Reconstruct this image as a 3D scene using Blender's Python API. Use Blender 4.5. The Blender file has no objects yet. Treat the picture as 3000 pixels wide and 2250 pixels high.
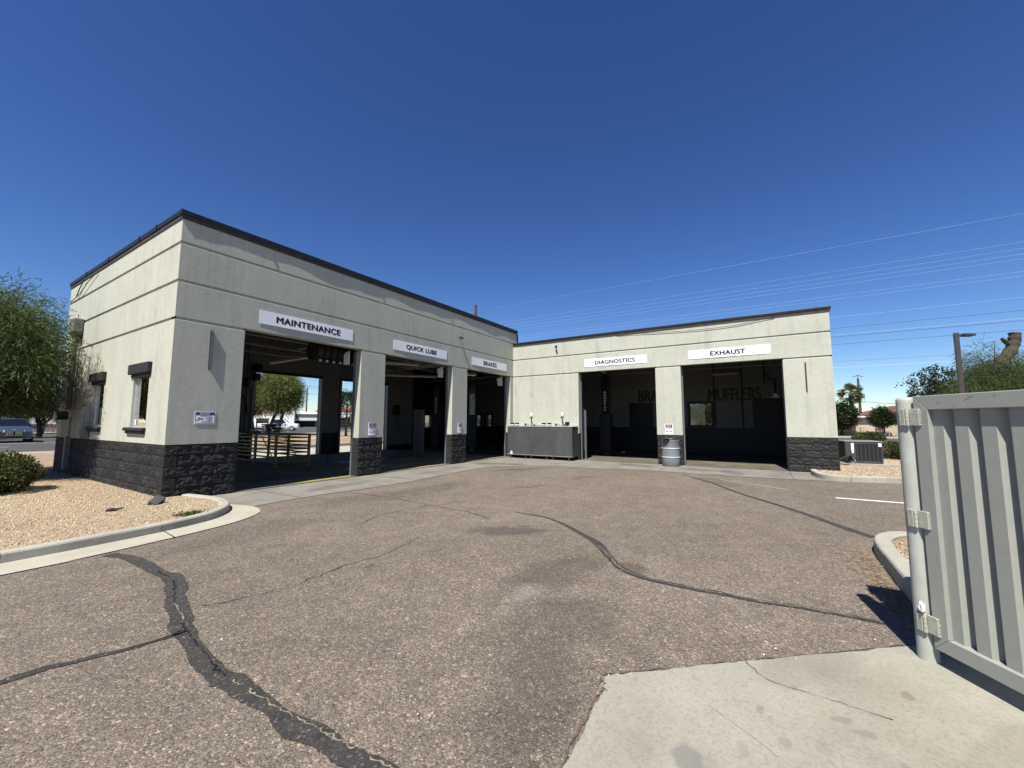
import bpy, bmesh, math, random
import numpy as np
from mathutils import Vector, Matrix

random.seed(7)
RNG = np.random.default_rng(11)
R = math.radians
SC = bpy.context.scene
COL = SC.collection

# ------------------------------------------------------------------ camera
cam_d = bpy.data.cameras.new('camera')
cam = bpy.data.objects.new('camera', cam_d)
COL.objects.link(cam)
cam_d.sensor_width = 36.0
cam_d.lens = 1192.64 / 3000.0 * 36.0
cam_d.clip_start = 0.05
cam_d.clip_end = 3000
YAW, PITCH, ROLL = 0.5625, 0.0938, -0.0018
fw = Vector((math.cos(YAW) * math.cos(PITCH), math.sin(YAW) * math.cos(PITCH), math.sin(PITCH)))
rt0 = Vector((math.sin(YAW), -math.cos(YAW), 0))
up0 = rt0.cross(fw)
rt = rt0 * math.cos(ROLL) - up0 * math.sin(ROLL)
up = rt0 * math.sin(ROLL) + up0 * math.cos(ROLL)
m = Matrix((rt, up, -fw)).transposed().to_4x4()
m.translation = Vector((-2.952, -9.317, 1.439))
cam.matrix_world = m
SC.camera = cam

# ------------------------------------------------------------------ sky, sun, exposure
SUN_TO = Vector((-1.0, -0.162, 1.62)).normalized()
SUN_EL = math.asin(SUN_TO.z)
SUN_AZ = math.atan2(SUN_TO.x, SUN_TO.y)
world = bpy.data.worlds.new('World')
SC.world = world
world.use_nodes = True
wn = world.node_tree
bg = wn.nodes['Background']
sky = wn.nodes.new('ShaderNodeTexSky')
sky.sky_type = 'NISHITA'
sky.sun_disc = False
sky.sun_elevation = SUN_EL
sky.sun_rotation = SUN_AZ % (2 * math.pi)
sky.altitude = 340
sky.air_density = 1.0
sky.dust_density = 0.15
sky.ozone_density = 4.0
hs = wn.nodes.new('ShaderNodeHueSaturation')
hs.inputs['Saturation'].default_value = 1.16
hs.inputs['Hue'].default_value = 0.509
gm = wn.nodes.new('ShaderNodeGamma')
gm.inputs['Gamma'].default_value = 1.2
wn.links.new(sky.outputs[0], hs.inputs['Color'])
wn.links.new(hs.outputs[0], gm.inputs[0])
wn.links.new(gm.outputs[0], bg.inputs[0])
bg.inputs[1].default_value = 0.05
sun_d = bpy.data.lights.new('sun', 'SUN')
sun_d.energy = 5.0
sun_d.angle = R(0.53)
sun_d.color = (1.0, 0.95, 0.86)
sun = bpy.data.objects.new('sun', sun_d)
COL.objects.link(sun)
sun.rotation_euler = (-SUN_TO).to_track_quat('-Z', 'Y').to_euler()
sun.location = (0, 0, 30)
vs = SC.view_settings
vs.view_transform = 'Standard'
try:
    vs.look = 'None'
except Exception:
    pass
vs.exposure = 0.86
vs.gamma = 1.0
vs.use_curve_mapping = False
SC.render.engine = 'CYCLES'
SC.cycles.max_bounces = 6
SC.cycles.diffuse_bounces = 2
SC.cycles.glossy_bounces = 3
SC.cycles.transmission_bounces = 4
SC.cycles.transparent_max_bounces = 8
SC.cycles.use_denoising = True

# ------------------------------------------------------------------ materials
def new_mat(name):
    mt = bpy.data.materials.new(name)
    mt.use_nodes = True
    nt = mt.node_tree
    return mt, nt, nt.nodes['Principled BSDF']

def coords(nt, scale=(1, 1, 1), kind='Object'):
    tc = nt.nodes.new('ShaderNodeTexCoord')
    mp = nt.nodes.new('ShaderNodeMapping')
    mp.inputs['Scale'].default_value = scale
    if kind == 'World':
        g = nt.nodes.new('ShaderNodeNewGeometry')
        nt.links.new(g.outputs['Position'], mp.inputs['Vector'])
    else:
        nt.links.new(tc.outputs[kind], mp.inputs['Vector'])
    return mp.outputs[0]

def noise(nt, vec, scale, detail=4, rough=0.55):
    n = nt.nodes.new('ShaderNodeTexNoise')
    n.inputs['Scale'].default_value = scale
    n.inputs['Detail'].default_value = detail
    n.inputs['Roughness'].default_value = rough
    nt.links.new(vec, n.inputs['Vector'])
    return n.outputs['Fac']

def ramp(nt, fac, stops, interp='LINEAR'):
    r = nt.nodes.new('ShaderNodeValToRGB')
    r.color_ramp.interpolation = interp
    el = r.color_ramp.elements
    while len(el) > 1:
        el.remove(el[-1])
    el[0].position = stops[0][0]
    el[0].color = (*stops[0][1], 1) if not isinstance(stops[0][1], float) else (stops[0][1],) * 3 + (1,)
    for p, c in stops[1:]:
        e = el.new(p)
        e.color = (*c, 1) if not isinstance(c, float) else (c, c, c, 1)
    nt.links.new(fac, r.inputs[0])
    return r.outputs[0]

def mix(nt, fac, a, b, mode='MIX'):
    mx = nt.nodes.new('ShaderNodeMix')
    mx.data_type = 'RGBA'
    mx.blend_type = mode
    for sock, v in ((0, fac), (6, a), (7, b)):
        if hasattr(v, 'is_linked') or hasattr(v, 'links'):
            nt.links.new(v, mx.inputs[sock])
        elif sock == 0:
            mx.inputs[0].default_value = v
        else:
            mx.inputs[sock].default_value = (*v, 1)
    return mx.outputs[2]

def math_n(nt, op, a, b=None):
    n = nt.nodes.new('ShaderNodeMath')
    n.operation = op
    for i, v in enumerate((a, b)):
        if v is None:
            continue
        if isinstance(v, (int, float)):
            n.inputs[i].default_value = v
        else:
            nt.links.new(v, n.inputs[i])
    return n.outputs[0]

def bump(nt, bs, h, strength=0.4, dist=0.01):
    b = nt.nodes.new('ShaderNodeBump')
    b.inputs['Strength'].default_value = strength
    b.inputs['Distance'].default_value = dist
    nt.links.new(h, b.inputs['Height'])
    nt.links.new(b.outputs[0], bs.inputs['Normal'])

def simple(name, col, rough=0.6, metal=0.0, var=0.12, nscale=6.0, bmp=0.0, bscale=60, spec=0.4, kind='Object'):
    mt, nt, bs = new_mat(name)
    v = coords(nt, kind=kind)
    f = noise(nt, v, nscale, 5)
    d = tuple(c * (1 - var) for c in col)
    l = tuple(min(1, c * (1 + var)) for c in col)
    c = ramp(nt, f, [(0.3, d), (0.7, l)])
    nt.links.new(c, bs.inputs['Base Color'])
    bs.inputs['Roughness'].default_value = rough
    bs.inputs['Metallic'].default_value = metal
    bs.inputs['Specular IOR Level'].default_value = spec
    if bmp:
        bump(nt, bs, noise(nt, v, bscale, 3), bmp, 0.005)
    return mt

M = {}
def mk_stucco():
    mt, nt, bs = new_mat('stucco_cream')
    v = coords(nt, kind='World')
    base = ramp(nt, noise(nt, v, 1.1, 7, 0.62), [(0.30, (0.635, 0.645, 0.545)), (0.52, (0.69, 0.70, 0.592)), (0.72, (0.725, 0.735, 0.63))])
    vs_ = coords(nt, (2.6, 2.6, 0.35), 'World')
    streak = ramp(nt, noise(nt, vs_, 1.7, 6, 0.65), [(0.51, (1, 1, 1)), (0.76, (0.80, 0.80, 0.79))])
    c = mix(nt, 1.0, base, streak, 'MULTIPLY')
    trow = ramp(nt, noise(nt, v, 9, 5, 0.7), [(0.40, (0.93, 0.93, 0.92)), (0.62, (1.0, 1.0, 1.0))])
    c = mix(nt, 1.0, c, trow, 'MULTIPLY')
    nt.links.new(c, bs.inputs['Base Color'])
    bs.inputs['Roughness'].default_value = 0.9
    bs.inputs['Specular IOR Level'].default_value = 0.15
    h = math_n(nt, 'ADD', math_n(nt, 'MULTIPLY', noise(nt, v, 70, 4, 0.6), 0.35), noise(nt, coords(nt, (1, 1, 1.6), 'World'), 11, 5, 0.6))
    bump(nt, bs, h, 0.40, 0.005)
    return mt
M['stucco'] = mk_stucco()

def mk_block():
    mt, nt, bs = new_mat('charcoal_painted_block')
    v = coords(nt, kind='World')
    c = ramp(nt, noise(nt, v, 14, 6, 0.65), [(0.3, (0.020, 0.021, 0.022)), (0.6, (0.034, 0.035, 0.036)), (0.78, (0.060, 0.058, 0.055))])
    oi = nt.nodes.new('ShaderNodeObjectInfo')
    c = mix(nt, 1.0, c, ramp(nt, oi.outputs['Random'], [(0, (0.78, 0.78, 0.79)), (1, (1.30, 1.27, 1.22))]), 'MULTIPLY')
    dust = ramp(nt, noise(nt, v, 4.0, 7, 0.7), [(0.52, 0.0), (0.75, 1.0)])
    c = mix(nt, math_n(nt, 'MULTIPLY', dust, 0.35), c, (0.085, 0.078, 0.068))
    nt.links.new(c, bs.inputs['Base Color'])
    bs.inputs['Roughness'].default_value = 0.75
    bs.inputs['Specular IOR Level'].default_value = 0.3
    h = math_n(nt, 'ADD', noise(nt, v, 38, 5, 0.6), math_n(nt, 'MULTIPLY', noise(nt, v, 130, 3), 0.3))
    bump(nt, bs, h, 0.9, 0.012)
    return mt
M['block'] = mk_block()

def ellipse_mask(nt, cx, cy, rx, ry, rot, warp=None):
    mp = nt.nodes.new('ShaderNodeMapping')
    mp.vector_type = 'TEXTURE'
    mp.inputs['Location'].default_value = (cx, cy, 0)
    mp.inputs['Rotation'].default_value = (0, 0, rot)
    mp.inputs['Scale'].default_value = (rx, ry, 1000)
    g = nt.nodes.new('ShaderNodeNewGeometry')
    if warp is not None:
        ad = nt.nodes.new('ShaderNodeVectorMath'); ad.operation = 'ADD'
        nt.links.new(g.outputs['Position'], ad.inputs[0]); nt.links.new(warp, ad.inputs[1])
        nt.links.new(ad.outputs[0], mp.inputs['Vector'])
    else:
        nt.links.new(g.outputs['Position'], mp.inputs['Vector'])
    gr = nt.nodes.new('ShaderNodeTexGradient'); gr.gradient_type = 'SPHERICAL'
    nt.links.new(mp.outputs[0], gr.inputs[0])
    return gr.outputs['Fac']

def warp_vec(nt, scale, amount):
    g = nt.nodes.new('ShaderNodeNewGeometry')
    n = nt.nodes.new('ShaderNodeTexNoise'); n.inputs['Scale'].default_value = scale; n.inputs['Detail'].default_value = 5
    nt.links.new(g.outputs['Position'], n.inputs['Vector'])
    s = nt.nodes.new('ShaderNodeVectorMath'); s.operation = 'SUBTRACT'; s.inputs[1].default_value = (0.5, 0.5, 0.5)
    nt.links.new(n.outputs['Color'], s.inputs[0])
    k = nt.nodes.new('ShaderNodeVectorMath'); k.operation = 'SCALE'; k.inputs['Scale'].default_value = amount
    nt.links.new(s.outputs[0], k.inputs[0])
    return k.outputs[0]

def mk_asphalt():
    mt, nt, bs = new_mat('weathered_asphalt')
    v = coords(nt, kind='World')
    big = ramp(nt, noise(nt, v, 0.45, 6, 0.6), [(0.3, (0.245, 0.206, 0.170)), (0.55, (0.292, 0.247, 0.205)), (0.75, (0.325, 0.276, 0.231))])
    # aggregate: small stones of many tones
    vo = nt.nodes.new('ShaderNodeTexVoronoi'); vo.inputs['Scale'].default_value = 108
    nt.links.new(v, vo.inputs['Vector'])
    sep = nt.nodes.new('ShaderNodeSeparateColor'); nt.links.new(vo.outputs['Color'], sep.inputs[0])
    tone = ramp(nt, sep.outputs[0], [(0.0, (0.46, 0.46, 0.47)), (0.22, (0.82, 0.81, 0.80)), (0.62, (1.0, 0.99, 0.97)), (0.90, (1.22, 1.20, 1.16)), (1.0, (2.3, 2.2, 2.1))])
    vo2 = nt.nodes.new('ShaderNodeTexVoronoi'); vo2.inputs['Scale'].default_value = 48
    nt.links.new(v, vo2.inputs['Vector'])
    sep2 = nt.nodes.new('ShaderNodeSeparateColor'); nt.links.new(vo2.outputs['Color'], sep2.inputs[0])
    tone2 = ramp(nt, sep2.outputs[1], [(0.0, (0.80, 0.80, 0.80)), (0.5, (1, 1, 1)), (0.9, (1.08, 1.08, 1.06)), (1.0, (1.7, 1.65, 1.6))])
    gap = ramp(nt, vo.outputs['Distance'], [(0.30, (1, 1, 1)), (0.75, (0.55, 0.54, 0.53))])
    c = mix(nt, 0.9, big, tone, 'MULTIPLY')
    c = mix(nt, 0.8, c, tone2, 'MULTIPLY')
    c = mix(nt, 0.8, c, gap, 'MULTIPLY')
    mid = ramp(nt, noise(nt, v, 3.2, 6, 0.65), [(0.35, (0.86, 0.86, 0.87)), (0.65, (1.08, 1.08, 1.07))])
    c = mix(nt, 1.0, c, mid, 'MULTIPLY')
    blot = ramp(nt, noise(nt, v, 1.25, 7, 0.68), [(0.52, 0.0), (0.74, 1.0)])
    c = mix(nt, math_n(nt, 'MULTIPLY', blot, 0.20), c, (0.075, 0.066, 0.058))
    fine = ramp(nt, noise(nt, v, 0.9, 8, 0.75), [(0.30, (1.10, 1.10, 1.09)), (0.5, (1, 1, 1))])
    c = mix(nt, 1.0, c, fine, 'MULTIPLY')
    # oil and tyre stains where the photo shows them: x, y, rx, ry, turn, darkness
    w = warp_vec(nt, 2.2, 0.5)
    for cx, cy, rx, ry, ro, dk in ((1.78, -6.25, 0.75, 0.30, -1.05, 0.50), (0.80, -7.5, 0.95, 0.40, -0.2, 0.42),
                                   (1.27, -8.08, 0.26, 0.17, 0.5, 0.50), (-0.15, -7.9, 0.8, 0.45, -0.3, 0.34),
                                   (-0.95, -8.15, 0.75, 0.38, 0.1, 0.36), (3.6, -3.0, 1.9, 0.55, 0.1, 0.30), (2.2, -2.6, 1.3, 0.5, 0.0, 0.28),
                                   (8.1, -2.8, 1.3, 0.35, -0.6, 0.42), (7.4, -5.1, 1.0, 0.22, -0.4, 0.32), (8.4, -8.1, 1.1, 0.4, 0.7, 0.36),
                                   (-0.12, -5.85, 0.10, 0.06, 0.3, 0.55), (-0.2, -3.5, 1.4, 0.5, 0.1, 0.2), (5.2, -4.6, 0.9, 0.2, -0.5, 0.25)):
        f = ellipse_mask(nt, cx, cy, rx, ry, ro, w)
        f = ramp(nt, f, [(0.0, 0.0), (0.55, 1.0)], 'EASE')
        c = mix(nt, math_n(nt, 'MULTIPLY', f, dk * 0.95), c, (0.050, 0.045, 0.040))
    for cx, cy, rx, ry, ro, dk in ((0.17, -7.52, 0.30, 0.15, 0.1, 0.45), (1.05, -8.95, 0.18, 0.08, 0.2, 0.4), (0.75, -9.15, 0.22, 0.09, 0.6, 0.25)):
        f = ellipse_mask(nt, cx, cy, rx, ry, ro, w)
        f = math_n(nt, 'MULTIPLY', ramp(nt, f, [(0.0, 0.0), (0.7, 1.0)]), ramp(nt, noise(nt, v, 30, 4, 0.7), [(0.35, 0.2), (0.65, 1.0)]))
        c = mix(nt, math_n(nt, 'MULTIPLY', f, dk), c, (0.45, 0.43, 0.40))
    nt.links.new(c, bs.inputs['Base Color'])
    bs.inputs['Roughness'].default_value = 0.92
    bs.inputs['Specular IOR Level'].default_value = 0.2
    hh = math_n(nt, 'ADD', math_n(nt, 'MULTIPLY', vo.outputs['Distance'], -1.0), math_n(nt, 'MULTIPLY', noise(nt, v, 25, 4), 0.6))
    bump(nt, bs, hh, 0.75, 0.006)
    return mt
M['asphalt'] = mk_asphalt()

def mk_concrete(name, a, b, c_, stains=(), fine=28, dirt=0.25):
    mt, nt, bs = new_mat(name)
    v = coords(nt, kind='World')
    c = ramp(nt, noise(nt, v, 1.3, 7, 0.62), [(0.32, a), (0.52, b), (0.7, c_)])
    sp = ramp(nt, noise(nt, v, 55, 4, 0.7), [(0.36, (0.80, 0.80, 0.80)), (0.5, (1, 1, 1)), (0.68, (1.07, 1.07, 1.07))])
    c = mix(nt, 0.85, c, sp, 'MULTIPLY')
    d = ramp(nt, noise(nt, v, 5.5, 6, 0.7), [(0.55, 0.0), (0.78, 1.0)])
    c = mix(nt, math_n(nt, 'MULTIPLY', d, dirt), c, tuple(x * 0.5 for x in a))
    w = warp_vec(nt, 7, 0.12)
    for cx, cy, rx, ry, ro, dk, col in stains:
        f = ellipse_mask(nt, cx, cy, rx, ry, ro, w)
        f = ramp(nt, f, [(0.02, 0.0), (0.28, 1.0)])
        c = mix(nt, math_n(nt, 'MULTIPLY', f, dk), c, col)
    nt.links.new(c, bs.inputs['Base Color'])
    bs.inputs['Roughness'].default_value = 0.88
    bs.inputs['Specular IOR Level'].default_value = 0.2
    bump(nt, bs, math_n(nt, 'ADD', noise(nt, v, fine, 5, 0.65), math_n(nt, 'MULTIPLY', noise(nt, v, 160, 3), 0.3)), 0.3, 0.004)
    return mt
GR = (0.235, 0.235, 0.215)
M['pad'] = mk_concrete('pad_concrete', (0.335, 0.318, 0.258), (0.405, 0.387, 0.315), (0.455, 0.437, 0.36),
    [(-0.93, -8.94, 0.11, 0.075, 0.3, 0.75, GR), (-1.0, -9.05, 0.16, 0.10, 0.5, 0.3, GR), (-0.62, -9.3, 0.05, 0.03, 0, 0.4, GR), (-0.28, -9.55, 0.03, 0.055, 0.6, 0.6, GR),
     (-0.35, -9.62, 0.025, 0.05, 0.6, 0.6, GR), (-0.5, -9.75, 0.04, 0.03, 0, 0.5, GR), (-0.75, -9.15, 0.06, 0.03, 0.3, 0.3, GR), (-0.55, -9.45, 0.05, 0.04, 0.2, 0.35, GR),
     (0.12, -9.87, 0.05, 0.035, 0.2, 0.40, (0.20, 0.10, 0.05)), (-0.15, -10.15, 0.5, 0.12, -0.55, 0.25, (0.24, 0.21, 0.16)), (0.2, -9.45, 0.5, 0.16, -0.6, 0.25, (0.24, 0.22, 0.18)),
     (-0.2, -8.75, 0.05, 0.02, 0.3, 0.6, GR), (0.05, -9.05, 0.07, 0.02, 0.5, 0.5, GR), (-0.42, -9.2, 0.03, 0.02, 0, 0.5, GR), (-0.1, -9.35, 0.03, 0.02, 0, 0.5, GR)])
M['apron'] = mk_concrete('apron_concrete', (0.22, 0.205, 0.18), (0.285, 0.268, 0.235), (0.34, 0.322, 0.288),
    [(9.0, -1.2, 1.2, 0.30, -1.3, 0.55, (0.06, 0.055, 0.045)), (11.1, -5.4, 0.8, 0.3, 1.2, 0.45, (0.07, 0.065, 0.06)), (10.9, -7.6, 1.0, 0.35, 1.5, 0.35, (0.08, 0.075, 0.07)),
     (10.6, -8.3, 0.7, 0.3, 0.4, 0.4, (0.08, 0.075, 0.07)), (3.0, -1.0, 1.2, 0.25, 0.1, 0.35, (0.10, 0.095, 0.09)), (6.5, -0.9, 1.2, 0.25, 0.05, 0.3, (0.10, 0.095, 0.09))], dirt=0.4)
M['kerb'] = mk_concrete('kerb_concrete', (0.40, 0.38, 0.315), (0.50, 0.48, 0.405), (0.56, 0.54, 0.46), dirt=0.45)
M['gutter'] = mk_concrete('gutter_concrete', (0.46, 0.435, 0.35), (0.54, 0.51, 0.41), (0.58, 0.55, 0.45), dirt=0.3)
M['slab'] = mk_concrete('shop_floor_concrete', (0.13, 0.115, 0.085), (0.19, 0.17, 0.13), (0.25, 0.225, 0.175), dirt=0.6)
M['slab'].node_tree.nodes['Principled BSDF'].inputs['Roughness'].default_value = 0.8
M['slab'].node_tree.nodes['Principled BSDF'].inputs['Specular IOR Level'].default_value = 0.05
M['slab_lightened'] = mk_concrete('lightened_shop_floor', (0.20, 0.165, 0.095), (0.31, 0.255, 0.145), (0.40, 0.33, 0.19), dirt=0.6)  # slab copy for the shaded bays, colour browned and lightened against bluish light
M['slab_lightened'].node_tree.nodes['Principled BSDF'].inputs['Specular IOR Level'].default_value = 0.05
M['joint_dirt'] = simple('joint_dirt', (0.13, 0.112, 0.095), 0.95, var=0.4, nscale=40, kind='World')
M['road'] = simple('road_asphalt', (0.085, 0.08, 0.078), 0.9, var=0.15, nscale=0.6, bmp=0.2, bscale=40, kind='World')
def mk_sealant():
    mt, nt, bs = new_mat('crack_sealant')
    v = coords(nt, kind='World')
    c = ramp(nt, noise(nt, v, 9, 6, 0.7), [(0.3, (0.042, 0.040, 0.038)), (0.55, (0.066, 0.062, 0.058)), (0.75, (0.105, 0.097, 0.088))])
    vo = nt.nodes.new('ShaderNodeTexVoronoi'); vo.inputs['Scale'].default_value = 95
    nt.links.new(v, vo.inputs['Vector'])
    sep = nt.nodes.new('ShaderNodeSeparateColor'); nt.links.new(vo.outputs['Color'], sep.inputs[0])
    c = mix(nt, 1.0, c, ramp(nt, sep.outputs[0], [(0.0, (0.7, 0.7, 0.7)), (0.6, (1, 1, 1)), (0.92, (1.3, 1.3, 1.25)), (1.0, (3.2, 3.1, 2.9))]), 'MULTIPLY')
    nt.links.new(c, bs.inputs['Base Color'])
    bs.inputs['Roughness'].default_value = 0.6
    bs.inputs['Specular IOR Level'].default_value = 0.3
    bump(nt, bs, noise(nt, v, 60, 4, 0.7), 0.5, 0.005)
    return mt
M['sealant'] = mk_sealant()
M['crackdirt'] = simple('crack_dirt', (0.30, 0.255, 0.18), 0.95, var=0.5, nscale=60, kind='World')
M['hair'] = simple('dark_crack', (0.055, 0.048, 0.042), 0.95, var=0.3, nscale=60, kind='World')
M['white_line'] = simple('road_paint', (0.72, 0.72, 0.70), 0.7, var=0.12, nscale=30, kind='World')

def mk_desert():
    mt, nt, bs = new_mat('decomposed_granite')
    v = coords(nt, kind='World')
    c = ramp(nt, noise(nt, v, 0.35, 6), [(0.3, (0.36, 0.275, 0.19)), (0.7, (0.48, 0.375, 0.265))])
    vo = nt.nodes.new('ShaderNodeTexVoronoi'); vo.inputs['Scale'].default_value = 34
    nt.links.new(v, vo.inputs['Vector'])
    sep = nt.nodes.new('ShaderNodeSeparateColor'); nt.links.new(vo.outputs['Color'], sep.inputs[0])
    t = ramp(nt, sep.outputs[0], [(0, (0.5, 0.48, 0.46)), (0.4, (0.95, 0.93, 0.9)), (1, (1.35, 1.3, 1.25))])
    c = mix(nt, 0.9, c, t, 'MULTIPLY')
    nt.links.new(c, bs.inputs['Base Color'])
    bs.inputs['Roughness'].default_value = 0.95
    bs.inputs['Specular IOR Level'].default_value = 0.1
    bump(nt, bs, vo.outputs['Distance'], 0.8, 0.015)
    return mt
M['desert'] = mk_desert()

def island_mat(name, stops, rough=0.85, transl=0.0, var_scale=None):
    mt, nt, bs = new_mat(name)
    g = nt.nodes.new('ShaderNodeNewGeometry')
    c = ramp(nt, g.outputs['Random Per Island'], stops)
    if var_scale:
        v = coords(nt, kind='World')
        t = ramp(nt, noise(nt, v, var_scale, 3), [(0.35, (0.72, 0.72, 0.74)), (0.65, (1.22, 1.2, 1.1))])
        c = mix(nt, 1.0, c, t, 'MULTIPLY')
    nt.links.new(c, bs.inputs['Base Color'])
    bs.inputs['Roughness'].default_value = rough
    bs.inputs['Specular IOR Level'].default_value = 0.2
    if transl:
        tr = nt.nodes.new('ShaderNodeBsdfTranslucent')
        nt.links.new(mix(nt, 1.0, c, (1.3, 1.5, 0.6), 'MULTIPLY'), tr.inputs[0])
        ms = nt.nodes.new('ShaderNodeMixShader'); ms.inputs[0].default_value = transl
        nt.links.new(bs.outputs[0], ms.inputs[1]); nt.links.new(tr.outputs[0], ms.inputs[2])
        nt.links.new(ms.outputs[0], nt.nodes['Material Output'].inputs[0])
    return mt
M['stones'] = island_mat('tan_gravel_stones', [(0, (0.27, 0.20, 0.14)), (0.22, (0.46, 0.37, 0.25)), (0.55, (0.60, 0.50, 0.36)), (0.8, (0.66, 0.56, 0.43)), (0.93, (0.48, 0.35, 0.27)), (1, (0.72, 0.66, 0.55))], 0.95)
M['leaf_feathery'] = island_mat('feathery_leaf', [(0, (0.05, 0.078, 0.026)), (0.5, (0.095, 0.135, 0.045)), (1, (0.185, 0.225, 0.095))], 0.55, 0.30, 0.9)
M['leaf_palo'] = island_mat('palo_verde_leaf', [(0, (0.09, 0.115, 0.034)), (0.5, (0.165, 0.195, 0.06)), (1, (0.27, 0.28, 0.10))], 0.6, 0.3, 0.5)
M['leaf_dark'] = island_mat('dark_leaf', [(0, (0.018, 0.032, 0.014)), (0.5, (0.035, 0.055, 0.022)), (1, (0.065, 0.085, 0.036))], 0.45, 0.2, 0.8)
M['leaf_shrub'] = island_mat('shrub_leaf', [(0, (0.032, 0.045, 0.014)), (0.5, (0.070, 0.088, 0.028)), (1, (0.14, 0.145, 0.055))], 0.5, 0.2, 3.0)
M['leaf_dry'] = island_mat('dusty_leaf', [(0, (0.07, 0.075, 0.04)), (0.5, (0.12, 0.115, 0.06)), (1, (0.18, 0.16, 0.095))], 0.7, 0.2, 0.8)
M['leaf_palm'] = island_mat('palm_frond', [(0, (0.07, 0.10, 0.04)), (0.6, (0.15, 0.18, 0.08)), (1, (0.34, 0.32, 0.18))], 0.45, 0.15)
M['straw'] = island_mat('dry_straw', [(0, (0.30, 0.22, 0.11)), (1, (0.50, 0.40, 0.22))], 0.9)
M['bark'] = simple('bark', (0.10, 0.075, 0.055), 0.95, var=0.4, nscale=9, bmp=0.8, bscale=25)
M['deadwood'] = simple('cut_deadwood', (0.075, 0.058, 0.046), 0.95, var=0.45, nscale=4, bmp=0.8, bscale=14)
M['coping'] = simple('bronze_metal_coping', (0.028, 0.027, 0.027), 0.45, 0.3, var=0.25, nscale=2.5, spec=0.5)
M['nailer'] = simple('coping_nailer', (0.075, 0.067, 0.06), 0.8, var=0.3)
M['char_trim'] = simple('charcoal_trim', (0.030, 0.031, 0.032), 0.7, var=0.25, nscale=8, bmp=0.3)
M['sign_white'] = simple('sign_white', (0.78, 0.80, 0.83), 0.35, var=0.03, nscale=2)
M['ink'] = simple('sign_black', (0.012, 0.012, 0.014), 0.5, var=0.1)
M['ink_grey'] = simple('print_grey', (0.10, 0.10, 0.11), 0.6, var=0.1)
M['sign_blue'] = simple('sign_blue', (0.018, 0.035, 0.19), 0.4, var=0.06)
M['sign_red'] = simple('sign_faded_red', (0.26, 0.025, 0.075), 0.5, var=0.15)
M['sign_pink'] = simple('sign_faded_white', (0.80, 0.70, 0.74), 0.5, var=0.05)
M['fin'] = simple('blue_grey_metal', (0.115, 0.125, 0.145), 0.5, 0.2, var=0.12)
M['fin_dark'] = simple('dark_grey_metal', (0.075, 0.077, 0.08), 0.55, 0.1, var=0.15)
M['gate'] = simple('gate_grey_green_paint', (0.43, 0.44, 0.395), 0.5, var=0.04, nscale=14, bmp=0.12, bscale=260, spec=0.4)
M['post'] = simple('post_pale_paint', (0.54, 0.555, 0.50), 0.55, var=0.10, nscale=9, bmp=0.25, bscale=120)
M['hinge'] = simple('painted_hinge', (0.55, 0.55, 0.46), 0.55, var=0.14, nscale=22, bmp=0.4, bscale=70)
M['dark_gap'] = simple('dark_rubber', (0.012, 0.012, 0.012), 0.8, var=0.2)
M['steel_grey'] = simple('grey_steel', (0.26, 0.27, 0.29), 0.45, 0.4, var=0.12)
M['galv'] = simple('galvanised', (0.42, 0.43, 0.44), 0.45, 0.4, var=0.15, nscale=12)
M['white_steel'] = simple('white_painted_steel', (0.36, 0.36, 0.34), 0.6, var=0.1)
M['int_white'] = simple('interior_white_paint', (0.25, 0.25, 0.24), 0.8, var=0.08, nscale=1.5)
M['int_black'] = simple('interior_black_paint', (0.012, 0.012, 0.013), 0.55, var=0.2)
M['deck'] = simple('roof_deck_underside', (0.20, 0.20, 0.19), 0.8, var=0.15)
M['roof'] = simple('roofing', (0.35, 0.34, 0.32), 0.9, var=0.15)
M['yellow'] = simple('worn_yellow_paint', (0.36, 0.265, 0.05), 0.55, var=0.3, nscale=10)
M['yellow_floor'] = simple('yellow_floor_paint', (0.60, 0.48, 0.06), 0.6, var=0.2, nscale=8)
M['dirty_steel'] = None
def mk_tank():
    mt, nt, bs = new_mat('dull_tank_steel')
    v = coords(nt, (1, 1, 0.4), 'World')
    c = ramp(nt, noise(nt, v, 2.2, 7, 0.68), [(0.32, (0.082, 0.086, 0.088)), (0.52, (0.112, 0.117, 0.118)), (0.75, (0.150, 0.155, 0.155))])
    w = warp_vec(nt, 5, 0.25)
    nt.links.new(c, bs.inputs['Base Color'])
    bs.inputs['Roughness'].default_value = 0.55
    bs.inputs['Metallic'].default_value = 0.25
    bump(nt, bs, noise(nt, v, 3, 3), 0.15, 0.02)
    return mt
M['tank'] = mk_tank()
M['red_paint'] = simple('dark_red_paint', (0.20, 0.02, 0.015), 0.5, var=0.2)
M['rubber'] = simple('black_rubber', (0.015, 0.015, 0.016), 0.7, var=0.2)
M['plastic_black'] = simple('black_plastic', (0.014, 0.014, 0.015), 0.4, var=0.1)
M['plastic_white'] = simple('white_plastic', (0.80, 0.80, 0.78), 0.5, var=0.05)
M['drum'] = simple('grey_drum_paint', (0.27, 0.295, 0.30), 0.5, var=0.14, nscale=7, bmp=0.1)
M['drum_rib'] = simple('drum_worn_rib', (0.48, 0.50, 0.51), 0.5, var=0.1)
M['ac'] = simple('condenser_grey', (0.075, 0.08, 0.08), 0.55, 0.1, var=0.12)
M['ac_dark'] = simple('condenser_coil', (0.022, 0.024, 0.024), 0.7, var=0.25)
M['ac_top'] = simple('condenser_top', (0.30, 0.31, 0.30), 0.45, 0.2, var=0.1)
M['box_grey'] = simple('utility_grey', (0.27, 0.275, 0.255), 0.6, var=0.1)
M['bronze_pole'] = simple('bronze_pole', (0.085, 0.072, 0.065), 0.5, 0.2, var=0.12)
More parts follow.
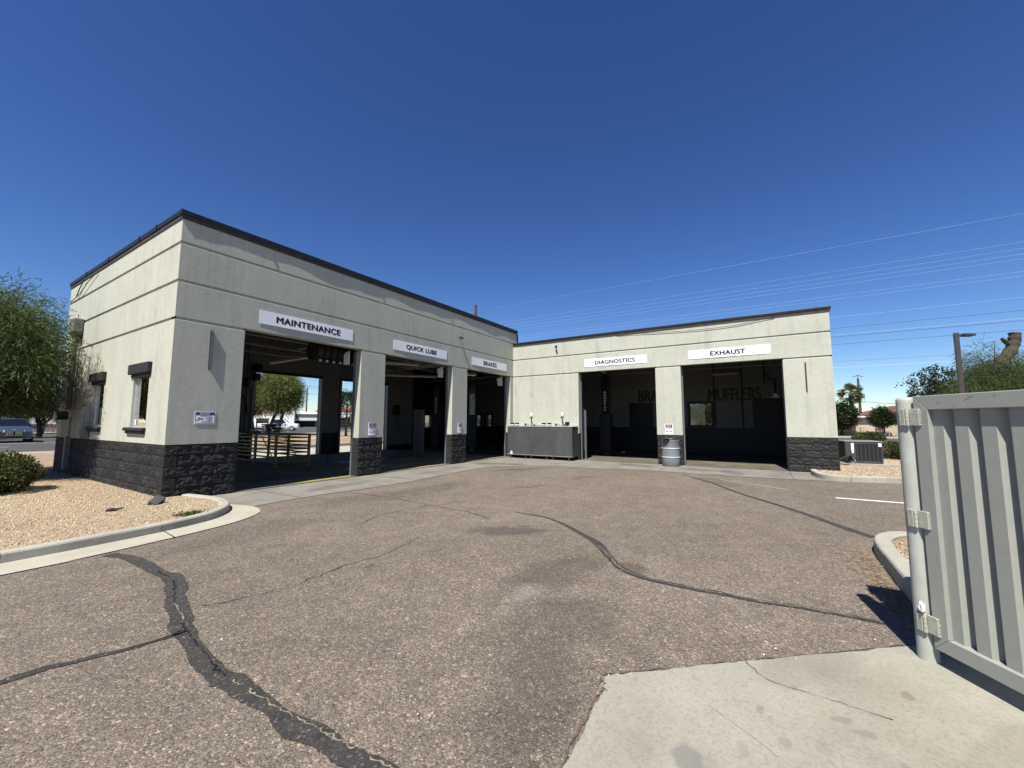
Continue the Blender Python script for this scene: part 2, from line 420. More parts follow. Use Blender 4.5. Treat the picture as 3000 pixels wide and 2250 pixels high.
M['wood_pole'] = simple('pole_wood', (0.13, 0.075, 0.055), 0.9, var=0.3, nscale=8)
M['wire_al'] = simple('bright_conductor', (0.62, 0.63, 0.65), 0.5, 0.1, var=0.02)
M['wire_dark'] = simple('dark_conductor', (0.05, 0.055, 0.07), 0.6, var=0.05)
M['house'] = simple('beige_house_stucco', (0.62, 0.53, 0.41), 0.9, var=0.08, nscale=1.5)
M['house_roof'] = simple('brown_shingles', (0.17, 0.085, 0.060), 0.9, var=0.2, nscale=6, kind='World')
M['fascia'] = simple('white_fascia', (0.78, 0.78, 0.76), 0.6, var=0.04)
M['maroon'] = simple('maroon_paint', (0.12, 0.02, 0.03), 0.5, var=0.1)
M['yard_wall'] = simple('cream_block_wall', (0.60, 0.50, 0.37), 0.9, var=0.1, nscale=2)
M['shop_white'] = simple('white_building', (0.78, 0.77, 0.74), 0.8, var=0.05, nscale=0.5)
M['shop_blue'] = simple('blue_grey_building', (0.30, 0.35, 0.42), 0.7, var=0.06, nscale=0.5)
M['shop_dark'] = simple('slate_fascia', (0.11, 0.12, 0.145), 0.7, var=0.1)
M['pyramid'] = simple('salmon_roof', (0.55, 0.20, 0.13), 0.8, var=0.1)
M['red_letter'] = simple('red_letters', (0.55, 0.04, 0.03), 0.6, var=0.05)
M['terracotta'] = simple('orange_plastic', (0.45, 0.07, 0.03), 0.6, var=0.15)
M['dark_shade'] = simple('dark_bay', (0.03, 0.03, 0.032), 0.8, var=0.1)

def glass_mat(name, tint, dark):
    mt, nt, bs = new_mat(name)
    out = nt.nodes['Material Output']
    tr = nt.nodes.new('ShaderNodeBsdfTransparent'); tr.inputs[0].default_value = (*tint, 1)
    gl = nt.nodes.new('ShaderNodeBsdfGlossy'); gl.inputs['Roughness'].default_value = 0.015
    gl.inputs[0].default_value = (1, 1, 1, 1)
    fr = nt.nodes.new('ShaderNodeFresnel'); fr.inputs[0].default_value = dark
    ms = nt.nodes.new('ShaderNodeMixShader')
    nt.links.new(fr.outputs[0], ms.inputs[0]); nt.links.new(tr.outputs[0], ms.inputs[1]); nt.links.new(gl.outputs[0], ms.inputs[2])
    nt.links.new(ms.outputs[0], out.inputs[0])
    return mt
M['glass'] = glass_mat('tinted_glass', (0.16, 0.17, 0.17), 1.9)
M['glass_east'] = glass_mat('grey_glass', (0.30, 0.30, 0.31), 1.5)
M['car_glass'] = simple('car_window', (0.012, 0.014, 0.018), 0.06, var=0.05, spec=0.8)
def car_paint(name, col, metal=0.3):
    mt = simple(name, col, 0.28, metal, var=0.03, spec=0.6)
    mt.node_tree.nodes['Principled BSDF'].inputs['Coat Weight'].default_value = 0.6
    return mt
M['paint_blue'] = car_paint('blue_grey_car_paint', (0.075, 0.11, 0.15))
M['paint_white'] = car_paint('white_car_paint', (0.74, 0.74, 0.73), 0.0)
M['paint_red'] = car_paint('red_car_paint', (0.35, 0.03, 0.03), 0.1)
M['paint_dark'] = car_paint('black_car_paint', (0.02, 0.021, 0.024), 0.2)
M['chrome'] = simple('chrome', (0.75, 0.76, 0.78), 0.12, 0.95, var=0.02)
M['lamp_lens'] = simple('lamp_lens', (0.80, 0.82, 0.85), 0.1, 0.2, var=0.03)
M['tail_red'] = simple('tail_lamp', (0.40, 0.01, 0.01), 0.2, var=0.05)

# the photograph is exposed bright: base colours are kept at real-world levels and the exposure is raised instead
KEEP = {'sign_white', 'plastic_white', 'white_line', 'paint_white', 'shop_white', 'wire_al', 'fascia', 'lamp_lens', 'chrome', 'glass', 'glass_east', 'stones', 'sign_pink', 'drum_rib', 'galv'}
ALBEDO = 0.625
for key, mt in M.items():
    if mt is None or key in KEEP:
        continue
    nt = mt.node_tree
    for nd in list(nt.nodes):
        sock = nd.inputs.get('Base Color') if nd.type == 'BSDF_PRINCIPLED' else nd.inputs[0] if nd.type == 'BSDF_TRANSLUCENT' else None
        if sock is not None and sock.is_linked:
            src = sock.links[0].from_socket
            nt.links.new(mix(nt, 1.0, src, (ALBEDO, ALBEDO, ALBEDO), 'MULTIPLY'), sock)
for nd in M['stones'].node_tree.nodes:
    if nd.type == 'VALTORGB':
        for e in nd.color_ramp.elements:
            e.color = (e.color[0] * 0.77, e.color[1] * 0.785, e.color[2] * 0.75, 1)

# ------------------------------------------------------------------ object helpers
def link(o, parent=None):
    COL.objects.link(o)
    if parent is not None:
        o.parent = parent
    return o

def obj(name, bm_or_me, mat, parent=None, smooth=False, loc=None):
    if isinstance(bm_or_me, bmesh.types.BMesh):
        me = bpy.data.meshes.new(name)
        bm_or_me.normal_update()
        bm_or_me.to_mesh(me)
        bm_or_me.free()
    else:
        me = bm_or_me
    if mat is not None and not len(me.materials):
        me.materials.append(M[mat] if isinstance(mat, str) else mat)
    if smooth:
        for p in me.polygons:
            p.use_smooth = True
    o = bpy.data.objects.new(name, me)
    if loc is not None:
        o.location = loc
    return link(o, parent)

def tag(o, label, cat, group=None):
    o['label'] = label
    o['category'] = cat
    if group:
        o['group'] = group
    return o

def thing(name, label, cat, loc=(0, 0, 0), rz=0.0, group=None):
    o = bpy.data.objects.new(name, None)
    o.empty_display_size = 0.2
    o.location = loc
    o.rotation_euler = (0, 0, rz)
    link(o)
    return tag(o, label, cat, group)

def struct(o):
    o['kind'] = 'structure'
    return o

def stuff(o):
    o['kind'] = 'stuff'
    return o

def dup_tree(o, parent=None):
    c = o.copy()
    link(c, parent)
    for ch in list(o.children):
        dup_tree(ch, c)
    return c

def B():
    return bmesh.new()

def box(bm, x0, x1, y0, y1, z0, z1, bev=0.0):
    vs_ = [bm.verts.new((x, y, z)) for x in (x0, x1) for y in (y0, y1) for z in (z0, z1)]
    fs = [bm.faces.new([vs_[i] for i in f]) for f in ((0, 1, 3, 2), (4, 6, 7, 5), (0, 4, 5, 1), (2, 3, 7, 6), (0, 2, 6, 4), (1, 5, 7, 3))]
    if bev:
        es = set()
        for f in fs:
            es.update(f.edges)
        bmesh.ops.bevel(bm, geom=list(es), offset=bev, segments=1, affect='EDGES', profile=0.7)
    return bm

def quad(bm, *pts):
    return bm.faces.new([bm.verts.new(p) for p in pts])

def tube(bm, pts, rad, seg=8, cap=True):
    pts = [Vector(p) for p in pts]
    n = len(pts)
    rads = rad if isinstance(rad, (list, tuple)) else [rad] * n
    rings = []
    prev = None
    for i, p in enumerate(pts):
        d = (pts[min(i + 1, n - 1)] - pts[max(i - 1, 0)])
        d = d.normalized() if d.length > 1e-9 else Vector((0, 0, 1))
        if prev is None:
            a = Vector((0, 0, 1)) if abs(d.z) < 0.9 else Vector((1, 0, 0))
            u = d.cross(a).normalized()
        else:
            u = (prev - d * prev.dot(d)).normalized()
        prev = u
        w = d.cross(u)
        rings.append([bm.verts.new(p + (u * math.cos(t) + w * math.sin(t)) * rads[i]) for t in [2 * math.pi * k / seg for k in range(seg)]])
    for a, b in zip(rings, rings[1:]):
        for k in range(seg):
            f = bm.faces.new((a[k], a[(k + 1) % seg], b[(k + 1) % seg], b[k]))
            f.smooth = True
    if cap:
        bm.faces.new([bm.verts.new(v.co) for v in reversed(rings[0])])
        bm.faces.new([bm.verts.new(v.co) for v in rings[-1]])
    return bm

def lathe(bm, prof, cx=0, cy=0, seg=24, smooth=True):
    rings = []
    for r, z in prof:
        rings.append([bm.verts.new((cx + r * math.cos(2 * math.pi * k / seg), cy + r * math.sin(2 * math.pi * k / seg), z)) for k in range(seg)])
    for a, b in zip(rings, rings[1:]):
        for k in range(seg):
            f = bm.faces.new((a[k], a[(k + 1) % seg], b[(k + 1) % seg], b[k]))
            f.smooth = smooth
    bm.faces.new([bm.verts.new(v.co) for v in reversed(rings[0])])
    bm.faces.new([bm.verts.new(v.co) for v in rings[-1]])
    return bm

def prism(bm, poly, z0, z1):
    a = [bm.verts.new((x, y, z0)) for x, y in poly]
    b = [bm.verts.new((x, y, z1)) for x, y in poly]
    n = len(poly)
    for k in range(n):
        bm.faces.new((a[k], a[(k + 1) % n], b[(k + 1) % n], b[k]))
    bm.faces.new(list(reversed(a)))
    bm.faces.new(b)
    return bm

def flat(bm, poly, z):
    f = bm.faces.new([bm.verts.new((x, y, z)) for x, y in poly])
    f.normal_update()
    if f.normal.z < 0:
        f.normal_flip()
    return bm

def catmull(pts, n=6):
    P = [np.array(p, float) for p in pts]
    P = [2 * P[0] - P[1]] + P + [2 * P[-1] - P[-2]]
    out = []
    for i in range(1, len(P) - 2):
        for k in range(n):
            t = k / n
            out.append(0.5 * ((2 * P[i]) + (-P[i - 1] + P[i + 1]) * t + (2 * P[i - 1] - 5 * P[i] + 4 * P[i + 1] - P[i + 2]) * t * t + (-P[i - 1] + 3 * P[i] - 3 * P[i + 1] + P[i + 2]) * t ** 3))
    out.append(P[-2])
    return out

def mesh_np(name, verts, faces):
    me = bpy.data.meshes.new(name)
    verts = np.asarray(verts, np.float32)
    faces = np.asarray(faces, np.int32)
    me.vertices.add(len(verts))
    me.vertices.foreach_set('co', verts.ravel())
    k = faces.shape[1]
    me.loops.add(faces.size)
    me.loops.foreach_set('vertex_index', faces.ravel())
    me.polygons.add(len(faces))
    me.polygons.foreach_set('loop_start', np.arange(0, faces.size, k, dtype=np.int32))
    me.polygons.foreach_set('loop_total', np.full(len(faces), k, np.int32))
    me.update(calc_edges=True)
    return me

def text_mesh(s, bold=0.0, extrude=0.0, spacing=1.0):
    cu = bpy.data.curves.new('letters', 'FONT')
    cu.body = s
    cu.size = 1.0
    cu.offset = bold
    cu.extrude = extrude
    cu.space_character = spacing
    cu.resolution_u = 4
    tmp = bpy.data.objects.new('letters', cu)
    COL.objects.link(tmp)
    dg = bpy.context.evaluated_depsgraph_get()
    me = bpy.data.meshes.new_from_object(tmp.evaluated_get(dg))
    bpy.data.objects.remove(tmp)
    bpy.data.curves.remove(cu)
    return me

def lettering(s, mat, parent, origin, u, width, height, v=(0, 0, 1), bold=0.0, shear=0.0, name='lettering', spacing=1.0, bow=None):
    """Flat print laid on the plane through origin (lower-left corner) spanned by u and v; bold = overlaid copies."""
    me = text_mesh(s, 0.0, 0.0, spacing)
    n = len(me.vertices)
    co = np.zeros(n * 3, np.float32)
    me.vertices.foreach_get('co', co)
    co = co.reshape(-1, 3)
    if bow is not None:          # short edges, so the print follows the bowed panel
        b2 = bmesh.new(); b2.from_mesh(me)
        bmesh.ops.triangulate(b2, faces=b2.faces)
        for _ in range(2):
            bmesh.ops.subdivide_edges(b2, edges=[e for e in b2.edges if e.calc_length() > 0.25], cuts=1)
            bmesh.ops.triangulate(b2, faces=b2.faces)
        b2.to_mesh(me); b2.free()
        n = len(me.vertices)
        co = np.zeros(n * 3, np.float32)
        me.vertices.foreach_get('co', co)
        co = co.reshape(-1, 3)
    faces = [tuple(f.vertices) for f in me.polygons]
    bpy.data.meshes.remove(me)
    lo, hi = co.min(0), co.max(0)
    db = bold * height
    x0 = (co[:, 0] - lo[0]) / (hi[0] - lo[0]) * (width - 2 * db) + db
    y0 = (co[:, 1] - lo[1]) / (hi[1] - lo[1]) * (height - 2 * db * 0.7) + db * 0.7
    u_, v_, o_ = np.array(u, float), np.array(v, float), np.array(origin, float)
    nrm = np.cross(u_, v_)
    shifts = [(0, 0)] if not bold else [(-1, 0), (1, 0), (-0.5, 0.7), (0.5, -0.7), (0, 0)]
    V, F = [], []
    for k, (sx, sy) in enumerate(shifts):
        x = x0 + sx * db
        y = y0 + sy * db
        p = o_ + (x + shear * y)[:, None] * u_ + y[:, None] * v_ + nrm * (0.0004 * k)
        if bow is not None:
            p = p + bow(x, y)
        F += [tuple(i + len(V) * n for i in f) for f in faces]
        V.append(p)
    out = bpy.data.meshes.new(name)
    out.from_pydata(np.concatenate(V).tolist(), [], F)
    out.update()
    return obj(name, out, mat, parent)

# ------------------------------------------------------------------ building measurements (metres)
LA, LB, D = 11.918, 10.946, 7.844
WT = 0.22
ZB = 1.016
G3, G2, G1, ZT = 3.386, 4.111, 4.854, 5.30
ZTB = 4.69
OPA = [(1.208, 4.139), (4.958, 7.926), (8.740, 11.70)]
OPB = [(3.028, 5.962), (6.802, 9.743)]
GL, GU = -0.022, 0.028           # groove below / above its nominal height
GD = 0.026                       # groove depth

ground_thing = None
# ------------------------------------------------------------------ ground, street, pavement
bm = B(); flat(bm, [(-700, -700), (900, -700), (900, 900), (-700, 900)], -0.030)
struct(obj('ground', bm, 'desert'))
bm = B()
flat(bm, [(-70, 20.5), (-20, 21), (1.6, 21.5), (7, 22.5), (12, 26), (24, 40), (42, 53), (200, 60), (200, 92), (40, 90), (16, 72), (4, 57), (-70, 56)], -0.022)
flat(bm, [(34.2, -120), (48.4, -120), (48.4, 52), (34.2, 46)], -0.0215)
street = struct(obj('street', bm, 'road'))
bm = B()
flat(bm, [(-60, -40), (11.5, -40), (11.2, -14), (10.6, -12), (10.25, -11), (10.2, -10.45), (11.0, -10.0), (11.4, -7), (10.9, -4), (9.9, -2.2), (9.0, -1.0), (-0.4, -1.0), (-0.2, -2.1), (-0.8, -2.5), (-60, -2.6)], -0.012)
pavement = struct(obj('pavement', bm, 'asphalt'))
# drive behind the building
bm = B(); flat(bm, [(1.2, 7.95), (19, 7.95), (19, 12.5), (1.2, 12.5)], -0.020)
struct(obj('rear_drive', bm, 'gutter'))
bm = B(); flat(bm, [(1.2, 13.2), (60, 14.0), (60, 16.2), (1.2, 15.2)], -0.019)
struct(obj('rear_pavement', bm, 'road'))
bm = B(); flat(bm, [(18, 24), (70, 31), (70, 34), (18, 27)], -0.019)
struct(obj('far_footpath', bm, 'gutter'))
bm = B(); flat(bm, [(48.6, -120), (52.5, -120), (52.5, 40), (48.6, 40)], -0.015)
struct(obj('footpath', bm, 'gutter'))

def ribbon(name, pts, widths, z, mat, parent, ragged=0.25, n=7, seedv=1):
    rg = np.random.default_rng(seedv)
    P = np.array(catmull([(*p, 0) for p in pts], n))
    W = np.interp(np.linspace(0, len(pts) - 1, len(P)), range(len(pts)), widths if hasattr(widths, '__len__') else [widths] * len(pts))
    t = np.gradient(P, axis=0)
    t /= np.linalg.norm(t, axis=1)[:, None] + 1e-9
    nn = np.stack([-t[:, 1], t[:, 0], 0 * t[:, 0]], 1)
    sm = lambda a: np.convolve(np.pad(a, 2, mode='edge'), np.ones(5) / 5, 'valid')
    wl = W * (0.5 + ragged * (sm(rg.random(len(P))) - 0.5) * 2); wr = W * (0.5 + ragged * (sm(rg.random(len(P))) - 0.5) * 2)
    a = P + nn * wl[:, None]; b = P - nn * wr[:, None]
    a[:, 2] = b[:, 2] = z
    v = np.empty((2 * len(P), 3)); v[0::2] = a; v[1::2] = b
    f = [(2 * i, 2 * i + 1, 2 * i + 3, 2 * i + 2) for i in range(len(P) - 1)]
    return obj(name, mesh_np(name, v, f), mat, parent)

def jitter_line(pts, amp, n, seedv):
    rg = np.random.default_rng(seedv)
    P = catmull([(*p, 0) for p in pts], n)
    return [(p[0] + rg.normal(0, amp), p[1] + rg.normal(0, amp)) for p in P]

cr1 = [(-1.40, -3.12), (-1.31, -3.58), (-1.31, -4.21), (-1.30, -4.54), (-1.36, -4.81), (-1.48, -5.15), (-1.58, -5.55), (-1.65, -5.78), (-1.71, -6.18), (-1.75, -6.52), (-1.74, -6.75), (-1.735, -6.98), (-1.73, -7.27), (-1.72, -7.51), (-1.71, -7.67), (-1.70, -7.83), (-1.66, -8.1), (-1.60, -8.5)]
w1 = [0.10, 0.13, 0.12, 0.13, 0.15, 0.14, 0.13, 0.13, 0.10, 0.11, 0.13, 0.12, 0.11, 0.12, 0.12, 0.11, 0.11, 0.10]
ribbon('crack_sealant', cr1, w1, -0.007, 'sealant', pavement, 0.3, 8, 1)
c1 = [(x + 0.012 * math.sin(3 * y) + (0.025 if y < -6 else 0), y) for x, y in cr1]
cl = jitter_line(c1[2:], 0.006, 12, 4)
k0 = 0
rgc = random.Random(9)
while k0 < len(cl) - 8:
    L_ = rgc.randint(5, 16)
    ribbon('crack_line', cl[k0:k0 + L_], [0.003] + [rgc.uniform(0.004, 0.012) for _ in range(len(cl[k0:k0 + L_]) - 2)] + [0.002], -0.0035, 'crackdirt' if rgc.random() < 0.62 else 'ink', pavement, 0.8, 2, k0)
    k0 += L_ - 1 + (rgc.randint(2, 7) if rgc.random() < 0.5 else 0)
ribbon('crack_sealant', [(-1.64, -5.81), (-1.79, -5.80), (-1.95, -5.77), (-2.12, -5.70), (-2.28, -5.64), (-2.43, -5.62), (-2.7, -5.58)], [0.05, 0.045, 0.04, 0.05, 0.055, 0.06, 0.06], -0.007, 'sealant', pavement, 0.5, 8, 6)
ribbon('crack_line', jitter_line([(-1.64, -5.81), (-1.79, -5.80), (-1.95, -5.77)], 0.004, 8, 7), 0.010, -0.0035, 'hair', pavement, 0.6, 2, 8)
cr3 = [(2.80, -5.77), (2.71, -6.41), (2.30, -7.01), (1.87, -7.49), (1.48, -7.77), (1.17, -8.02), (1.06, -8.29), (1.04, -8.65), (1.06, -8.90), (1.05, -9.17), (1.10, -9.42), (1.12, -9.66), (1.13, -9.95)]
ribbon('crack_sealant', cr3, [0.03, 0.05, 0.06, 0.075, 0.09, 0.10, 0.09, 0.08, 0.07, 0.06, 0.06, 0.06, 0.05], -0.007, 'sealant', pavement, 0.35, 8, 9)
ribbon('crack_line', jitter_line(cr3[3:9], 0.006, 7, 10), 0.009, -0.0035, 'crackdirt', pavement, 0.9, 2, 11)
ribbon('crack_line', jitter_line(cr3[9:], 0.006, 7, 12), 0.010, -0.0035, 'crackdirt', pavement, 0.9, 2, 12)
cr4 = [(9.4, -7.2), (8.24, -7.97), (6.78, -8.74), (5.78, -9.37), (5.10, -9.78), (4.46, -10.11), (4.0, -10.37)]
ribbon('crack_sealant', cr4, [0.03, 0.06, 0.07, 0.09, 0.10, 0.11, 0.11], -0.007, 'sealant', pavement, 0.35, 8, 13)
for k, (pts, w_) in enumerate(([[(-1.46, -5.43), (-1.18, -5.56), (-0.76, -5.64), (-0.16, -5.61), (0.23, -5.65), (0.9, -5.5)], 0.007],
                               [[(2.52, -1.95), (2.57, -3.16), (2.47, -4.22), (2.38, -5.11), (2.19, -5.70)], 0.011],
                               [[(0.9, -4.3), (1.6, -4.1), (2.45, -4.25)], 0.009], [[(2.5, -4.3), (3.6, -4.7), (5.0, -5.6)], 0.008])):
    ribbon('crack_line', jitter_line(pts, 0.012, 9, 20 + k), w_, -0.0065, 'hair', pavement, 0.9, 2, 30 + k)
ribbon('painted_line', [(7.227, -10.33), (7.234, -10.9), (7.241, -11.35), (7.25, -14)], 0.095, -0.007, 'white_line', pavement, 0.06, 4, 40)
ribbon('painted_line', [(7.9, -9.6), (8.9, -8.15)], 0.035, -0.008, 'kerb', pavement, 0.6, 6, 41)

# concrete apron, pad
bm = B()
flat(bm, [(0.45, -1.95), (0.8, -1.74), (1.5, -1.68), (2.3, -1.70), (3.1, -1.82), (4.4, -1.80), (5.69, -1.66), (7.2, -1.50), (8.3, -1.62), (8.8, -2.2), (9.35, -3.1), (9.45, -4.6), (9.85, -6.0), (9.75, -7.4), (9.7, -8.5), (9.88, -9.7), (9.98, -10.5), (11.3, -10.6), (11.98, -10.6), (11.98, 0.1), (0.3, 0.1), (0.3, -1.2)], -0.004)
apron = struct(obj('concrete_apron', bm, 'apron'))
for x in (1.62, 4.55, 8.33):
    ribbon('joint_line', [(x, -0.02), (x, -0.9), (x + 0.02, -1.6)], 0.012, -0.0005, 'hair', apron, 0.4, 3, int(x * 10))
for y in (-2.9, -6.4, -9.75):
    ribbon('joint_line', [(11.9, y), (10.9, y), (9.9, y - 0.03)], 0.012, -0.0005, 'hair', apron, 0.4, 3, int(-y * 10))
ribbon('joint_line', [(9.6, -1.0), (11.9, -1.0)], 0.012, -0.0005, 'hair', apron, 0.4, 3, 77)
padpts = [(-0.60, -8.43), (-0.62, -8.46), (-0.66, -8.455), (-0.68, -8.50), (-0.74, -8.48), (-0.86, -8.49), (-1.0, -8.50), (-1.27, -8.51), (-1.9, -8.55), (-2.6, -8.6), (-3.4, -8.7), (-3.4, -13), (1.2, -13), (1.2, -10.5), (0.793, -10.01), (0.36, -9.51), (-0.1, -8.97), (-0.45, -8.58)]
rg = np.random.default_rng(5)
pp = []
for a, b in zip(padpts, padpts[1:] + padpts[:1]):
    for t in np.linspace(0, 1, 7)[:-1]:
        j = rg.normal(0, 0.006, 2)
        pp.append((a[0] + (b[0] - a[0]) * t + j[0], a[1] + (b[1] - a[1]) * t + j[1]))
bm = B(); flat(bm, pp, -0.006)
pad = struct(obj('concrete_pad', bm, 'pad'))
ribbon('joint_line', jitter_line([(-0.58, -8.415), (-0.45, -8.565), (-0.1, -8.955), (0.36, -9.495), (0.79, -9.99)], 0.004, 10, 53), 0.008, -0.0058, 'joint_dirt', pad, 0.9, 2, 54)
ribbon('joint_line', jitter_line([(-0.60, -8.44), (-0.67, -8.475), (-0.86, -8.475), (-1.3, -8.495), (-1.9, -8.53)], 0.006, 10, 55), 0.007, -0.0058, 'joint_dirt', pad, 0.9, 2, 56)
ribbon('crack_line', jitter_line([(0.02, -9.12), (-0.03, -9.16), (-0.12, -9.25), (-0.13, -9.45), (-0.16, -9.75)], 0.004, 8, 50), 0.0035, -0.002, 'hair', pad, 0.7, 2, 51)
ribbon('scratch_line', [(-0.52, -8.98), (-0.66, -9.20), (-0.72, -9.28)], 0.0035, -0.002, 'gutter', pad, 0.8, 5, 52)

# kerbs and gutters
def kerb_run(parent, path, width, h, z0, side, mat='kerb', name='kerb_segment', joints=None, nose=False):
    """path = road-side foot; side = +1 puts the kerb's body on the left of the path."""
    P = np.array([(*p, 0) for p in path])
    t = np.gradient(P, axis=0); t /= np.linalg.norm(t, axis=1)[:, None]
    nn = np.stack([-t[:, 1], t[:, 0], 0 * t[:, 0]], 1) * side
    prof = [(0.0, z0), (0.006, z0 + h - 0.022), (0.016, z0 + h - 0.006), (0.032, z0 + h), (width - 0.02, z0 + h), (width, z0 + h - 0.02), (width, z0)]
    if nose:
        hs = np.ones(len(P)); hs[:4] = [0.25, 0.62, 0.85, 0.96]
    else:
        hs = np.ones(len(P))
    cuts = [0] + [int(j) for j in (joints or [])] + [len(P) - 1]
    for a, b in zip(cuts, cuts[1:]):
        bm = B(); rings = []
        for i in range(a, b + 1):
            sh = 0.004 * (1 if i == a else -1 if i == b else 0)
            rings.append([bm.verts.new(Vector(P[i] + t[i] * sh + nn[i] * o) + Vector((0, 0, z0 + (z - z0) * hs[i]))) for o, z in prof])
        for r0, r1 in zip(rings, rings[1:]):
            for k in range(len(prof) - 1):
                bm.faces.new((r0[k], r0[k + 1], r1[k + 1], r1[k]))
        bm.faces.new(rings[0]); bm.faces.new(list(reversed(rings[-1])))
        bmesh.ops.recalc_face_normals(bm, faces=bm.faces)
        obj(name, bm, mat, parent, smooth=False)

kp = [(-9, -2.72), (-5, -2.70), (-2.1, -2.63), (-1.43, -2.585), (-0.75, -2.50), (-0.15, -2.30), (0.20, -2.0), (0.41, -1.66), (0.53, -1.25), (0.55, -0.8), (0.48, -0.35), (0.42, -0.06)]
kpath = [tuple(p[:2]) for p in catmull([(*p, 0) for p in kp], 5)]
kerb_l = struct(thing('planter_kerb', '', ''))
del kerb_l['label'], kerb_l['category']
kerb_run(kerb_l, kpath, 0.15, 0.115, -0.01, 1, joints=[10, 20])
gut_in = [tuple(p[:2]) for p in catmull([(*p, 0) for p in [(-9, -2.66), (-2.1, -2.60), (-0.75, -2.46), (-0.15, -2.26), (0.20, -1.96), (0.41, -1.62), (0.52, -1.25), (0.50, -1.17)]], 4)]
gut_out = [tuple(p[:2]) for p in catmull([(*p, 0) for p in [(-9, -3.22), (-2.15, -3.12), (-1.7, -3.09), (-0.82, -2.95), (-0.04, -2.74), (0.46, -2.43), (0.66, -2.12), (0.72, -1.70), (0.60, -1.25)]], 4)]
bm = B(); flat(bm, gut_in + gut_out[::-1], -0.0015)
gutter = struct(obj('gutter', bm, 'gutter'))
ribbon('joint_line', [(-0.72, -2.5), (-0.76, -2.95)], 0.012, 0.002, 'hair', gutter, 0.4, 3, 60)
kr = [(11.86, -10.27), (11.5, -10.23), (11.0, -10.25), (10.5, -10.33), (10.2, -10.48), (10.10, -10.75), (10.15, -11.05), (10.46, -11.97), (10.9, -13.4), (11.2, -15.5), (11.2, -40)]
kerb_r = struct(thing('corner_kerb', '', '')); del kerb_r['label'], kerb_r['category']
kerb_run(kerb_r, [tuple(p[:2]) for p in catmull([(*p, 0) for p in kr], 5)], 0.16, 0.14, -0.01, 1, joints=[29, 38], nose=True)
kg = [(0.85, -10.22), (1.4, -10.215), (1.9, -10.215), (2.45, -10.22), (2.96, -10.225), (3.40, -10.27), (3.72, -10.42), (3.88, -10.65), (3.95, -11.2), (3.95, -16)]
kerb_g = struct(thing('island_kerb', '', '')); del kerb_g['label'], kerb_g['category']
kerb_run(kerb_g, [tuple(p[:2]) for p in catmull([(*p, 0) for p in kg], 5)], 0.16, 0.15, -0.01, -1, joints=[20])
# far street kerbs
kf = struct(thing('street_kerb', '', '')); del kf['label'], kf['category']
for pts, s in (([(-70, 20.3), (-20, 20.8), (-6, 20.6), (-2, 19.6), (1.5, 17.5), (4, 15.6)], -1), ([(48.5, -120), (48.5, -40), (48.5, 0), (48.5, 40)], -1), ([(34.1, -120), (34.1, -40), (34.1, 0), (34.1, 40)], 1), ([(-70, 56.2), (-10, 56.4), (4, 57.2), (16, 72), (40, 90.2), (200, 92.2)], 1), ([(42, 52.5), (200, 59.5)], -1)):
    kerb_run(kf, [tuple(p[:2]) for p in catmull([(*p, 0) for p in pts], 4)], 0.3, 0.13, -0.02, s, name='kerb_segment')

# street paint seen past the building's left wall
for k, pts in enumerate(([(-3, 27.5), (1.6, 27.5)], [(3.7, 29.2), (5.2, 33.0)], [(-6, 33), (3.5, 33.2)], [(3.8, 33), (9.5, 33.6)], [(6, 48), (11, 47)], [(10.6, 79.5), (18, 81)])):
    ribbon('painted_line', pts, 0.14, -0.016, 'white_line', street, 0.1, 4, 70 + k)

# gravel beds
bm = B()
inner = [(p[0], p[1]) for p in kpath]
P = np.array([(*p, 0) for p in kpath]); t = np.gradient(P, axis=0); t /= np.linalg.norm(t, axis=1)[:, None]
inn = P + np.stack([-t[:, 1], t[:, 0], 0 * t[:, 0]], 1) * 0.13
bedpoly = [tuple(p[:2]) for p in inn] + [(0.25, 0.05), (0.05, 0.05), (0.05, 7.9), (1.2, 7.9), (2.2, 12), (1.5, 17.3), (-2, 19.4), (-6, 20.4), (-40, 20.4), (-40, -2.5)]
flat(bm, bedpoly, 0.075)
bed = struct(obj('gravel_bed', bm, 'desert'))
bm = B(); flat(bm, [(11.9, -10.36), (11.5, -10.36), (11.0, -10.38), (10.55, -10.46), (10.3, -10.62), (10.25, -10.8), (10.3, -11.05), (10.6, -11.95), (11.05, -13.4), (11.35, -15.5), (11.35, -60), (34.0, -60), (34.0, 14), (18.9, 14), (18.9, -10.9), (11.9, -10.96)], 0.085)
bed2 = struct(obj('gravel_bed', bm, 'desert'))
bm = B(); flat(bm, [(0.9, -10.36), (2.96, -10.37), (3.35, -10.41), (3.6, -10.53), (3.73, -10.7), (3.8, -11.2), (3.8, -16), (0.9, -16)], 0.10)
bed3 = struct(obj('gravel_bed', bm, 'desert'))

def inside(poly, x, y):
    c = np.zeros(len(x), bool)
    n = len(poly)
    for i in range(n):
        x1, y1 = poly[i]; x2, y2 = poly[(i + 1) % n]
        cond = ((y1 > y) != (y2 > y)) & (x < (x2 - x1) * (y - y1) / (y2 - y1 + 1e-12) + x1)
        c ^= cond
    return c

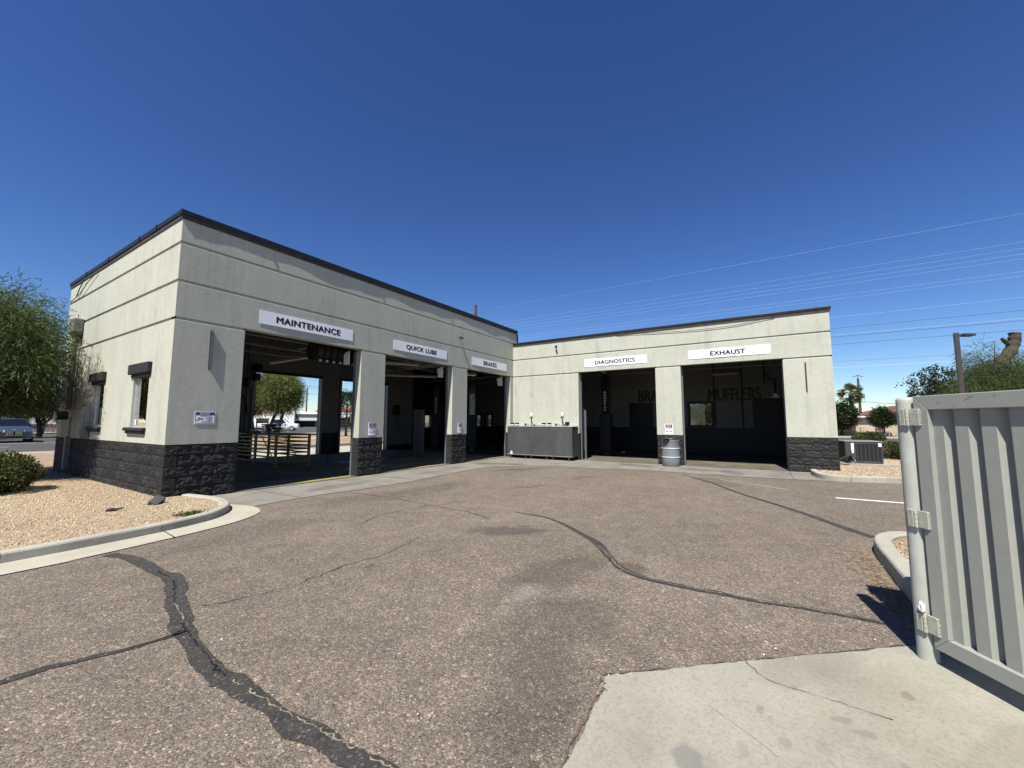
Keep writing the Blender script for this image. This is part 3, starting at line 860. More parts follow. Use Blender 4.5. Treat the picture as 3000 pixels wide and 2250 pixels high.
OCT_F = np.array([(0, 2, 4), (2, 1, 4), (1, 3, 4), (3, 0, 4), (2, 0, 5), (1, 2, 5), (3, 1, 5), (0, 3, 5)])
def stones(name, poly, n, z, smin, smax, parent, mat='stones', seedv=3, dens=None):
    rg = np.random.default_rng(seedv)
    px = np.array(poly)
    lo, hi = px.min(0), px.max(0)
    x = rg.uniform(lo[0], hi[0], n); y = rg.uniform(lo[1], hi[1], n)
    ok = inside(poly, x, y)
    if dens is not None:
        ok &= rg.random(n) < dens(x, y)
    x, y = x[ok], y[ok]; n = len(x)
    s = smin + (smax - smin) * rg.random(n) ** 2.2
    base = np.array([(1, 0, 0), (-1, 0, 0), (0, 1, 0), (0, -1, 0), (0, 0, 1), (0, 0, -1)], float)
    V = base[None] * (s[:, None, None]) * rg.uniform(0.6, 1.25, (n, 6, 1)) * np.array([1, 0.75, 0.55])
    V += rg.normal(0, 0.18, V.shape) * s[:, None, None]
    a = rg.uniform(0, 2 * math.pi, n); ca, sa = np.cos(a), np.sin(a)
    X = V[..., 0] * ca[:, None] - V[..., 1] * sa[:, None]; Y = V[..., 0] * sa[:, None] + V[..., 1] * ca[:, None]
    V = np.stack([X + x[:, None], Y + y[:, None], V[..., 2] + z + s[:, None] * rg.uniform(0.0, 0.45, n)[:, None]], 2)
    F = (OCT_F[None] + (np.arange(n) * 6)[:, None, None]).reshape(-1, 3)
    return stuff(obj(name, mesh_np(name, V.reshape(-1, 3), F), mat, parent))
near_bed = [p for p in bedpoly if p[1] < 8]
nb = [(-9, -2.6)] + [tuple(p[:2]) for p in inn if p[0] > -9] + [(0.3, -0.05), (-0.04, -0.05), (-0.04, 8), (-9, 8)]
stones('gravel', nb, 150000, 0.072, 0.006, 0.019, bed, seedv=3, dens=lambda x, y: np.clip(1.15 - (y + 2.5) * 0.06, 0.3, 1) * (x > -5.0))
stones('gravel', [(11.95, -11.0), (11.9, -10.4), (10.4, -10.6), (10.35, -11.1), (10.9, -12.8), (11.3, -15), (20, -15), (20, -11)], 36000, 0.082, 0.008, 0.024, bed2, seedv=4)
stones('gravel', [(0.95, -10.4), (2.96, -10.38), (3.55, -10.56), (3.7, -11.2), (3.7, -12.5), (0.95, -12.5)], 6000, 0.10, 0.008, 0.024, bed3, seedv=5)
stones('loose_pebbles', [(-2.6, -8.2), (9, -8.2), (9, -2.8), (-2.6, -2.8)], 420, -0.010, 0.004, 0.013, pavement, seedv=8)
stones('loose_pebbles', [(-1.2, -8.5), (0.8, -10.0), (3.0, -9.9), (3, -9), (0, -8.0)], 150, -0.010, 0.004, 0.012, pavement, seedv=9)
stones('loose_pebbles', [(-0.7, -8.38), (0.75, -9.97), (0.85, -9.9), (-0.6, -8.3)], 420, -0.010, 0.004, 0.016, pavement, seedv=10)
stones('loose_pebbles', [(-2.2, -2.68), (-0.7, -2.55), (0.2, -2.05), (0.3, -2.15), (-0.6, -2.75), (-2.2, -2.8)], 90, -0.002, 0.004, 0.012, pavement, seedv=11)

# ------------------------------------------------------------------ the building
shop = thing('auto_shop_building', 'low cream stucco auto repair shop with charcoal block base and five open service bays', 'building')

class Plane:
    """Local wall frame: u runs along the wall, n points into the building, z up."""
    def __init__(s, o, u, n):
        s.o, s.u, s.n = Vector(o), Vector(u), Vector(n)
    def __call__(s, u, n, z):
        return s.o + s.u * u + s.n * n + Vector((0, 0, z))
FA = Plane((0, 0, 0), (1, 0, 0), (0, 1, 0))        # front of the left wing
FL = Plane((0, 0, 0), (0, 1, 0), (1, 0, 0))        # left end wall
FB = Plane((LA, 0, 0), (0, -1, 0), (1, 0, 0))      # front of the right wing

def grid_faces(bm, pl, us, zs, n, holes):
    """Wall skin at depth n with rectangular holes, vertices shared."""
    vm = {}
    def v(i, j):
        if (i, j) not in vm:
            vm[(i, j)] = bm.verts.new(pl(us[i], n, zs[j]))
        return vm[(i, j)]
    for i in range(len(us) - 1):
        for j in range(len(zs) - 1):
            uc, zc = (us[i] + us[i + 1]) / 2, (zs[j] + zs[j + 1]) / 2
            if any(a < uc < b and c < zc < d for a, b, c, d in holes):
                continue
            bm.faces.new((v(i, j), v(i + 1, j), v(i + 1, j + 1), v(i, j + 1)))

def skin(bm, pl, u0, u1, z0, z1, n, holes=()):
    us = sorted({u0, u1, *[min(max(x, u0), u1) for h in holes for x in h[:2]]})
    zs = sorted({z0, z1, *[min(max(x, z0), z1) for h in holes for x in h[2:]]})
    grid_faces(bm, pl, us, zs, n, holes)

def band(pl, u0, u1, z0, z1, holes=(), ret_bottom=GD, lip=True, depth=WT, name='stucco_band', lipranges=None, openbot=(), ends=()):
    bm = B()
    zt = z1 - 0.012 if lip else z1
    skin(bm, pl, u0, u1, z0, zt, 0.0, holes)
    # chamfered lip that catches the light in the groove
    if lip:
        for a, b in (lipranges or [(u0, u1)]):
            quad(bm, pl(a, 0, zt), pl(b, 0, zt), pl(b, 0.012, z1), pl(a, 0.012, z1))
            quad(bm, pl(a, 0.012, z1), pl(b, 0.012, z1), pl(b, GD + 0.002, z1 + 0.001), pl(a, GD + 0.002, z1 + 0.001))
    if ret_bottom:
        for a, b in (lipranges or [(u0, u1)]):
            quad(bm, pl(a, 0, z0), pl(b, 0, z0), pl(b, ret_bottom, z0), pl(a, ret_bottom, z0))
        for a, b in openbot:
            quad(bm, pl(a, ret_bottom, z0), pl(b, ret_bottom, z0), pl(b, depth, z0), pl(a, depth, z0))
    for e in ends:
        quad(bm, pl(e, 0, z0), pl(e, depth, z0), pl(e, depth, zt), pl(e, 0, zt))
    for a, b, c, d in holes:
        c2, d2 = max(c, z0), min(d, zt)
        if c2 >= d2:
            continue
        quad(bm, pl(a, 0, c2), pl(a, depth, c2), pl(a, depth, d2), pl(a, 0, d2))
        quad(bm, pl(b, 0, c2), pl(b, 0, d2), pl(b, depth, d2), pl(b, depth, c2))
        if d <= z1 - 0.05:
            quad(bm, pl(a, 0, d2), pl(a, depth, d2), pl(b, depth, d2), pl(b, 0, d2))
        if c >= z0 + 0.05:
            quad(bm, pl(a, 0, c2), pl(b, 0, c2), pl(b, depth, c2), pl(a, depth, c2))
    bmesh.ops.recalc_face_normals(bm, faces=bm.faces)
    return obj(name, bm, 'stucco', shop)

def groove(pl, u0, u1, z, n=GD):
    bm = B(); quad(bm, pl(u0, n, z - 0.05), pl(u1, n, z - 0.05), pl(u1, n, z + 0.05), pl(u0, n, z + 0.05))
    return obj('groove', bm, 'stucco', shop)

WINS = [(1.035, 1.915, 1.325, 2.42), (3.86, 4.70, 1.325, 2.40)]
# left wing: front
hA = [(a, b, -1, 9) for a, b in OPA]
piersA = [(0, OPA[0][0]), (OPA[0][1], OPA[1][0]), (OPA[1][1], OPA[2][0]), (OPA[2][1], LA)]
for a, b in piersA:
    band(FA, a, b, ZB, G3 + GL, ends=[e for e in (a, b) if 0 < e < LA])
band(FA, 0, LA, G3 + GU, G2 + GL, ret_bottom=GD, openbot=OPA)
band(FA, 0, LA, G2 + GU, G1 + GL)
band(FA, 0, LA + 0.32, G1 + GU, ZT + 0.02, lip=False)
bm = B()
for z in (G1, G2):
    quad(bm, FA(GD, GD, z - 0.05), FA(LA + 0.3, GD, z - 0.05), FA(LA + 0.3, GD, z + 0.05), FA(GD, GD, z + 0.05))
for a, b in piersA:
    # recessed core of each pier behind the groove
    a2, b2 = a + GD, b - GD
    box(bm, a2, min(b2, LA), GD, WT, G3 - 0.08, G3 + 0.03)
obj('groove', bm, 'stucco', shop)
# left end wall
band(FL, 0, D, ZB, G3 + GL, WINS)
band(FL, 0, D, G3 + GU, G2 + GL)
band(FL, 0, D, G2 + GU, G1 + GL)
band(FL, 0, D, G1 + GU, ZT + 0.02, lip=False)
bm = B()
for z in (G1, G2, G3):
    quad(bm, FL(GD, GD, z - 0.05), FL(D, GD, z - 0.05), FL(D, GD, z + 0.05), FL(GD, GD, z + 0.05))
obj('groove', bm, 'stucco', shop)
# parapet end of the left wing above the lower roof
bm = B(); quad(bm, (LA + 0.32, 0, 4.2), (LA + 0.32, D, 4.2), (LA + 0.32, D, ZT), (LA + 0.32, 0, ZT))
quad(bm, (LA, 0, 4.70), (LA + 0.32, 0, 4.70), (LA + 0.32, 0, G1 + GU), (LA, 0, G1 + GU))
obj('parapet_end', bm, 'stucco', shop)
# right wing: front
hB = [(a, b, -1, 9) for a, b in OPB]
piersB = [(0, OPB[0][0]), (OPB[0][1], OPB[1][0]), (OPB[1][1], LB)]
for a, b in piersB:
    band(FB, a, b, ZB, G3 + GL, ends=[e for e in (a, b) if 0 < e < LB])
band(FB, 0, LB, G3 + GU, G2 + GL, openbot=OPB)
band(FB, 0, LB, G2 + GU, ZTB + 0.02, lip=False)
bm = B()
quad(bm, FB(0, GD, G2 - 0.05), FB(LB - GD, GD, G2 - 0.05), FB(LB - GD, GD, G2 + 0.05), FB(0, GD, G2 + 0.05))
for a, b in piersB:
    box(bm, LA + GD, LA + WT, -(b - GD), -(a + GD if a > 0 else 0), G3 - 0.08, G3 + 0.03)
obj('groove', bm, 'stucco', shop)
# control joint in the right wing's wall: a thin proud bead
bm = B(); box(bm, LA - 0.004, LA + 0.01, -2.196, -2.184, 1.02, G3 + GL - 0.02); box(bm, LA - 0.004, LA + 0.01, -2.196, -2.184, G3 + GU + .01, G2 + GL - 0.02); box(bm, LA - 0.004, LA + 0.01, -2.196, -2.184, G2 + GU + .01, ZTB)
obj('control_joint', bm, 'stucco', shop)
# south and east walls of the right wing, north wall
XE = 18.72
bm = B()
PS = Plane((LA, -LB, 0), (1, 0, 0), (0, 1, 0))
skin(bm, PS, 0, XE - LA, 0, ZTB + 0.02, 0.0)
PE_OUT = Plane((XE, 0, 0), (0, 1, 0), (-1, 0, 0))
EH = [(-7.0, -6.05, 1.32, 2.35), (5.75, 6.15, 1.2, 1.9), (6.6, 7.1, 1.2, 1.9)]
skin(bm, PE_OUT, -LB, D, 0, ZTB + 0.02, 0.0, EH)
PN = Plane((0, D, 0), (1, 0, 0), (0, -1, 0))
NH = [(2.1, 4.0, 0, 3.39), (5.03, 7.88, 0, 3.39), (8.83, 11.62, 0, 3.39), (14.43, 15.0, 1.12, 1.83), (15.32, 15.74, 2.37, 2.95)]
NH[0] = (1.25, 4.06, 0, 3.39)
skin(bm, PN, 0, LA + 0.32, 0, ZT + 0.02, 0.0, NH)
skin(bm, PN, LA + 0.32, XE, 0, ZTB, 0.0, NH)
obj('rear_wall', bm, 'stucco', shop)

# ---- charcoal split-face block base, one object per block
def base_part(pl, u0, u1, n0=0.034):
    bm = B()
    quad(bm, pl(u0, n0, 0), pl(u1, n0, 0), pl(u1, n0, ZB - 0.002), pl(u0, n0, ZB - 0.002))
    return obj('block_base', bm, 'block', shop)
def block_mesh(w, seedv, h=0.2032, depth=0.195, end_l=False, end_r=False, gx=8, gz=5, plain=False):
    rg = random.Random(seedv)
    bm = B(); j = 0.0045
    V = {}
    tilt = rg.uniform(-0.006, 0.006)
    for i in range(gx + 1):
        for k in range(gz + 1):
            e = i in (0, gx) or k in (0, gz)
            n = 0.012 if e else (0.004 + rg.uniform(-0.014, 0.010) + tilt * (i / gx - 0.5))
            u = j + (w - 2 * j) * i / gx + (0 if i in (0, gx) else rg.uniform(-0.3, 0.3) * w / gx)
            z = j + (h - 2 * j) * k / gz + (0 if k in (0, gz) else rg.uniform(-0.3, 0.3) * h / gz)
            V[i, k] = bm.verts.new((u, n, z))
    for i in range(gx):
        for k in range(gz):
            a, b, c, d = V[i, k], V[i + 1, k], V[i + 1, k + 1], V[i, k + 1]
            if rg.random() < 0.5:
                bm.faces.new((a, b, c)); bm.faces.new((a, c, d))
            else:
                bm.faces.new((a, b, d)); bm.faces.new((b, c, d))
    # body behind the split face
    q = [bm.verts.new((u, n, z)) for u in (j, w - j) for n in (0.012, depth) for z in (j, h - j)]
    for f in ((0, 1, 3, 2), (4, 6, 7, 5), (0, 2, 6, 4), (1, 5, 7, 3)):
        bm.faces.new([q[i] for i in f])
    bmesh.ops.recalc_face_normals(bm, faces=bm.faces)
    me = bpy.data.meshes.new('block'); bm.normal_update(); bm.to_mesh(me); bm.free()
    me.materials.append(M['block'])
    return me
BM_CACHE = {}
def block(w, pl, u, z, rgx, base):
    key = (round(w, 3), rgx.randrange(7))
    if key not in BM_CACHE:
        BM_CACHE[key] = block_mesh(w, hash(key) % 100000, gx=max(4, int(round(w / 0.05))))
    o = bpy.data.objects.new('block', BM_CACHE[key])
    mt = Matrix((pl.u, pl.n, Vector((0, 0, 1)))).transposed().to_4x4()
    mt.translation = pl(u, 0.002, z)
    o.matrix_world = mt
    link(o, base)
def course_run(pl, u0, u1, seedv, start_half=False, base=None):
    L = u1 - u0
    base = base or base_part(pl, u0 + 0.006, u1 - 0.006)
    n = max(1, round(L / 0.4064))
    w = L / n
    rgx = random.Random(seedv)
    for c in range(5):
        z = c * 0.2032
        if (c % 2 == 0) == start_half:
            block(w / 2, pl, u0, z, rgx, base)
            for k in range(n - 1):
                block(w, pl, u0 + w / 2 + k * w, z, rgx, base)
            block(w / 2, pl, u1 - w / 2, z, rgx, base)
        else:
            for k in range(n):
                block(w, pl, u0 + k * w, z, rgx, base)
course_run(FA, *piersA[0], 1)
course_run(FA, *piersA[1], 2, True)
course_run(FA, *piersA[2], 3)
course_run(FA, *piersA[3], 4)
course_run(FL, 0.21, D, 5, True)
# corner ends so the end wall starts with the front blocks' ends
course_run(Plane((0, 0, 0), (0, 1, 0), (1, 0, 0)), 0.0, 0.21, 6)
course_run(FB, *piersB[0], 7)
course_run(FB, *piersB[1], 8, True)
course_run(FB, *piersB[2], 9)

# ---- coping
def coping(pl, u0, u1, z0, z1, name='coping', over=0.036, wav=0.011, seedv=1):
    rg = np.random.default_rng(seedv)
    n = int((u1 - u0) / 0.12) + 2
    us = np.linspace(u0, u1, n)
    ph = rg.uniform(0, 6, 5)
    w_ = wav * (0.5 * np.sin(us * 1.9 + ph[0]) + 0.35 * np.sin(us * 4.3 + ph[1]) + 0.3 * np.sin(us * 0.8 + ph[2]))
    env = np.clip(np.minimum(us - u0, u1 - us) / 0.5, 0, 1)
    w_ = w_ * env
    bm = B(); rows = []
    for u, o in zip(us, w_):
        rows.append([bm.verts.new(pl(u, nn, z)) for nn, z in ((0.02, z0 + 0.088), (-over - o, z0 + 0.076), (-over - 0.004 - o * 0.4, z1 - 0.012), (-over + 0.004, z1), (0.25, z1 - 0.02), (0.25, z1 - 0.08), (0.02, z1 - 0.06))])
    for a, b in zip(rows, rows[1:]):
        for k in range(6):
            bm.faces.new((a[k], a[k + 1], b[k + 1], b[k]))
    bm.faces.new(rows[0]); bm.faces.new(list(reversed(rows[-1])))
    bmesh.ops.recalc_face_normals(bm, faces=bm.faces)
    obj(name, bm, 'coping', shop)
    bm = B()
    k = -0.019
    a, b, c, d = pl(u0 + over + k, k, z0 + 0.001), pl(u1 - over - k, k, z0 + 0.001), pl(u1 - over - k, k, z0 + 0.09), pl(u0 + over + k, k, z0 + 0.09)
    quad(bm, a, b, c, d); quad(bm, a, b, pl(u1 - over, 0.02, z0 + 0.001), pl(u0 + over, 0.02, z0 + 0.001))
    obj('coping_nailer', bm, 'nailer', shop)
coping(FA, -0.040, LA + 0.335, ZT + 0.012, 5.488, seedv=2)
coping(FL, -0.0405, D + 0.04, ZT + 0.0125, 5.489, wav=0.004, seedv=3)
coping(FB, 0.0, LB + 0.05, ZTB + 0.012, 4.858, over=0.034, wav=0.003, seedv=4)
bm = B()
for u in np.arange(1.5, LA, 3.05):
    box(bm, u, u + 0.02, -0.052, -0.030, ZT + 0.08, 5.492)
for u in np.arange(1.5, LB, 3.05):
    box(bm, LA - 0.049, LA - 0.030, -u - 0.02, -u, ZTB + 0.08, 4.862)
for u in (1.2, 2.2, 4.3, 6.2):
    box(bm, -0.051, -0.030, u, u + 0.02, ZT + 0.08, 5.493)
obj('coping_splice', bm, 'coping', shop)
bm = B(); box(bm, LA + 0.30, LA + 0.345, -0.05, 0.06, 4.86, 5.31)
obj('corner_downturn', bm, 'coping', shop)
# roofs
bm = B(); quad(bm, (0.1, 0.1, 5.02), (LA + 0.31, 0.1, 5.02), (LA + 0.31, D - 0.05, 5.02), (0.1, D - 0.05, 5.02))
quad(bm, (LA + 0.06, -LB + 0.1, 4.45), (XE - 0.06, -LB + 0.1, 4.45), (XE - 0.06, 0.1, 4.45), (LA + 0.06, 0.1, 4.45))
quad(bm, (LA + 0.31, 0.1, 4.45), (XE - 0.06, 0.1, 4.45), (XE - 0.06, D - 0.06, 4.45), (LA + 0.31, D - 0.06, 4.45))
obj('roof', bm, 'roof', shop)
# loose black cable under the right wing's coping
bm = B(); tube(bm, catmull([(LA - 0.03, -4.6, 4.71), (LA - 0.03, -5.3, 4.685), (LA - 0.03, -5.8, 4.645), (LA - 0.03, -7.0, 4.585), (LA - 0.03, -7.9, 4.57), (LA - 0.03, -8.6, 4.60), (LA - 0.03, -9.3, 4.68), (LA - 0.03, -9.6, 4.71)], 6), 0.008, 5)
obj('loose_cable', bm, 'rubber', shop)
bm = B(); tube(bm, catmull([(-0.03, 5.2, 5.29), (-0.05, 5.9, 5.15), (-0.05, 6.6, 4.95), (-0.03, 7.4, 4.90), (0, 7.8, 4.93)], 6), 0.010, 5)
tube(bm, [(-0.05, 6.3, 5.30), (-0.05, 6.7, 5.1), (-0.04, 7.0, 4.93)], 0.012, 5)
obj('loose_cable', bm, 'nailer', shop)
# wall patch marks
bm = B(); box(bm, LA - 0.006, LA + 0.01, -0.90, -0.87, 2.60, 2.63); box(bm, LA - 0.006, LA + 0.01, -0.93, -0.90, 2.53, 2.56)
obj('anchor_hole', bm, 'ink', shop)
bm = B(); tube(bm, catmull([(LA - 0.008, -0.12, 3.05), (LA - 0.008, -0.15, 2.5), (LA - 0.008, -0.25, 2.0), (LA - 0.008, -0.29, 1.6), (LA - 0.008, -0.28, 1.3)], 5), 0.010, 5)
obj('caulk_bead', bm, 'stucco', shop)

# ---- blades on the walls
def blade(pl, u, z0, z1, d, mat, label=None):
    bm = B()
    p = [pl(u - 0.006, 0, z0), pl(u + 0.006, 0, z0), pl(u + 0.006, -d, z0), pl(u - 0.006, -d, z0)]
    a = [bm.verts.new(x) for x in p]; b = [bm.verts.new(x + Vector((0, 0, z1 - z0))) for x in p]
    for k in range(4):
        bm.faces.new((a[k], a[(k + 1) % 4], b[(k + 1) % 4], b[k]))
    bm.faces.new(a); bm.faces.new(b)
    # angle flange on the wall
    p = [pl(u - 0.03, -0.0005, z0), pl(u - 0.006, -0.0005, z0), pl(u - 0.006, -0.006, z0), pl(u - 0.03, -0.006, z0)]
    a = [bm.verts.new(x) for x in p]; b = [bm.verts.new(x + Vector((0, 0, z1 - z0))) for x in p]
    for k in range(4):
        bm.faces.new((a[k], a[(k + 1) % 4], b[(k + 1) % 4], b[k]))
    bmesh.ops.recalc_face_normals(bm, faces=bm.faces)
    return obj('wall_blade', bm, mat, shop)
blade(FA, 0.615, 2.46, 3.25, 0.043, 'fin')
blade(FB, 10.31, 2.36, 3.24, 0.043, 'fin_dark')

# ---- end wall windows
for k, (y0, y1, z0, z1) in enumerate(WINS):
    w = obj('window', bpy.data.meshes.new('window'), None, shop)
    bm = B()
    fx0, fx1 = 0.045, 0.085
    for a in ((y0, y0 + 0.035, z0, z1), (y1 - 0.035, y1, z0, z1), (y0 + 0.035, y1 - 0.035, z0, z0 + 0.04), (y0 + 0.035, y1 - 0.035, z1 - 0.035, z1)):
        box(bm, fx0, fx1, a[0], a[1], a[2], a[3])
    bm.to_mesh(w.data); bm.free(); w.data.materials.append(M['galv'])
    bm = B(); quad(bm, (0.065, y0 + 0.03, z0 + 0.03), (0.065, y1 - 0.03, z0 + 0.03), (0.065, y1 - 0.03, z1 - 0.03), (0.065, y0 + 0.03, z1 - 0.03))
    obj('pane', bm, 'glass', w)
    bm = B(); box(bm, -0.075, 0.04, y0 - 0.10, y1 + 0.13, z1 - 0.005, z1 + 0.20, 0.008); box(bm, -0.035, 0.04, y0 - 0.06, y1 + 0.06, z1 - 0.075, z1 - 0.006, 0.004)
    obj('lintel', bm, 'char_trim', w)
    bm = B(); box(bm, -0.085, 0.05, y0 - 0.04, y1 + 0.13, z0 - 0.075, z0 - 0.002, 0.018); box(bm, -0.05, 0.02, y0 + 0.0, y1 + 0.08, z0 - 0.13, z0 - 0.076, 0.006)
    obj('sill', bm, 'char_trim', w)
    if k == 0:
        bm = B(); quad(bm, (0.060, y1 - 0.12, z0 + 0.05), (0.060, y1 - 0.05, z0 + 0.05), (0.060, y1 - 0.05, z0 + 0.16), (0.060, y1 - 0.12, z0 + 0.16))
        obj('sticker', bm, 'sign_white', w)

# ---- interior
bm = B()
PAi = Plane((0, WT, 0), (1, 0, 0), (0, 1, 0))
skin(bm, PAi, WT, LA + WT, 0, 5.0, 0, [(a, b, -1, G3 + GU) for a, b in OPA])
PLi = Plane((WT, 0, 0), (0, 1, 0), (1, 0, 0))
skin(bm, PLi, WT, D - WT, 0, 5.0, 0, WINS)
PBi = Plane((LA + WT, 0, 0), (0, -1, 0), (1, 0, 0))
skin(bm, PBi, 0, LB - WT, 0, 4.44, 0, [(a, b, -1, G3 + GU) for a, b in OPB])
PNi = Plane((0, D - WT, 0), (1, 0, 0), (0, -1, 0))
skin(bm, PNi, WT, 13.45, 0, 5.0, 0, NH)
PEi = Plane((18.5, 0, 0), (0, 1, 0), (-1, 0, 0))
skin(bm, PEi, -LB + WT, D - WT, 1.2, 4.44, 0, EH)
PSi = Plane((LA, -LB + WT, 0), (1, 0, 0), (0, 1, 0))
skin(bm, PSi, WT, 18.5 - LA, 1.2, 4.44, 0)
for a, b, c, d in NH:   # reveals of the rear openings
    for u in (a, b):
        quad(bm, (u, D, c), (u, D - WT, c), (u, D - WT, d), (u, D, d))
    quad(bm, (a, D, d), (b, D, d), (b, D - WT, d), (a, D - WT, d))
for a, b, c, d in EH:
    for u in (a, b):
        quad(bm, (XE, u, c), (18.5, u, c), (18.5, u, d), (XE, u, d))
    quad(bm, (XE, a, d), (XE, b, d), (18.5, b, d), (18.5, a, d)); quad(bm, (XE, a, c), (XE, b, c), (18.5, b, c), (18.5, a, c))
obj('interior_wall', bm, 'int_white', shop)
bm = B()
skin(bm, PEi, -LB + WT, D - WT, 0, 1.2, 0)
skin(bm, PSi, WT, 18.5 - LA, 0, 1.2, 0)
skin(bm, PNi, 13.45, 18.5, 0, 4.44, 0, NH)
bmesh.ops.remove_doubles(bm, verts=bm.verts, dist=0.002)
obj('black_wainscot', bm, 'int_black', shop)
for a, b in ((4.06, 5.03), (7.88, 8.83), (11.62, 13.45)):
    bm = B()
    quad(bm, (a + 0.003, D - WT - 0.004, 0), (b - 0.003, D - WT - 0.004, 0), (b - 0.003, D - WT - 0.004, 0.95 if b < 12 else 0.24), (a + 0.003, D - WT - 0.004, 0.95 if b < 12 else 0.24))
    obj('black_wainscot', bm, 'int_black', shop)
bm = B()
quad(bm, (WT, WT, 4.90), (LA + 0.3, WT, 4.90), (LA + 0.3, D - WT, 4.90), (WT, D - WT, 4.90))
quad(bm, (LA + WT, -LB + WT, 4.42), (18.5, -LB + WT, 4.42), (18.5, WT, 4.42), (LA + WT, WT, 4.42))
quad(bm, (LA + 0.3, WT, 4.42), (18.5, WT, 4.42), (18.5, D - WT, 4.42), (LA + 0.3, D - WT, 4.42))
quad(bm, (LA + 0.3, WT, 4.42), (LA + 0.3, D - WT, 4.42), (LA + 0.3, D - WT, 4.9), (LA + 0.3, WT, 4.9))
obj('roof_deck', bm, 'deck', shop)
bm = B()
flat(bm, [(LA - 0.05 + 0.2, -LB + 0.1), (XE, -LB + 0.1), (XE, D + 0.02), (LA + 0.15, D + 0.02)], 0.004)
flat(bm, [(LA + 0.02, -LB + 0.1), (LA + 0.15, -LB + 0.1), (LA + 0.15, 0.05), (LA + 0.02, 0.05)], 0.004)
struct(obj('floor', bm, 'slab'))
bm = B(); flat(bm, [(0.05, 0.05), (LA + 0.15, 0.05), (LA + 0.15, D + 0.02), (0.05, D + 0.02)], 0.004)
floor = struct(obj('floor', bm, 'slab_lightened'))
bm = B()
for a, b in OPA:
    box(bm, a + 0.02, b - 0.02, 0.02, 0.10, -0.002, 0.016)
obj('threshold', bm, 'apron', floor)
ribbon('yellow_line', [(2.5, 0.24), (3.3, 0.25), (4.12, 0.27)], 0.10, 0.008, 'yellow_floor', floor, 0.1, 4, 90)
ribbon('yellow_line', [(5.9, 0.26), (6.5, 0.27), (7.2, 0.28)], 0.08, 0.008, 'yellow_floor', floor, 0.1, 4, 91)
ribbon('yellow_line', [(5.05, 1.5), (6.5, 1.8)], 0.7, 0.008, 'yellow_floor', floor, 0.1, 4, 92)
bm = B(); flat(bm, [(2.15, 1.1), (4.0, 1.1), (4.0, 1.95), (2.15, 1.95)], 0.008); flat(bm, [(5.6, 3.3), (9.0, 3.3), (9.0, 4.2), (5.6, 4.2)], 0.008)
obj('service_pit_cover', bm, 'int_black', floor)
bm = B()
for y in (1.55, 3.1, 4.65, 6.2):
    # open web joists across the left wing
    for z in (3.93, 4.55):
        box(bm, WT, LA, y - 0.03, y + 0.03, z - 0.02, z + 0.02)
    x = 0.5; k = 0
    while x < LA - 0.6:
        z0, z1 = (3.93, 4.55) if k % 2 == 0 else (4.55, 3.93)
        tube(bm, [(x, y, z0), (x + 0.45, y, z1)], 0.012, 4)
        x += 0.45; k += 1
obj('roof_joists', bm, 'white_steel', shop)
bm = B()
for x in (14.2, 16.3):
    for z in (3.75, 4.25):
        box(bm, x - 0.03, x + 0.03, -LB + WT, D - WT, z - 0.02, z + 0.02)
    y = -LB + 0.5; k = 0
    while y < 7:
        z0, z1 = (3.75, 4.25) if k % 2 == 0 else (4.25, 3.75)
        tube(bm, [(x, y, z0), (x, y + 0.45, z1)], 0.012, 4); y += 0.45; k += 1
obj('roof_joists', bm, 'white_steel', shop)
# door tracks, raised sectional doors
for a, b in OPA:
    for u, s in ((a, 1), (b, -1)):
        bm = B(); box(bm, u - 0.03, u + 0.03, WT + 0.004, WT + 0.07, 0.01, 3.35)
        obj('door_track', bm, 'steel_grey', shop)
        bm = B(); tube(bm, catmull([(u - s * 0.02, WT + 0.08, 3.2), (u - s * 0.02, WT + 0.13, 3.5), (u - s * 0.02, WT + 0.4, 3.68), (u - s * 0.02, WT + 2.9, 3.72)], 5), 0.025, 5)
        obj('door_track', bm, 'steel_grey', shop)
for a, b in OPB:
    for u in (a, b):
        bm = B(); box(bm, LA + WT + 0.004, LA + WT + 0.07, -u - 0.03, -u + 0.03, 0.01, 3.35)
        obj('door_track', bm, 'steel_grey', shop)
for a, b in OPA[:]:
    bm = B()
    bx = b - 0.12
    quad(bm, (bx, WT + 0.12, 3.00), (bx, WT + 0.12, 3.40), (bx, WT + 0.42, 3.32), (bx, WT + 0.32, 3.02))
    box(bm, bx - 0.02, bx, WT + 0.12, WT + 0.35, 3.02, 3.30)
    obj('door_bracket', bm, 'plastic_white', shop)
for a, b in ((5.03, 7.88), (8.83, 11.62), (1.25, 4.06)):
    for u in (a, b):
        bm = B(); box(bm, u - 0.045, u + 0.045, D - WT - 0.09, D - WT - 0.006, 0.01, 3.45)
        obj('door_track', bm, 'steel_grey', shop)
    bm = B(); box(bm, a, b, D - WT - 0.10, D - WT - 0.006, 3.36, 3.47)
    obj('door_header', bm, 'int_black', shop)
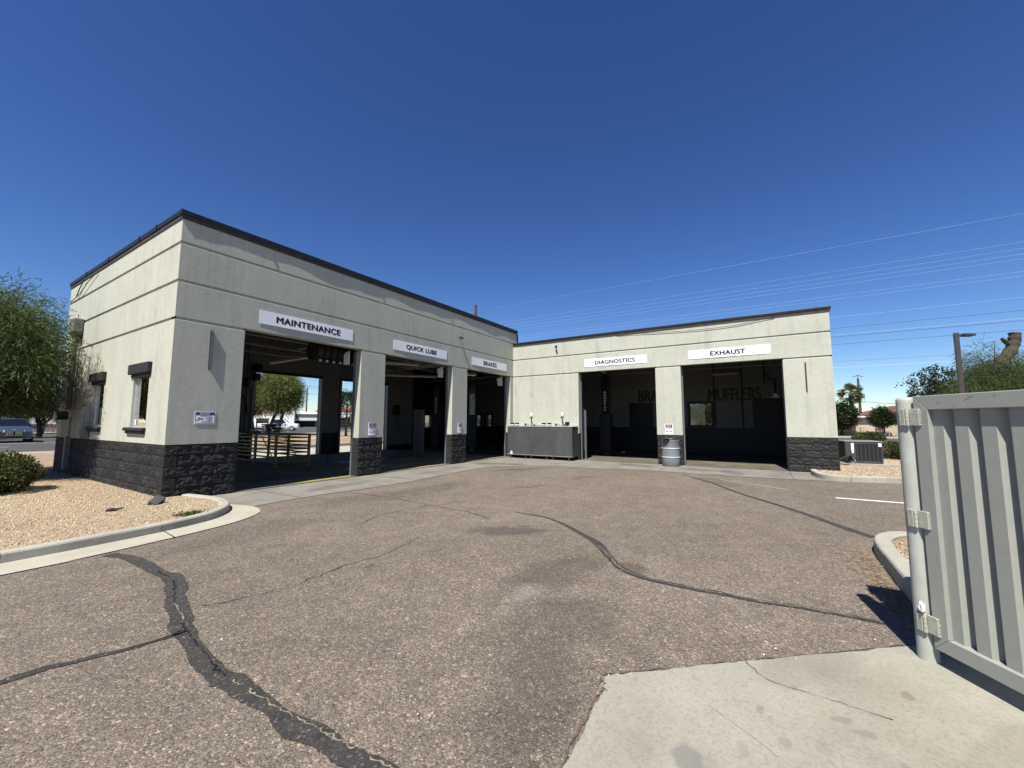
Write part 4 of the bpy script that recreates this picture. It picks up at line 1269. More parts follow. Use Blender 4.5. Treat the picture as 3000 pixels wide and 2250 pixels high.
# window frames of the rear walls
for a, b, c, d in EH:
    w = obj('window', bpy.data.meshes.new('window'), None, shop)
    bm = B()
    for q in ((a - 0.10, a, c - 0.10, d + 0.10), (b, b + 0.10, c - 0.10, d + 0.10), (a, b, c - 0.10, c), (a, b, d, d + 0.10)):
        box(bm, 18.44, 18.495, q[0], q[1], q[2], q[3])
    bm.to_mesh(w.data); bm.free(); w.data.materials.append(M['int_black'])
    bm = B(); quad(bm, (18.6, a, c), (18.6, b, c), (18.6, b, d), (18.6, a, d)); obj('pane', bm, 'glass_east', w)
for a, b, c, d in NH[3:]:
    w = obj('window', bpy.data.meshes.new('window'), None, shop)
    bm = B()
    for q in ((a - 0.05, a, c - 0.05, d + 0.05), (b, b + 0.05, c - 0.05, d + 0.05), (a, b, c - 0.05, c), (a, b, d, d + 0.05)):
        box(bm, q[0], q[1], D - WT - 0.03, D - WT - 0.005, q[2], q[3])
    bm.to_mesh(w.data); bm.free(); w.data.materials.append(M['int_black'])
    bm = B(); quad(bm, (a, D - 0.1, c), (b, D - 0.1, c), (b, D - 0.1, d), (a, D - 0.1, d)); obj('pane', bm, 'glass_east', w)
# dark office door and shelf recess on the east wall
bm = B(); box(bm, 18.42, 18.495, -9.85, -8.70, 1.21, 2.50, 0.01); box(bm, 18.38, 18.43, -9.75, -9.45, 1.3, 2.4, 0.004)
obj('dark_display_case', bm, 'int_black', shop)
bm = B(); box(bm, 18.42, 18.495, -4.30, -3.12, 1.16, 2.44, 0.01)
obj('dark_display_case', bm, 'int_black', shop)

# ------------------------------------------------------------------ bay signs
def bay_sign(pl, u0, u1, z0, z1, text, lu0, lu1, lz0, lz1, label, bow=0.012, flip=False, seedv=1):
    t = thing('bay_sign', label, 'sign', pl((u0 + u1) / 2, 0, z0), group='white bay signs above the openings')
    t_inv = t.location.copy()
    rg = np.random.default_rng(seedv)
    ph = rg.uniform(0, 1.2)
    off = 0.010
    def d(u, z):
        x = (u - u0) / (u1 - u0); y = (z - z0) / (z1 - z0)
        x = min(max(x, 0), 1); y = min(max(y, 0), 1)
        return off + bow * (max(0, math.sin(math.pi * x)) ** 2 * (0.7 + 0.3 * math.sin(5 * x + ph))) * (1 - 0.75 * y)
    nx, nz = 72, 8
    bm = B(); V = {}
    for i in range(nx + 1):
        for j in range(nz + 1):
            u = u0 + (u1 - u0) * i / nx; z = z0 + (z1 - z0) * j / nz
            V[i, j, 0] = bm.verts.new(pl(u, -d(u, z), z) - t_inv)
            V[i, j, 1] = bm.verts.new(pl(u, -d(u, z) + 0.004, z) - t_inv)
    for i in range(nx):
        for j in range(nz):
            for s in (0, 1):
                bm.faces.new((V[i, j, s], V[i + 1, j, s], V[i + 1, j + 1, s], V[i, j + 1, s]))
    for i in range(nx):
        for j in (0, nz):
            bm.faces.new((V[i, j, 0], V[i + 1, j, 0], V[i + 1, j, 1], V[i, j, 1]))
    for j in range(nz):
        for i in (0, nx):
            bm.faces.new((V[i, j, 0], V[i, j + 1, 0], V[i, j + 1, 1], V[i, j, 1]))
    bmesh.ops.recalc_face_normals(bm, faces=bm.faces)
    obj('panel', bm, 'sign_white', t, smooth=False)
    nvec = -np.array(pl.n)
    def bowf(x, y):
        return np.array([nvec * (d(lu0 + a, lz0 + b) + 0.0010) for a, b in zip(x, y)])
    lettering(text, 'ink', t, pl(lu0, 0, lz0) - t_inv, pl.u, lu1 - lu0, lz1 - lz0, bold=0.07, bow=bowf, spacing=1.06)
    return t
bay_sign(FA, 1.47, 3.84, 3.585, 3.884, 'MAINTENANCE', 1.836, 3.465, 3.655, 3.812, 'white MAINTENANCE sign with black capitals above the leftmost bay', 0.016, seedv=2)
bay_sign(FA, 5.23, 7.60, 3.585, 3.884, 'QUICK LUBE', 5.73, 7.087, 3.640, 3.812, 'white QUICK LUBE sign with black capitals above the second bay', 0.015, seedv=3)
bay_sign(FA, 8.995, 11.384, 3.585, 3.884, 'BRAKES', 9.724, 10.635, 3.645, 3.825, 'white BRAKES sign with black capitals near the inner corner', 0.015, seedv=4)
bay_sign(FB, 3.298, 5.690, 3.588, 3.888, 'DIAGNOSTICS', 3.720, 5.262, 3.655, 3.812, 'white DIAGNOSTICS sign with black capitals on the sunlit wing', 0.010, seedv=5)
bay_sign(FB, 7.065, 9.449, 3.588, 3.888, 'EXHAUST', 7.745, 8.77, 3.650, 3.812, 'white EXHAUST sign with black capitals above the rightmost bay', 0.010, seedv=6)

def flat_panel(pl, u0, u1, z0, z1, n, mat, name, parent, curl=0.0, thick=0.003, origin=Vector((0, 0, 0)), rounded=0):
    bm = B(); nx = 6; V = {}
    for i in range(nx + 1):
        x = i / nx
        u = u0 + (u1 - u0) * x
        dd = curl * math.sin(math.pi * x)
        for j, z in enumerate((z0, z1)):
            V[i, j, 0] = bm.verts.new(pl(u, -(n + dd), z) - origin); V[i, j, 1] = bm.verts.new(pl(u, -(n + dd - thick), z) - origin)
    for i in range(nx):
        bm.faces.new((V[i, 0, 0], V[i + 1, 0, 0], V[i + 1, 1, 0], V[i, 1, 0])); bm.faces.new((V[i, 0, 1], V[i + 1, 0, 1], V[i + 1, 1, 1], V[i, 1, 1]))
        for j in (0, 1):
            bm.faces.new((V[i, j, 0], V[i + 1, j, 0], V[i + 1, j, 1], V[i, j, 1]))
    for i in (0, nx):
        bm.faces.new((V[i, 0, 0], V[i, 1, 0], V[i, 1, 1], V[i, 0, 1]))
    bmesh.ops.recalc_face_normals(bm, faces=bm.faces)
    return obj(name, bm, mat, parent)

def shape(pl, pts, n, mat, name, parent, origin):
    bm = B(); bm.faces.new([bm.verts.new(pl(u, -n, z) - origin) for u, z in pts])
    bmesh.ops.triangulate(bm, faces=bm.faces)
    return obj(name, bm, mat, parent)

# surveillance notice
o = FA(0.596, 0, 1.39)
t = thing('notice_sign', 'blue and white NOTICE 24 hour video surveillance sign beside the first bay', 'sign', o)
nu0, nu1, nz0, nz1 = 0.420, 0.772, 1.392, 1.638
flat_panel(FA, nu0, nu1, nz0, nz1, 0.005, 'sign_white', 'panel', t, 0.004, origin=o)
n0 = 0.0125
def rr(u0, u1, z0, z1, r, k=5):
    pts = []
    for cx, cz, a0 in ((u1 - r, z0 + r, -90), (u1 - r, z1 - r, 0), (u0 + r, z1 - r, 90), (u0 + r, z0 + r, 180)):
        for i in range(k + 1):
            a = R(a0 + 90 * i / k); pts.append((cx + r * math.cos(a), cz + r * math.sin(a)))
    return pts
shape(FA, rr(nu0 + 0.012, nu1 - 0.012, nz0 + 0.012, nz1 - 0.012, 0.010), n0 - 0.002, 'ink', 'border', t, o)
shape(FA, rr(nu0 + 0.019, nu1 - 0.019, nz0 + 0.018, 1.560, 0.006), n0 - 0.001, 'sign_white', 'print_field', t, o)
shape(FA, rr(nu0 + 0.018, nu1 - 0.018, 1.568, nz1 - 0.018, 0.025), n0 - 0.001, 'sign_white', 'header_outline', t, o)
shape(FA, rr(nu0 + 0.021, nu1 - 0.021, 1.571, nz1 - 0.021, 0.022), n0, 'sign_blue', 'header', t, o)
lettering('NOTICE', 'sign_white', t, FA(0.500, -(n0 + 0.001), 1.574) - o, FA.u, 0.165, 0.040, bold=0.02, shear=0.25)
lettering('THIS AREA IS UNDER', 'ink_grey', t, FA(0.515, -n0, 1.538) - o, FA.u, 0.20, 0.012, bold=0.01)
lettering('24 HOUR', 'ink', t, FA(0.600, -n0, 1.502) - o, FA.u, 0.125, 0.024, bold=0.03)
lettering('VIDEO', 'ink', t, FA(0.620, -n0, 1.464) - o, FA.u, 0.090, 0.024, bold=0.03)
lettering('SURVEILLANCE', 'ink', t, FA(0.540, -n0, 1.427) - o, FA.u, 0.185, 0.022, bold=0.03)
shape(FA, [(0.476, 1.497), (0.565, 1.475), (0.572, 1.488), (0.562, 1.494), (0.489, 1.516), (0.474, 1.510)], n0, 'ink', 'camera_pictogram', t, o)
shape(FA, [(0.446, 1.448), (0.452, 1.460), (0.500, 1.466), (0.512, 1.476), (0.505, 1.484), (0.492, 1.476), (0.455, 1.474), (0.444, 1.490)], n0, 'ink', 'camera_pictogram', t, o)

def tow_sign(pl, u0, u1, z0, z1, label, curl):
    o = pl((u0 + u1) / 2, 0, z0)
    t = thing('parking_sign', label, 'sign', o, group='red and white do-not-block signs on the piers')
    w, h = u1 - u0, z1 - z0
    flat_panel(pl, u0, u1, z0, z1, 0.006, 'sign_white', 'panel', t, curl, origin=o)
    n = 0.0075 + curl
    shape(pl, [(u0 + 0.08 * w, z0 + 0.575 * h), (u0 + 0.92 * w, z0 + 0.575 * h), (u0 + 0.92 * w, z0 + 0.96 * h), (u0 + 0.08 * w, z0 + 0.96 * h)], n, 'sign_red', 'red_field', t, o)
    for k, (s, a, b) in enumerate((('DO NOT', 0.22, 0.85), ('BLOCK', 0.26, 0.735), ('DRIVEWAY', 0.12, 0.61))):
        lettering(s, 'sign_pink', t, pl(u0 + a * w, -(n + 0.001), z0 + b * h) - o, pl.u, (1 - 2 * a) * w, 0.085 * h, bold=0.03)
    lettering('VIOLATORS', 'ink_grey', t, pl(u0 + 0.25 * w, -n, z0 + 0.445 * h) - o, pl.u, 0.5 * w, 0.04 * h)
    lettering('TOWED', 'ink_grey', t, pl(u0 + 0.32 * w, -n, z0 + 0.38 * h) - o, pl.u, 0.36 * w, 0.04 * h)
    for a in (0.12, 0.57):   # tow truck and car pictograms
        x = u0 + a * w; zz = z0 + 0.18 * h; s = 0.32 * w
        shape(pl, [(x, zz + 0.06 * h), (x + s, zz + 0.03 * h), (x + s, zz + 0.07 * h), (x + 0.72 * s, zz + 0.12 * h), (x + 0.3 * s, zz + 0.13 * h), (x, zz + 0.09 * h)], n, 'ink', 'tow_pictogram', t, o)
        for q in (0.18, 0.78):
            shape(pl, [(x + q * s + 0.06 * s * math.cos(i), zz + 0.035 * h + 0.06 * s * math.sin(i)) for i in np.linspace(0, 2 * math.pi, 10)[:-1]], n, 'ink', 'tow_pictogram', t, o)
tow_sign(FA, 4.440, 4.690, 1.075, 1.425, 'curled red and white do-not-block sign on the pier between MAINTENANCE and QUICK LUBE', 0.012)
tow_sign(FA, 8.235, 8.460, 1.070, 1.422, 'curled red and white do-not-block sign on the pier left of the BRAKES bay', 0.014)
tow_sign(FB, 6.228, 6.490, 1.035, 1.391, 'flat sunlit red and white do-not-block sign above the grey drum', 0.001)

# security cameras
for pl, u, z, label in ((FA, 8.25, 4.52, 'small security camera on the shaded wall above the QUICK LUBE sign'), (FB, 2.10, 4.55, 'small dark security camera on the sunlit wall near the inner corner')):
    o = pl(u, 0, z)
    t = thing('security_camera', label, 'camera', o, group='wall security cameras')
    bm = B(); c = [pl(u, 0, z) - o, pl(u, -0.09, z - 0.01) - o]; tube(bm, c, 0.022, 8); obj('bracket', bm, 'box_grey' if pl is FA else 'char_trim', t)
    bm = B(); tube(bm, [pl(u - 0.03, -0.06, z - 0.05) - o, pl(u + 0.05, -0.15, z - 0.075) - o], 0.036, 10); obj('camera_body', bm, 'char_trim', t)
    bm = B(); tube(bm, [pl(u + 0.05, -0.15, z - 0.075) - o, pl(u + 0.056, -0.157, z - 0.077) - o], 0.028, 10); obj('lens', bm, 'plastic_black', t)

# ------------------------------------------------------------------ services on the end wall
t = thing('weatherhead_mast', 'pale service mast with a box at its head on the end wall', 'conduit', (-0.09, 6.35, 1.75))
bm = B(); tube(bm, [(0, 0, 0), (0, 0, 1.98)], 0.052, 12); tube(bm, [(0.05, -0.22, -0.1), (0.05, -0.22, 1.85)], 0.016, 8); obj('pipe', bm, 'box_grey', t)
bm = B(); box(bm, -0.12, 0.085, -0.26, 0.20, 2.05, 2.43, 0.02)
q = [bm.verts.new(p) for p in ((-0.12, -0.26, 2.05), (-0.12, 0.20, 2.05), (0.085, 0.20, 2.05), (0.085, -0.26, 2.05), (-0.05, -0.08, 1.93), (-0.05, 0.06, 1.93), (0.06, 0.06, 1.93), (0.06, -0.08, 1.93))]
for f in ((0, 1, 5, 4), (1, 2, 6, 5), (2, 3, 7, 6), (3, 0, 4, 7), (4, 5, 6, 7)):
    bm.faces.new([q[i] for i in f])
obj('mast_box', bm, 'box_grey', t)
t = thing('electric_meter', 'grey electric meter cabinet with a dark meter on the end wall', 'meter', (0, 6.0, 0.2))
bm = B(); box(bm, -0.14, -0.008, -0.15, 0.62, 0.86, 1.34, 0.01); box(bm, -0.10, 0.03, 0.3, 0.4, 0.0, 0.86, 0.01); obj('cabinet', bm, 'box_grey', t)
bm = B(); tube(bm, [(-0.14, 0.10, 1.40), (-0.34, 0.10, 1.39)], 0.11, 14); obj('meter', bm, 'plastic_black', t)
bm = B(); tube(bm, [(-0.34, 0.10, 1.39), (-0.37, 0.10, 1.388)], 0.115, 14); obj('meter_ring', bm, 'galv', t)
t = thing('utility_cabinet', 'tall grey utility cabinet on the end wall between meter and window', 'cabinet', (0, 5.05, 1.03))
bm = B(); box(bm, -0.17, -0.008, -0.40, 0.42, 0.0, 0.75, 0.012); obj('cabinet', bm, 'box_grey', t)
bm = B(); box(bm, -0.182, -0.169, -0.36, 0.38, 0.03, 0.72, 0.004); obj('door', bm, 'box_grey', t)
t = thing('wall_vent', 'small louvred white vent high on the end wall by the mast', 'vent', (0, 6.95, 2.7))
bm = B()
for z in (0, 0.62):
    box(bm, -0.03, -0.004, -0.25, 0.25, z, z + 0.04)
for y in (-0.25, 0.21):
    box(bm, -0.03, -0.004, y, y + 0.04, 0.04, 0.62)
obj('frame', bm, 'fascia', t)
for k in range(6):
    bm = B(); q = 0.06 + k * 0.095
    quad(bm, (-0.006, -0.21, q + 0.06), (-0.006, 0.21, q + 0.06), (-0.028, 0.21, q), (-0.028, -0.21, q)); obj('slat', bm, 'fascia', t)

# ------------------------------------------------------------------ waste tank on dollies in the inner corner
t = thing('waste_tank', 'long dull grey steel tank on red dollies in the inner corner', 'tank', (11.32, -1.55, 0))
bm = B(); box(bm, 0, 0.56, -1.45, 1.45, 0.135, 1.262, 0.006); obj('body', bm, 'tank', t)
bm = B(); box(bm, -0.012, 0.57, -1.462, 1.462, 1.264, 1.288, 0.003); obj('lid', bm, 'galv', t)
bm = B(); box(bm, -0.004, 0.002, 0.243, 0.247, 0.14, 1.26); obj('seam', bm, 'steel_grey', t)
bm = B(); box(bm, -0.010, 0.0, -1.46, 1.46, 0.137, 0.152); obj('bottom_edge', bm, 'galv', t)
bm = B(); bm.faces.new([bm.verts.new((-0.002, y, z)) for y, z in ((1.32, 0.16), (1.20, 0.155), (1.21, 0.24), (1.25, 0.30), (1.29, 0.235))]); obj('torn_label', bm, 'sign_white', t)
for y in (1.38, 1.15, -0.10, -0.35):
    bm = B(); lathe(bm, [(0.075, 1.29), (0.075, 1.34), (0.07, 1.35), (0.085, 1.36), (0.085, 1.42), (0.07, 1.425)], 0.28, y, 14); obj('filler_cap', bm, 'plastic_black', t)
    bm = B(); lathe(bm, [(0.078, 1.318), (0.082, 1.325), (0.082, 1.345), (0.078, 1.352)], 0.28, y, 14); obj('cap_band', bm, 'plastic_white', t)
for y in (0.46, -0.92):
    bm = B(); tube(bm, [(0.28, y, 1.288), (0.28, y, 1.66)], 0.028, 8); box(bm, 0.24, 0.32, y - 0.06, y + 0.06, 1.62, 1.665); tube(bm, [(0.28, y - 0.02, 1.62), (0.30, y + 0.11, 1.60)], 0.012, 6); obj('valve', bm, 'steel_grey', t)
    bm = B(); lathe(bm, [(0.036, 1.666), (0.048, 1.68), (0.048, 1.80), (0.040, 1.82)], 0.28, y, 14); obj('breather', bm, 'plastic_white', t)
    bm = B(); lathe(bm, [(0.03, 1.29), (0.03, 1.34), (0.06, 1.38), (0.06, 1.39)], 0.22, y + 0.25, 12); obj('funnel', bm, 'plastic_black', t)
    bm = B(); tube(bm, catmull([(0.28, y + 0.02, 1.60), (0.20, y - 0.05, 1.52), (0.19, y - 0.09, 1.40), (0.22, y - 0.11, 1.29)], 5), 0.011, 6); obj('hose', bm, 'rubber', t)
    bm = B(); tube(bm, catmull([(0.2, y + 0.18, 1.30), (0.2, y + 0.12, 1.37), (0.2, y + 0.06, 1.30)], 5), 0.009, 6); obj('hose', bm, 'rubber', t)
bm = B(); box(bm, 0.12, 0.22, -1.26, -1.10, 1.32, 1.46, 0.02); box(bm, 0.16, 0.2, -1.20, -1.16, 1.289, 1.325); obj('gauge_box', bm, 'plastic_black', t)
bm = B(); box(bm, 0.1, 0.3, 0.02, 0.30, 1.30, 1.315); bm2 = bm; obj('rag_board', bm, 'plastic_black', t)
for y in (-0.95, 0.0, 0.95):
    d = thing('furniture_dolly', {-0.95: 'right-hand red dolly under the grey tank near the drum side', 0.0: 'middle red dolly under the grey tank', 0.95: 'left-hand red dolly under the grey tank near the corner'}[y], 'dolly', (11.32, -1.55 + y, 0), group='red dollies under the tank')
    bm = B()
    box(bm, 0.02, 0.07, -0.40, 0.40, 0.098, 0.133); box(bm, 0.46, 0.51, -0.40, 0.40, 0.098, 0.133); box(bm, 0.07, 0.46, -0.40, -0.34, 0.098, 0.133); box(bm, 0.07, 0.46, 0.34, 0.40, 0.098, 0.133)
    obj('deck', bm, 'red_paint', d)
    for cx in (0.05, 0.48):
        for cy in (-0.34, 0.34):
            bm = B(); tube(bm, [(cx, cy - 0.014, 0.036), (cx, cy + 0.014, 0.036)], 0.036, 12); w = obj('caster', bm, 'rubber', d)
            bm = B(); box(bm, cx - 0.012, cx + 0.02, cy - 0.022, cy - 0.016, 0.03, 0.097); box(bm, cx - 0.012, cx + 0.02, cy + 0.016, cy + 0.022, 0.03, 0.097); obj('fork', bm, 'galv', w)

# steel channels leaning inside the diagnostics bay
for k, (x, y, h, label) in enumerate(((12.42, -2.985, 1.99, 'taller grey steel channel standing right of the tank'), (12.50, -3.06, 1.93, 'shorter grey steel channel in front of the taller one'))):
    bm = B(); 
    w = 0.085 if k == 0 else 0.06
    box(bm, -0.02, 0.02, -w / 2, w / 2, 0.0 if k else 0.35, h); box(bm, -0.02, 0.05, -w / 2 - 0.004, -w / 2, 0.0 if k else 0.35, h)
    if k == 0:
        box(bm, -0.012, 0.012, -0.02, 0.02, 0.0, 0.35)
    p = obj('steel_channel', bm, 'fin' if k == 0 else 'steel_grey', None, loc=(x, y, 0.004))
    tag(p, label, 'steel post', 'steel channels by the tank')

# drum
t = thing('trash_drum', 'grey steel drum with a black grab handle against the pier', 'drum', (11.60, -6.46, 0))
r = 0.285
bm = B(); lathe(bm, [(r - 0.01, 0.0), (r, 0.012), (r, 0.28), (r, 0.58), (r, 0.84), (r + 0.006, 0.85), (r + 0.006, 0.868), (r - 0.02, 0.87), (r - 0.03, 0.6)], 0, 0, 32); obj('shell', bm, 'drum', t)
for z in (0.295, 0.585):
    bm = B(); lathe(bm, [(r, z - 0.016), (r + 0.012, z - 0.006), (r + 0.012, z + 0.006), (r, z + 0.016)], 0, 0, 32); obj('rolling_hoop', bm, 'drum_rib', t)
bm = B(); lathe(bm, [(r - 0.03, 0.86), (r - 0.002, 0.872), (r - 0.002, 0.915), (r - 0.03, 0.925), (0.01, 0.93)], 0, 0, 32); obj('lid', bm, 'plastic_black', t)
bm = B()
hx = -r - 0.02
for (y0, y1, z0, z1) in ((0.02, 0.20, 0.885, 0.915), (0.15, 0.19, 0.80, 0.885), (0.05, 0.19, 0.755, 0.80)):
    box(bm, hx - 0.02, hx + 0.03, y0, y1, z0, z1, 0.004)
tube(bm, [(hx, 0.05, 0.78), (hx, -0.02, 0.90)], 0.018, 6)
obj('handle', bm, 'plastic_black', t)

# condenser unit
t = thing('air_conditioner', 'dark grey air conditioning condenser on a concrete slab beyond the right corner', 'condenser', (14.2, -11.36, 0.085), R(8))
bm = B(); box(bm, -0.12, 1.15, -1.30, 0.10, 0.0, 0.055, 0.008); obj('slab', bm, 'kerb', t)
Wd = 0.95; Hh = 0.74; z0 = 0.06
bm = B(); box(bm, 0.015, Wd - 0.015, -Wd + 0.015, -0.015, z0 + 0.02, Hh - 0.02); obj('coil', bm, 'ac_dark', t)
bm = B()
for x in (0, Wd - 0.04):
    for y in (0, -Wd + 0.04):
        box(bm, x, x + 0.04, y - 0.04, y, z0, Hh)
box(bm, -0.004, Wd, -Wd, 0.004, z0, z0 + 0.07, 0.004); box(bm, -0.003, 0.015, -Wd, 0.0, Hh - 0.06, Hh)
obj('frame', bm, 'ac', t)
bm = B(); box(bm, -0.008, 0.010, -0.27, -0.005, 0.22, Hh - 0.005, 0.004); obj('service_panel', bm, 'ac', t)
bm = B(); box(bm, -0.02, Wd + 0.02, -Wd - 0.02, 0.02, Hh, Hh + 0.035, 0.012); obj('top', bm, 'ac_top', t)
for k in range(7):
    y = -0.30 - k * 0.103
    bm = B(); box(bm, -0.006, 0.014, y - 0.018, y, z0 + 0.07, Hh - 0.06); obj('louvre_bar', bm, 'ac', t)
bm = B()
for k in range(16):
    z = z0 + 0.10 + k * 0.034
    box(bm, 0.004, 0.014, -Wd + 0.03, -0.29, z, z + 0.007)
stuff(obj('louvre_fins', bm, 'ac', t))
bm = B()
pts = []
bm.faces.new([bm.verts.new((-0.0095, y, z)) for y, z in ((-0.155, 0.70), (-0.155, 0.50), (-0.165, 0.40), (-0.185, 0.375), (-0.205, 0.38), (-0.222, 0.41), (-0.225, 0.70))]); obj('rating_label', bm, 'sign_white', t)
bm = B(); quad(bm, (-0.0075, -0.85, 0.60), (-0.0075, -0.93, 0.60), (-0.0075, -0.93, 0.71), (-0.0075, -0.85, 0.71)); obj('rating_label', bm, 'sign_white', t)
bm = B(); tube(bm, catmull([(0.0, -0.12, 0.20), (-0.08, -0.10, 0.30), (-0.12, 0.02, 0.26), (-0.14, 0.25, 0.15), (-0.3, 0.5, 0.10)], 6), 0.035, 8); obj('insulated_line', bm, 'rubber', t)
bm = B(); tube(bm, catmull([(-0.01, -0.2, 0.22), (-0.06, -0.22, 0.12), (-0.12, -0.05, 0.05), (-0.2, 0.3, 0.03), (-0.4, 0.5, 0.02)], 6), 0.014, 8); obj('conduit', bm, 'box_grey', t)

# things lying on the gravel
bm = B(); box(bm, -0.10, 0.10, -0.07, 0.07, -0.05, 0.05, 0.006)
o = obj('loose_block', bm, 'tank', None, loc=(-0.24, -0.62, 0.115)); o.rotation_euler = (R(28), R(-24), R(35)); tag(o, 'broken grey block tilted on the gravel at the corner', 'block')
bm = B(); tube(bm, [(-0.88, -0.73, 0.095), (-0.82, -0.76, 0.105), (-0.77, -0.77, 0.10), (-0.70, -0.80, 0.115)], [0.022, 0.03, 0.018, 0.012], 6)
tag(obj('driftwood_stick', bm, 'bark', None), 'short dark stick lying on the gravel', 'stick')

# ------------------------------------------------------------------ gate and post at the right
post_xy = Vector((0.665, -10.076, 0))
t = thing('gate_post', 'pale painted round steel post carrying the gate', 'post', post_xy)
bm = B(); lathe(bm, [(0.051, -0.02), (0.051, 0.05), (0.051, 1.57), (0.0508, 1.586), (0.048, 1.596), (0.038, 1.603), (0.018, 1.606)], 0, 0, 28); obj('pipe', bm, 'post', t)
GDIR = Vector((-0.8366, -0.5478, 0)); GN = Vector((-0.5478, 0.8366, 0))
gate = thing('metal_gate', 'grey-green corrugated metal enclosure gate swung open at the right edge', 'gate', post_xy)
GP = Plane((0, 0, 0), GDIR, -GN)      # u along the gate, n away from the viewer
def gbox(bm, u0, u1, n0, n1, z0, z1, bev=0.003):
    b2 = bmesh.new(); box(b2, u0, u1, n0, n1, z0, z1, bev)
    mp = {}
    for v in b2.verts:
        mp[v.index] = None
    b2.verts.index_update()
    vm = [bm.verts.new(GP(v.co.x, v.co.y, v.co.z)) for v in b2.verts]
    for f in b2.faces:
        bm.faces.new([vm[v.index] for v in f.verts])
    b2.free()
    return bm
GU0, GU1, GZ0, GZ1, FWD = 0.071, 2.45, 0.092, 1.607, 0.087
def mitre_rail(u0, u1, za, zb, side, mat='gate', name='frame_rail'):
    """Rails and stiles meet on 45-degree mitres, each a bar 45 mm deep."""
    bm = B()
    if side == 'top':
        p = [(u0, zb), (u1, zb), (u1 - FWD, za), (u0 + FWD, za)]
    elif side == 'bottom':
        p = [(u0, za), (u1, za), (u1 - FWD, zb), (u0 + FWD, zb)]
    elif side == 'left':
        p = [(u0, za), (u0 + FWD, za + FWD), (u0 + FWD, zb - FWD), (u0, zb)]
    else:
        p = [(u1, za), (u1 - FWD, za + FWD), (u1 - FWD, zb - FWD), (u1, zb)]
    a = [bm.verts.new(GP(u, -0.03, z)) for u, z in p]; b = [bm.verts.new(GP(u, 0.02, z)) for u, z in p]
    for k in range(4):
        bm.faces.new((a[k], a[(k + 1) % 4], b[(k + 1) % 4], b[k]))
    bm.faces.new(a); bm.faces.new(b)
    bmesh.ops.recalc_face_normals(bm, faces=bm.faces)
    bmesh.ops.bevel(bm, geom=list(bm.edges), offset=0.003, segments=1, affect='EDGES')
    return obj(name, bm, mat, gate)
mitre_rail(GU0, GU1, GZ1 - FWD, GZ1, 'top'); mitre_rail(GU0, GU1, GZ0, GZ0 + FWD, 'bottom')
mitre_rail(GU0, GU1, GZ0, GZ1, 'left', name='frame_stile'); mitre_rail(GU0, GU1, GZ0, GZ1, 'right', name='frame_stile')
# corrugated ribs: outer pan, slope, inner pan, slope
u = GU0 + FWD - 0.004; k = 0
zA, zB_ = GZ0 + 0.02, GZ1 - 0.02
n_out, n_in = -0.004, 0.036
while u < GU1 - FWD:
    bm = B()
    w_pan = 0.062 if k == 0 else 0.068
    prof = [(u, n_out), (u + w_pan, n_out), (u + w_pan + 0.026, n_in), (u + w_pan + 0.034, n_in), (u + w_pan + 0.064, n_out)]
    a = [bm.verts.new(GP(x, n, zA)) for x, n in prof]; b = [bm.verts.new(GP(x, n, zB_)) for x, n in prof]
    for q in range(len(prof) - 1):
        bm.faces.new((a[q], a[q + 1], b[q + 1], b[q]))
    obj('corrugated_panel', bm, 'gate', gate)
    u += w_pan + 0.064; k += 1
def rod(bm, a, b, rad, seg=8):
    tube(bm, [a, b], rad, seg)
for k, z in enumerate((1.475, 0.845, 0.225)):
    hh = 0.105
    h = obj('hinge', bpy.data.meshes.new('hinge'), None, gate)
    bm = B()
    gbox(bm, 0.052, 0.112, -0.041, -0.031, z - hh / 2, z + hh / 2, 0.002)
    bm.to_mesh(h.data); bm.free(); h.data.materials.append(M['hinge'])
    bm = B(); gbox(bm, 0.004, 0.040, -0.062, -0.050, z - hh / 2, z + hh / 2, 0.002); obj('hinge_leaf', bm, 'hinge', h)
    for q in range(4):
        zz = z - hh / 2 + q * hh / 4
        bm = B(); rod(bm, GP(0.047, -0.050, zz + 0.001), GP(0.047, -0.050, zz + hh / 4 - 0.001), 0.010, 10); obj('knuckle', bm, 'hinge', h)
    rgx = random.Random(k)
    bm = B()
    for q in range(9):     # weld beads
        zz = z - hh / 2 + (q + 0.5) * hh / 9
        bmesh.ops.create_icosphere(bm, subdivisions=1, radius=0.0045 + rgx.random() * 0.002, matrix=Matrix.Translation(GP(0.113 + rgx.uniform(-.001, .001), -0.033, zz)))
        bmesh.ops.create_icosphere(bm, subdivisions=1, radius=0.004 + rgx.random() * 0.002, matrix=Matrix.Translation(GP(0.003, -0.053, zz)))
    obj('weld_bead', bm, 'hinge', h)
bm = B(); bmesh.ops.create_icosphere(bm, subdivisions=2, radius=0.024, matrix=Matrix.Translation(GP(0.042, -0.058, 0.315)) @ Matrix.Diagonal((1, 0.6, 1.5, 1)))
for v in bm.verts:
    v.co += Vector((RNG.normal(0, .003), RNG.normal(0, .003), RNG.normal(0, .003)))
obj('crumpled_tag', bm, 'sign_white', gate)

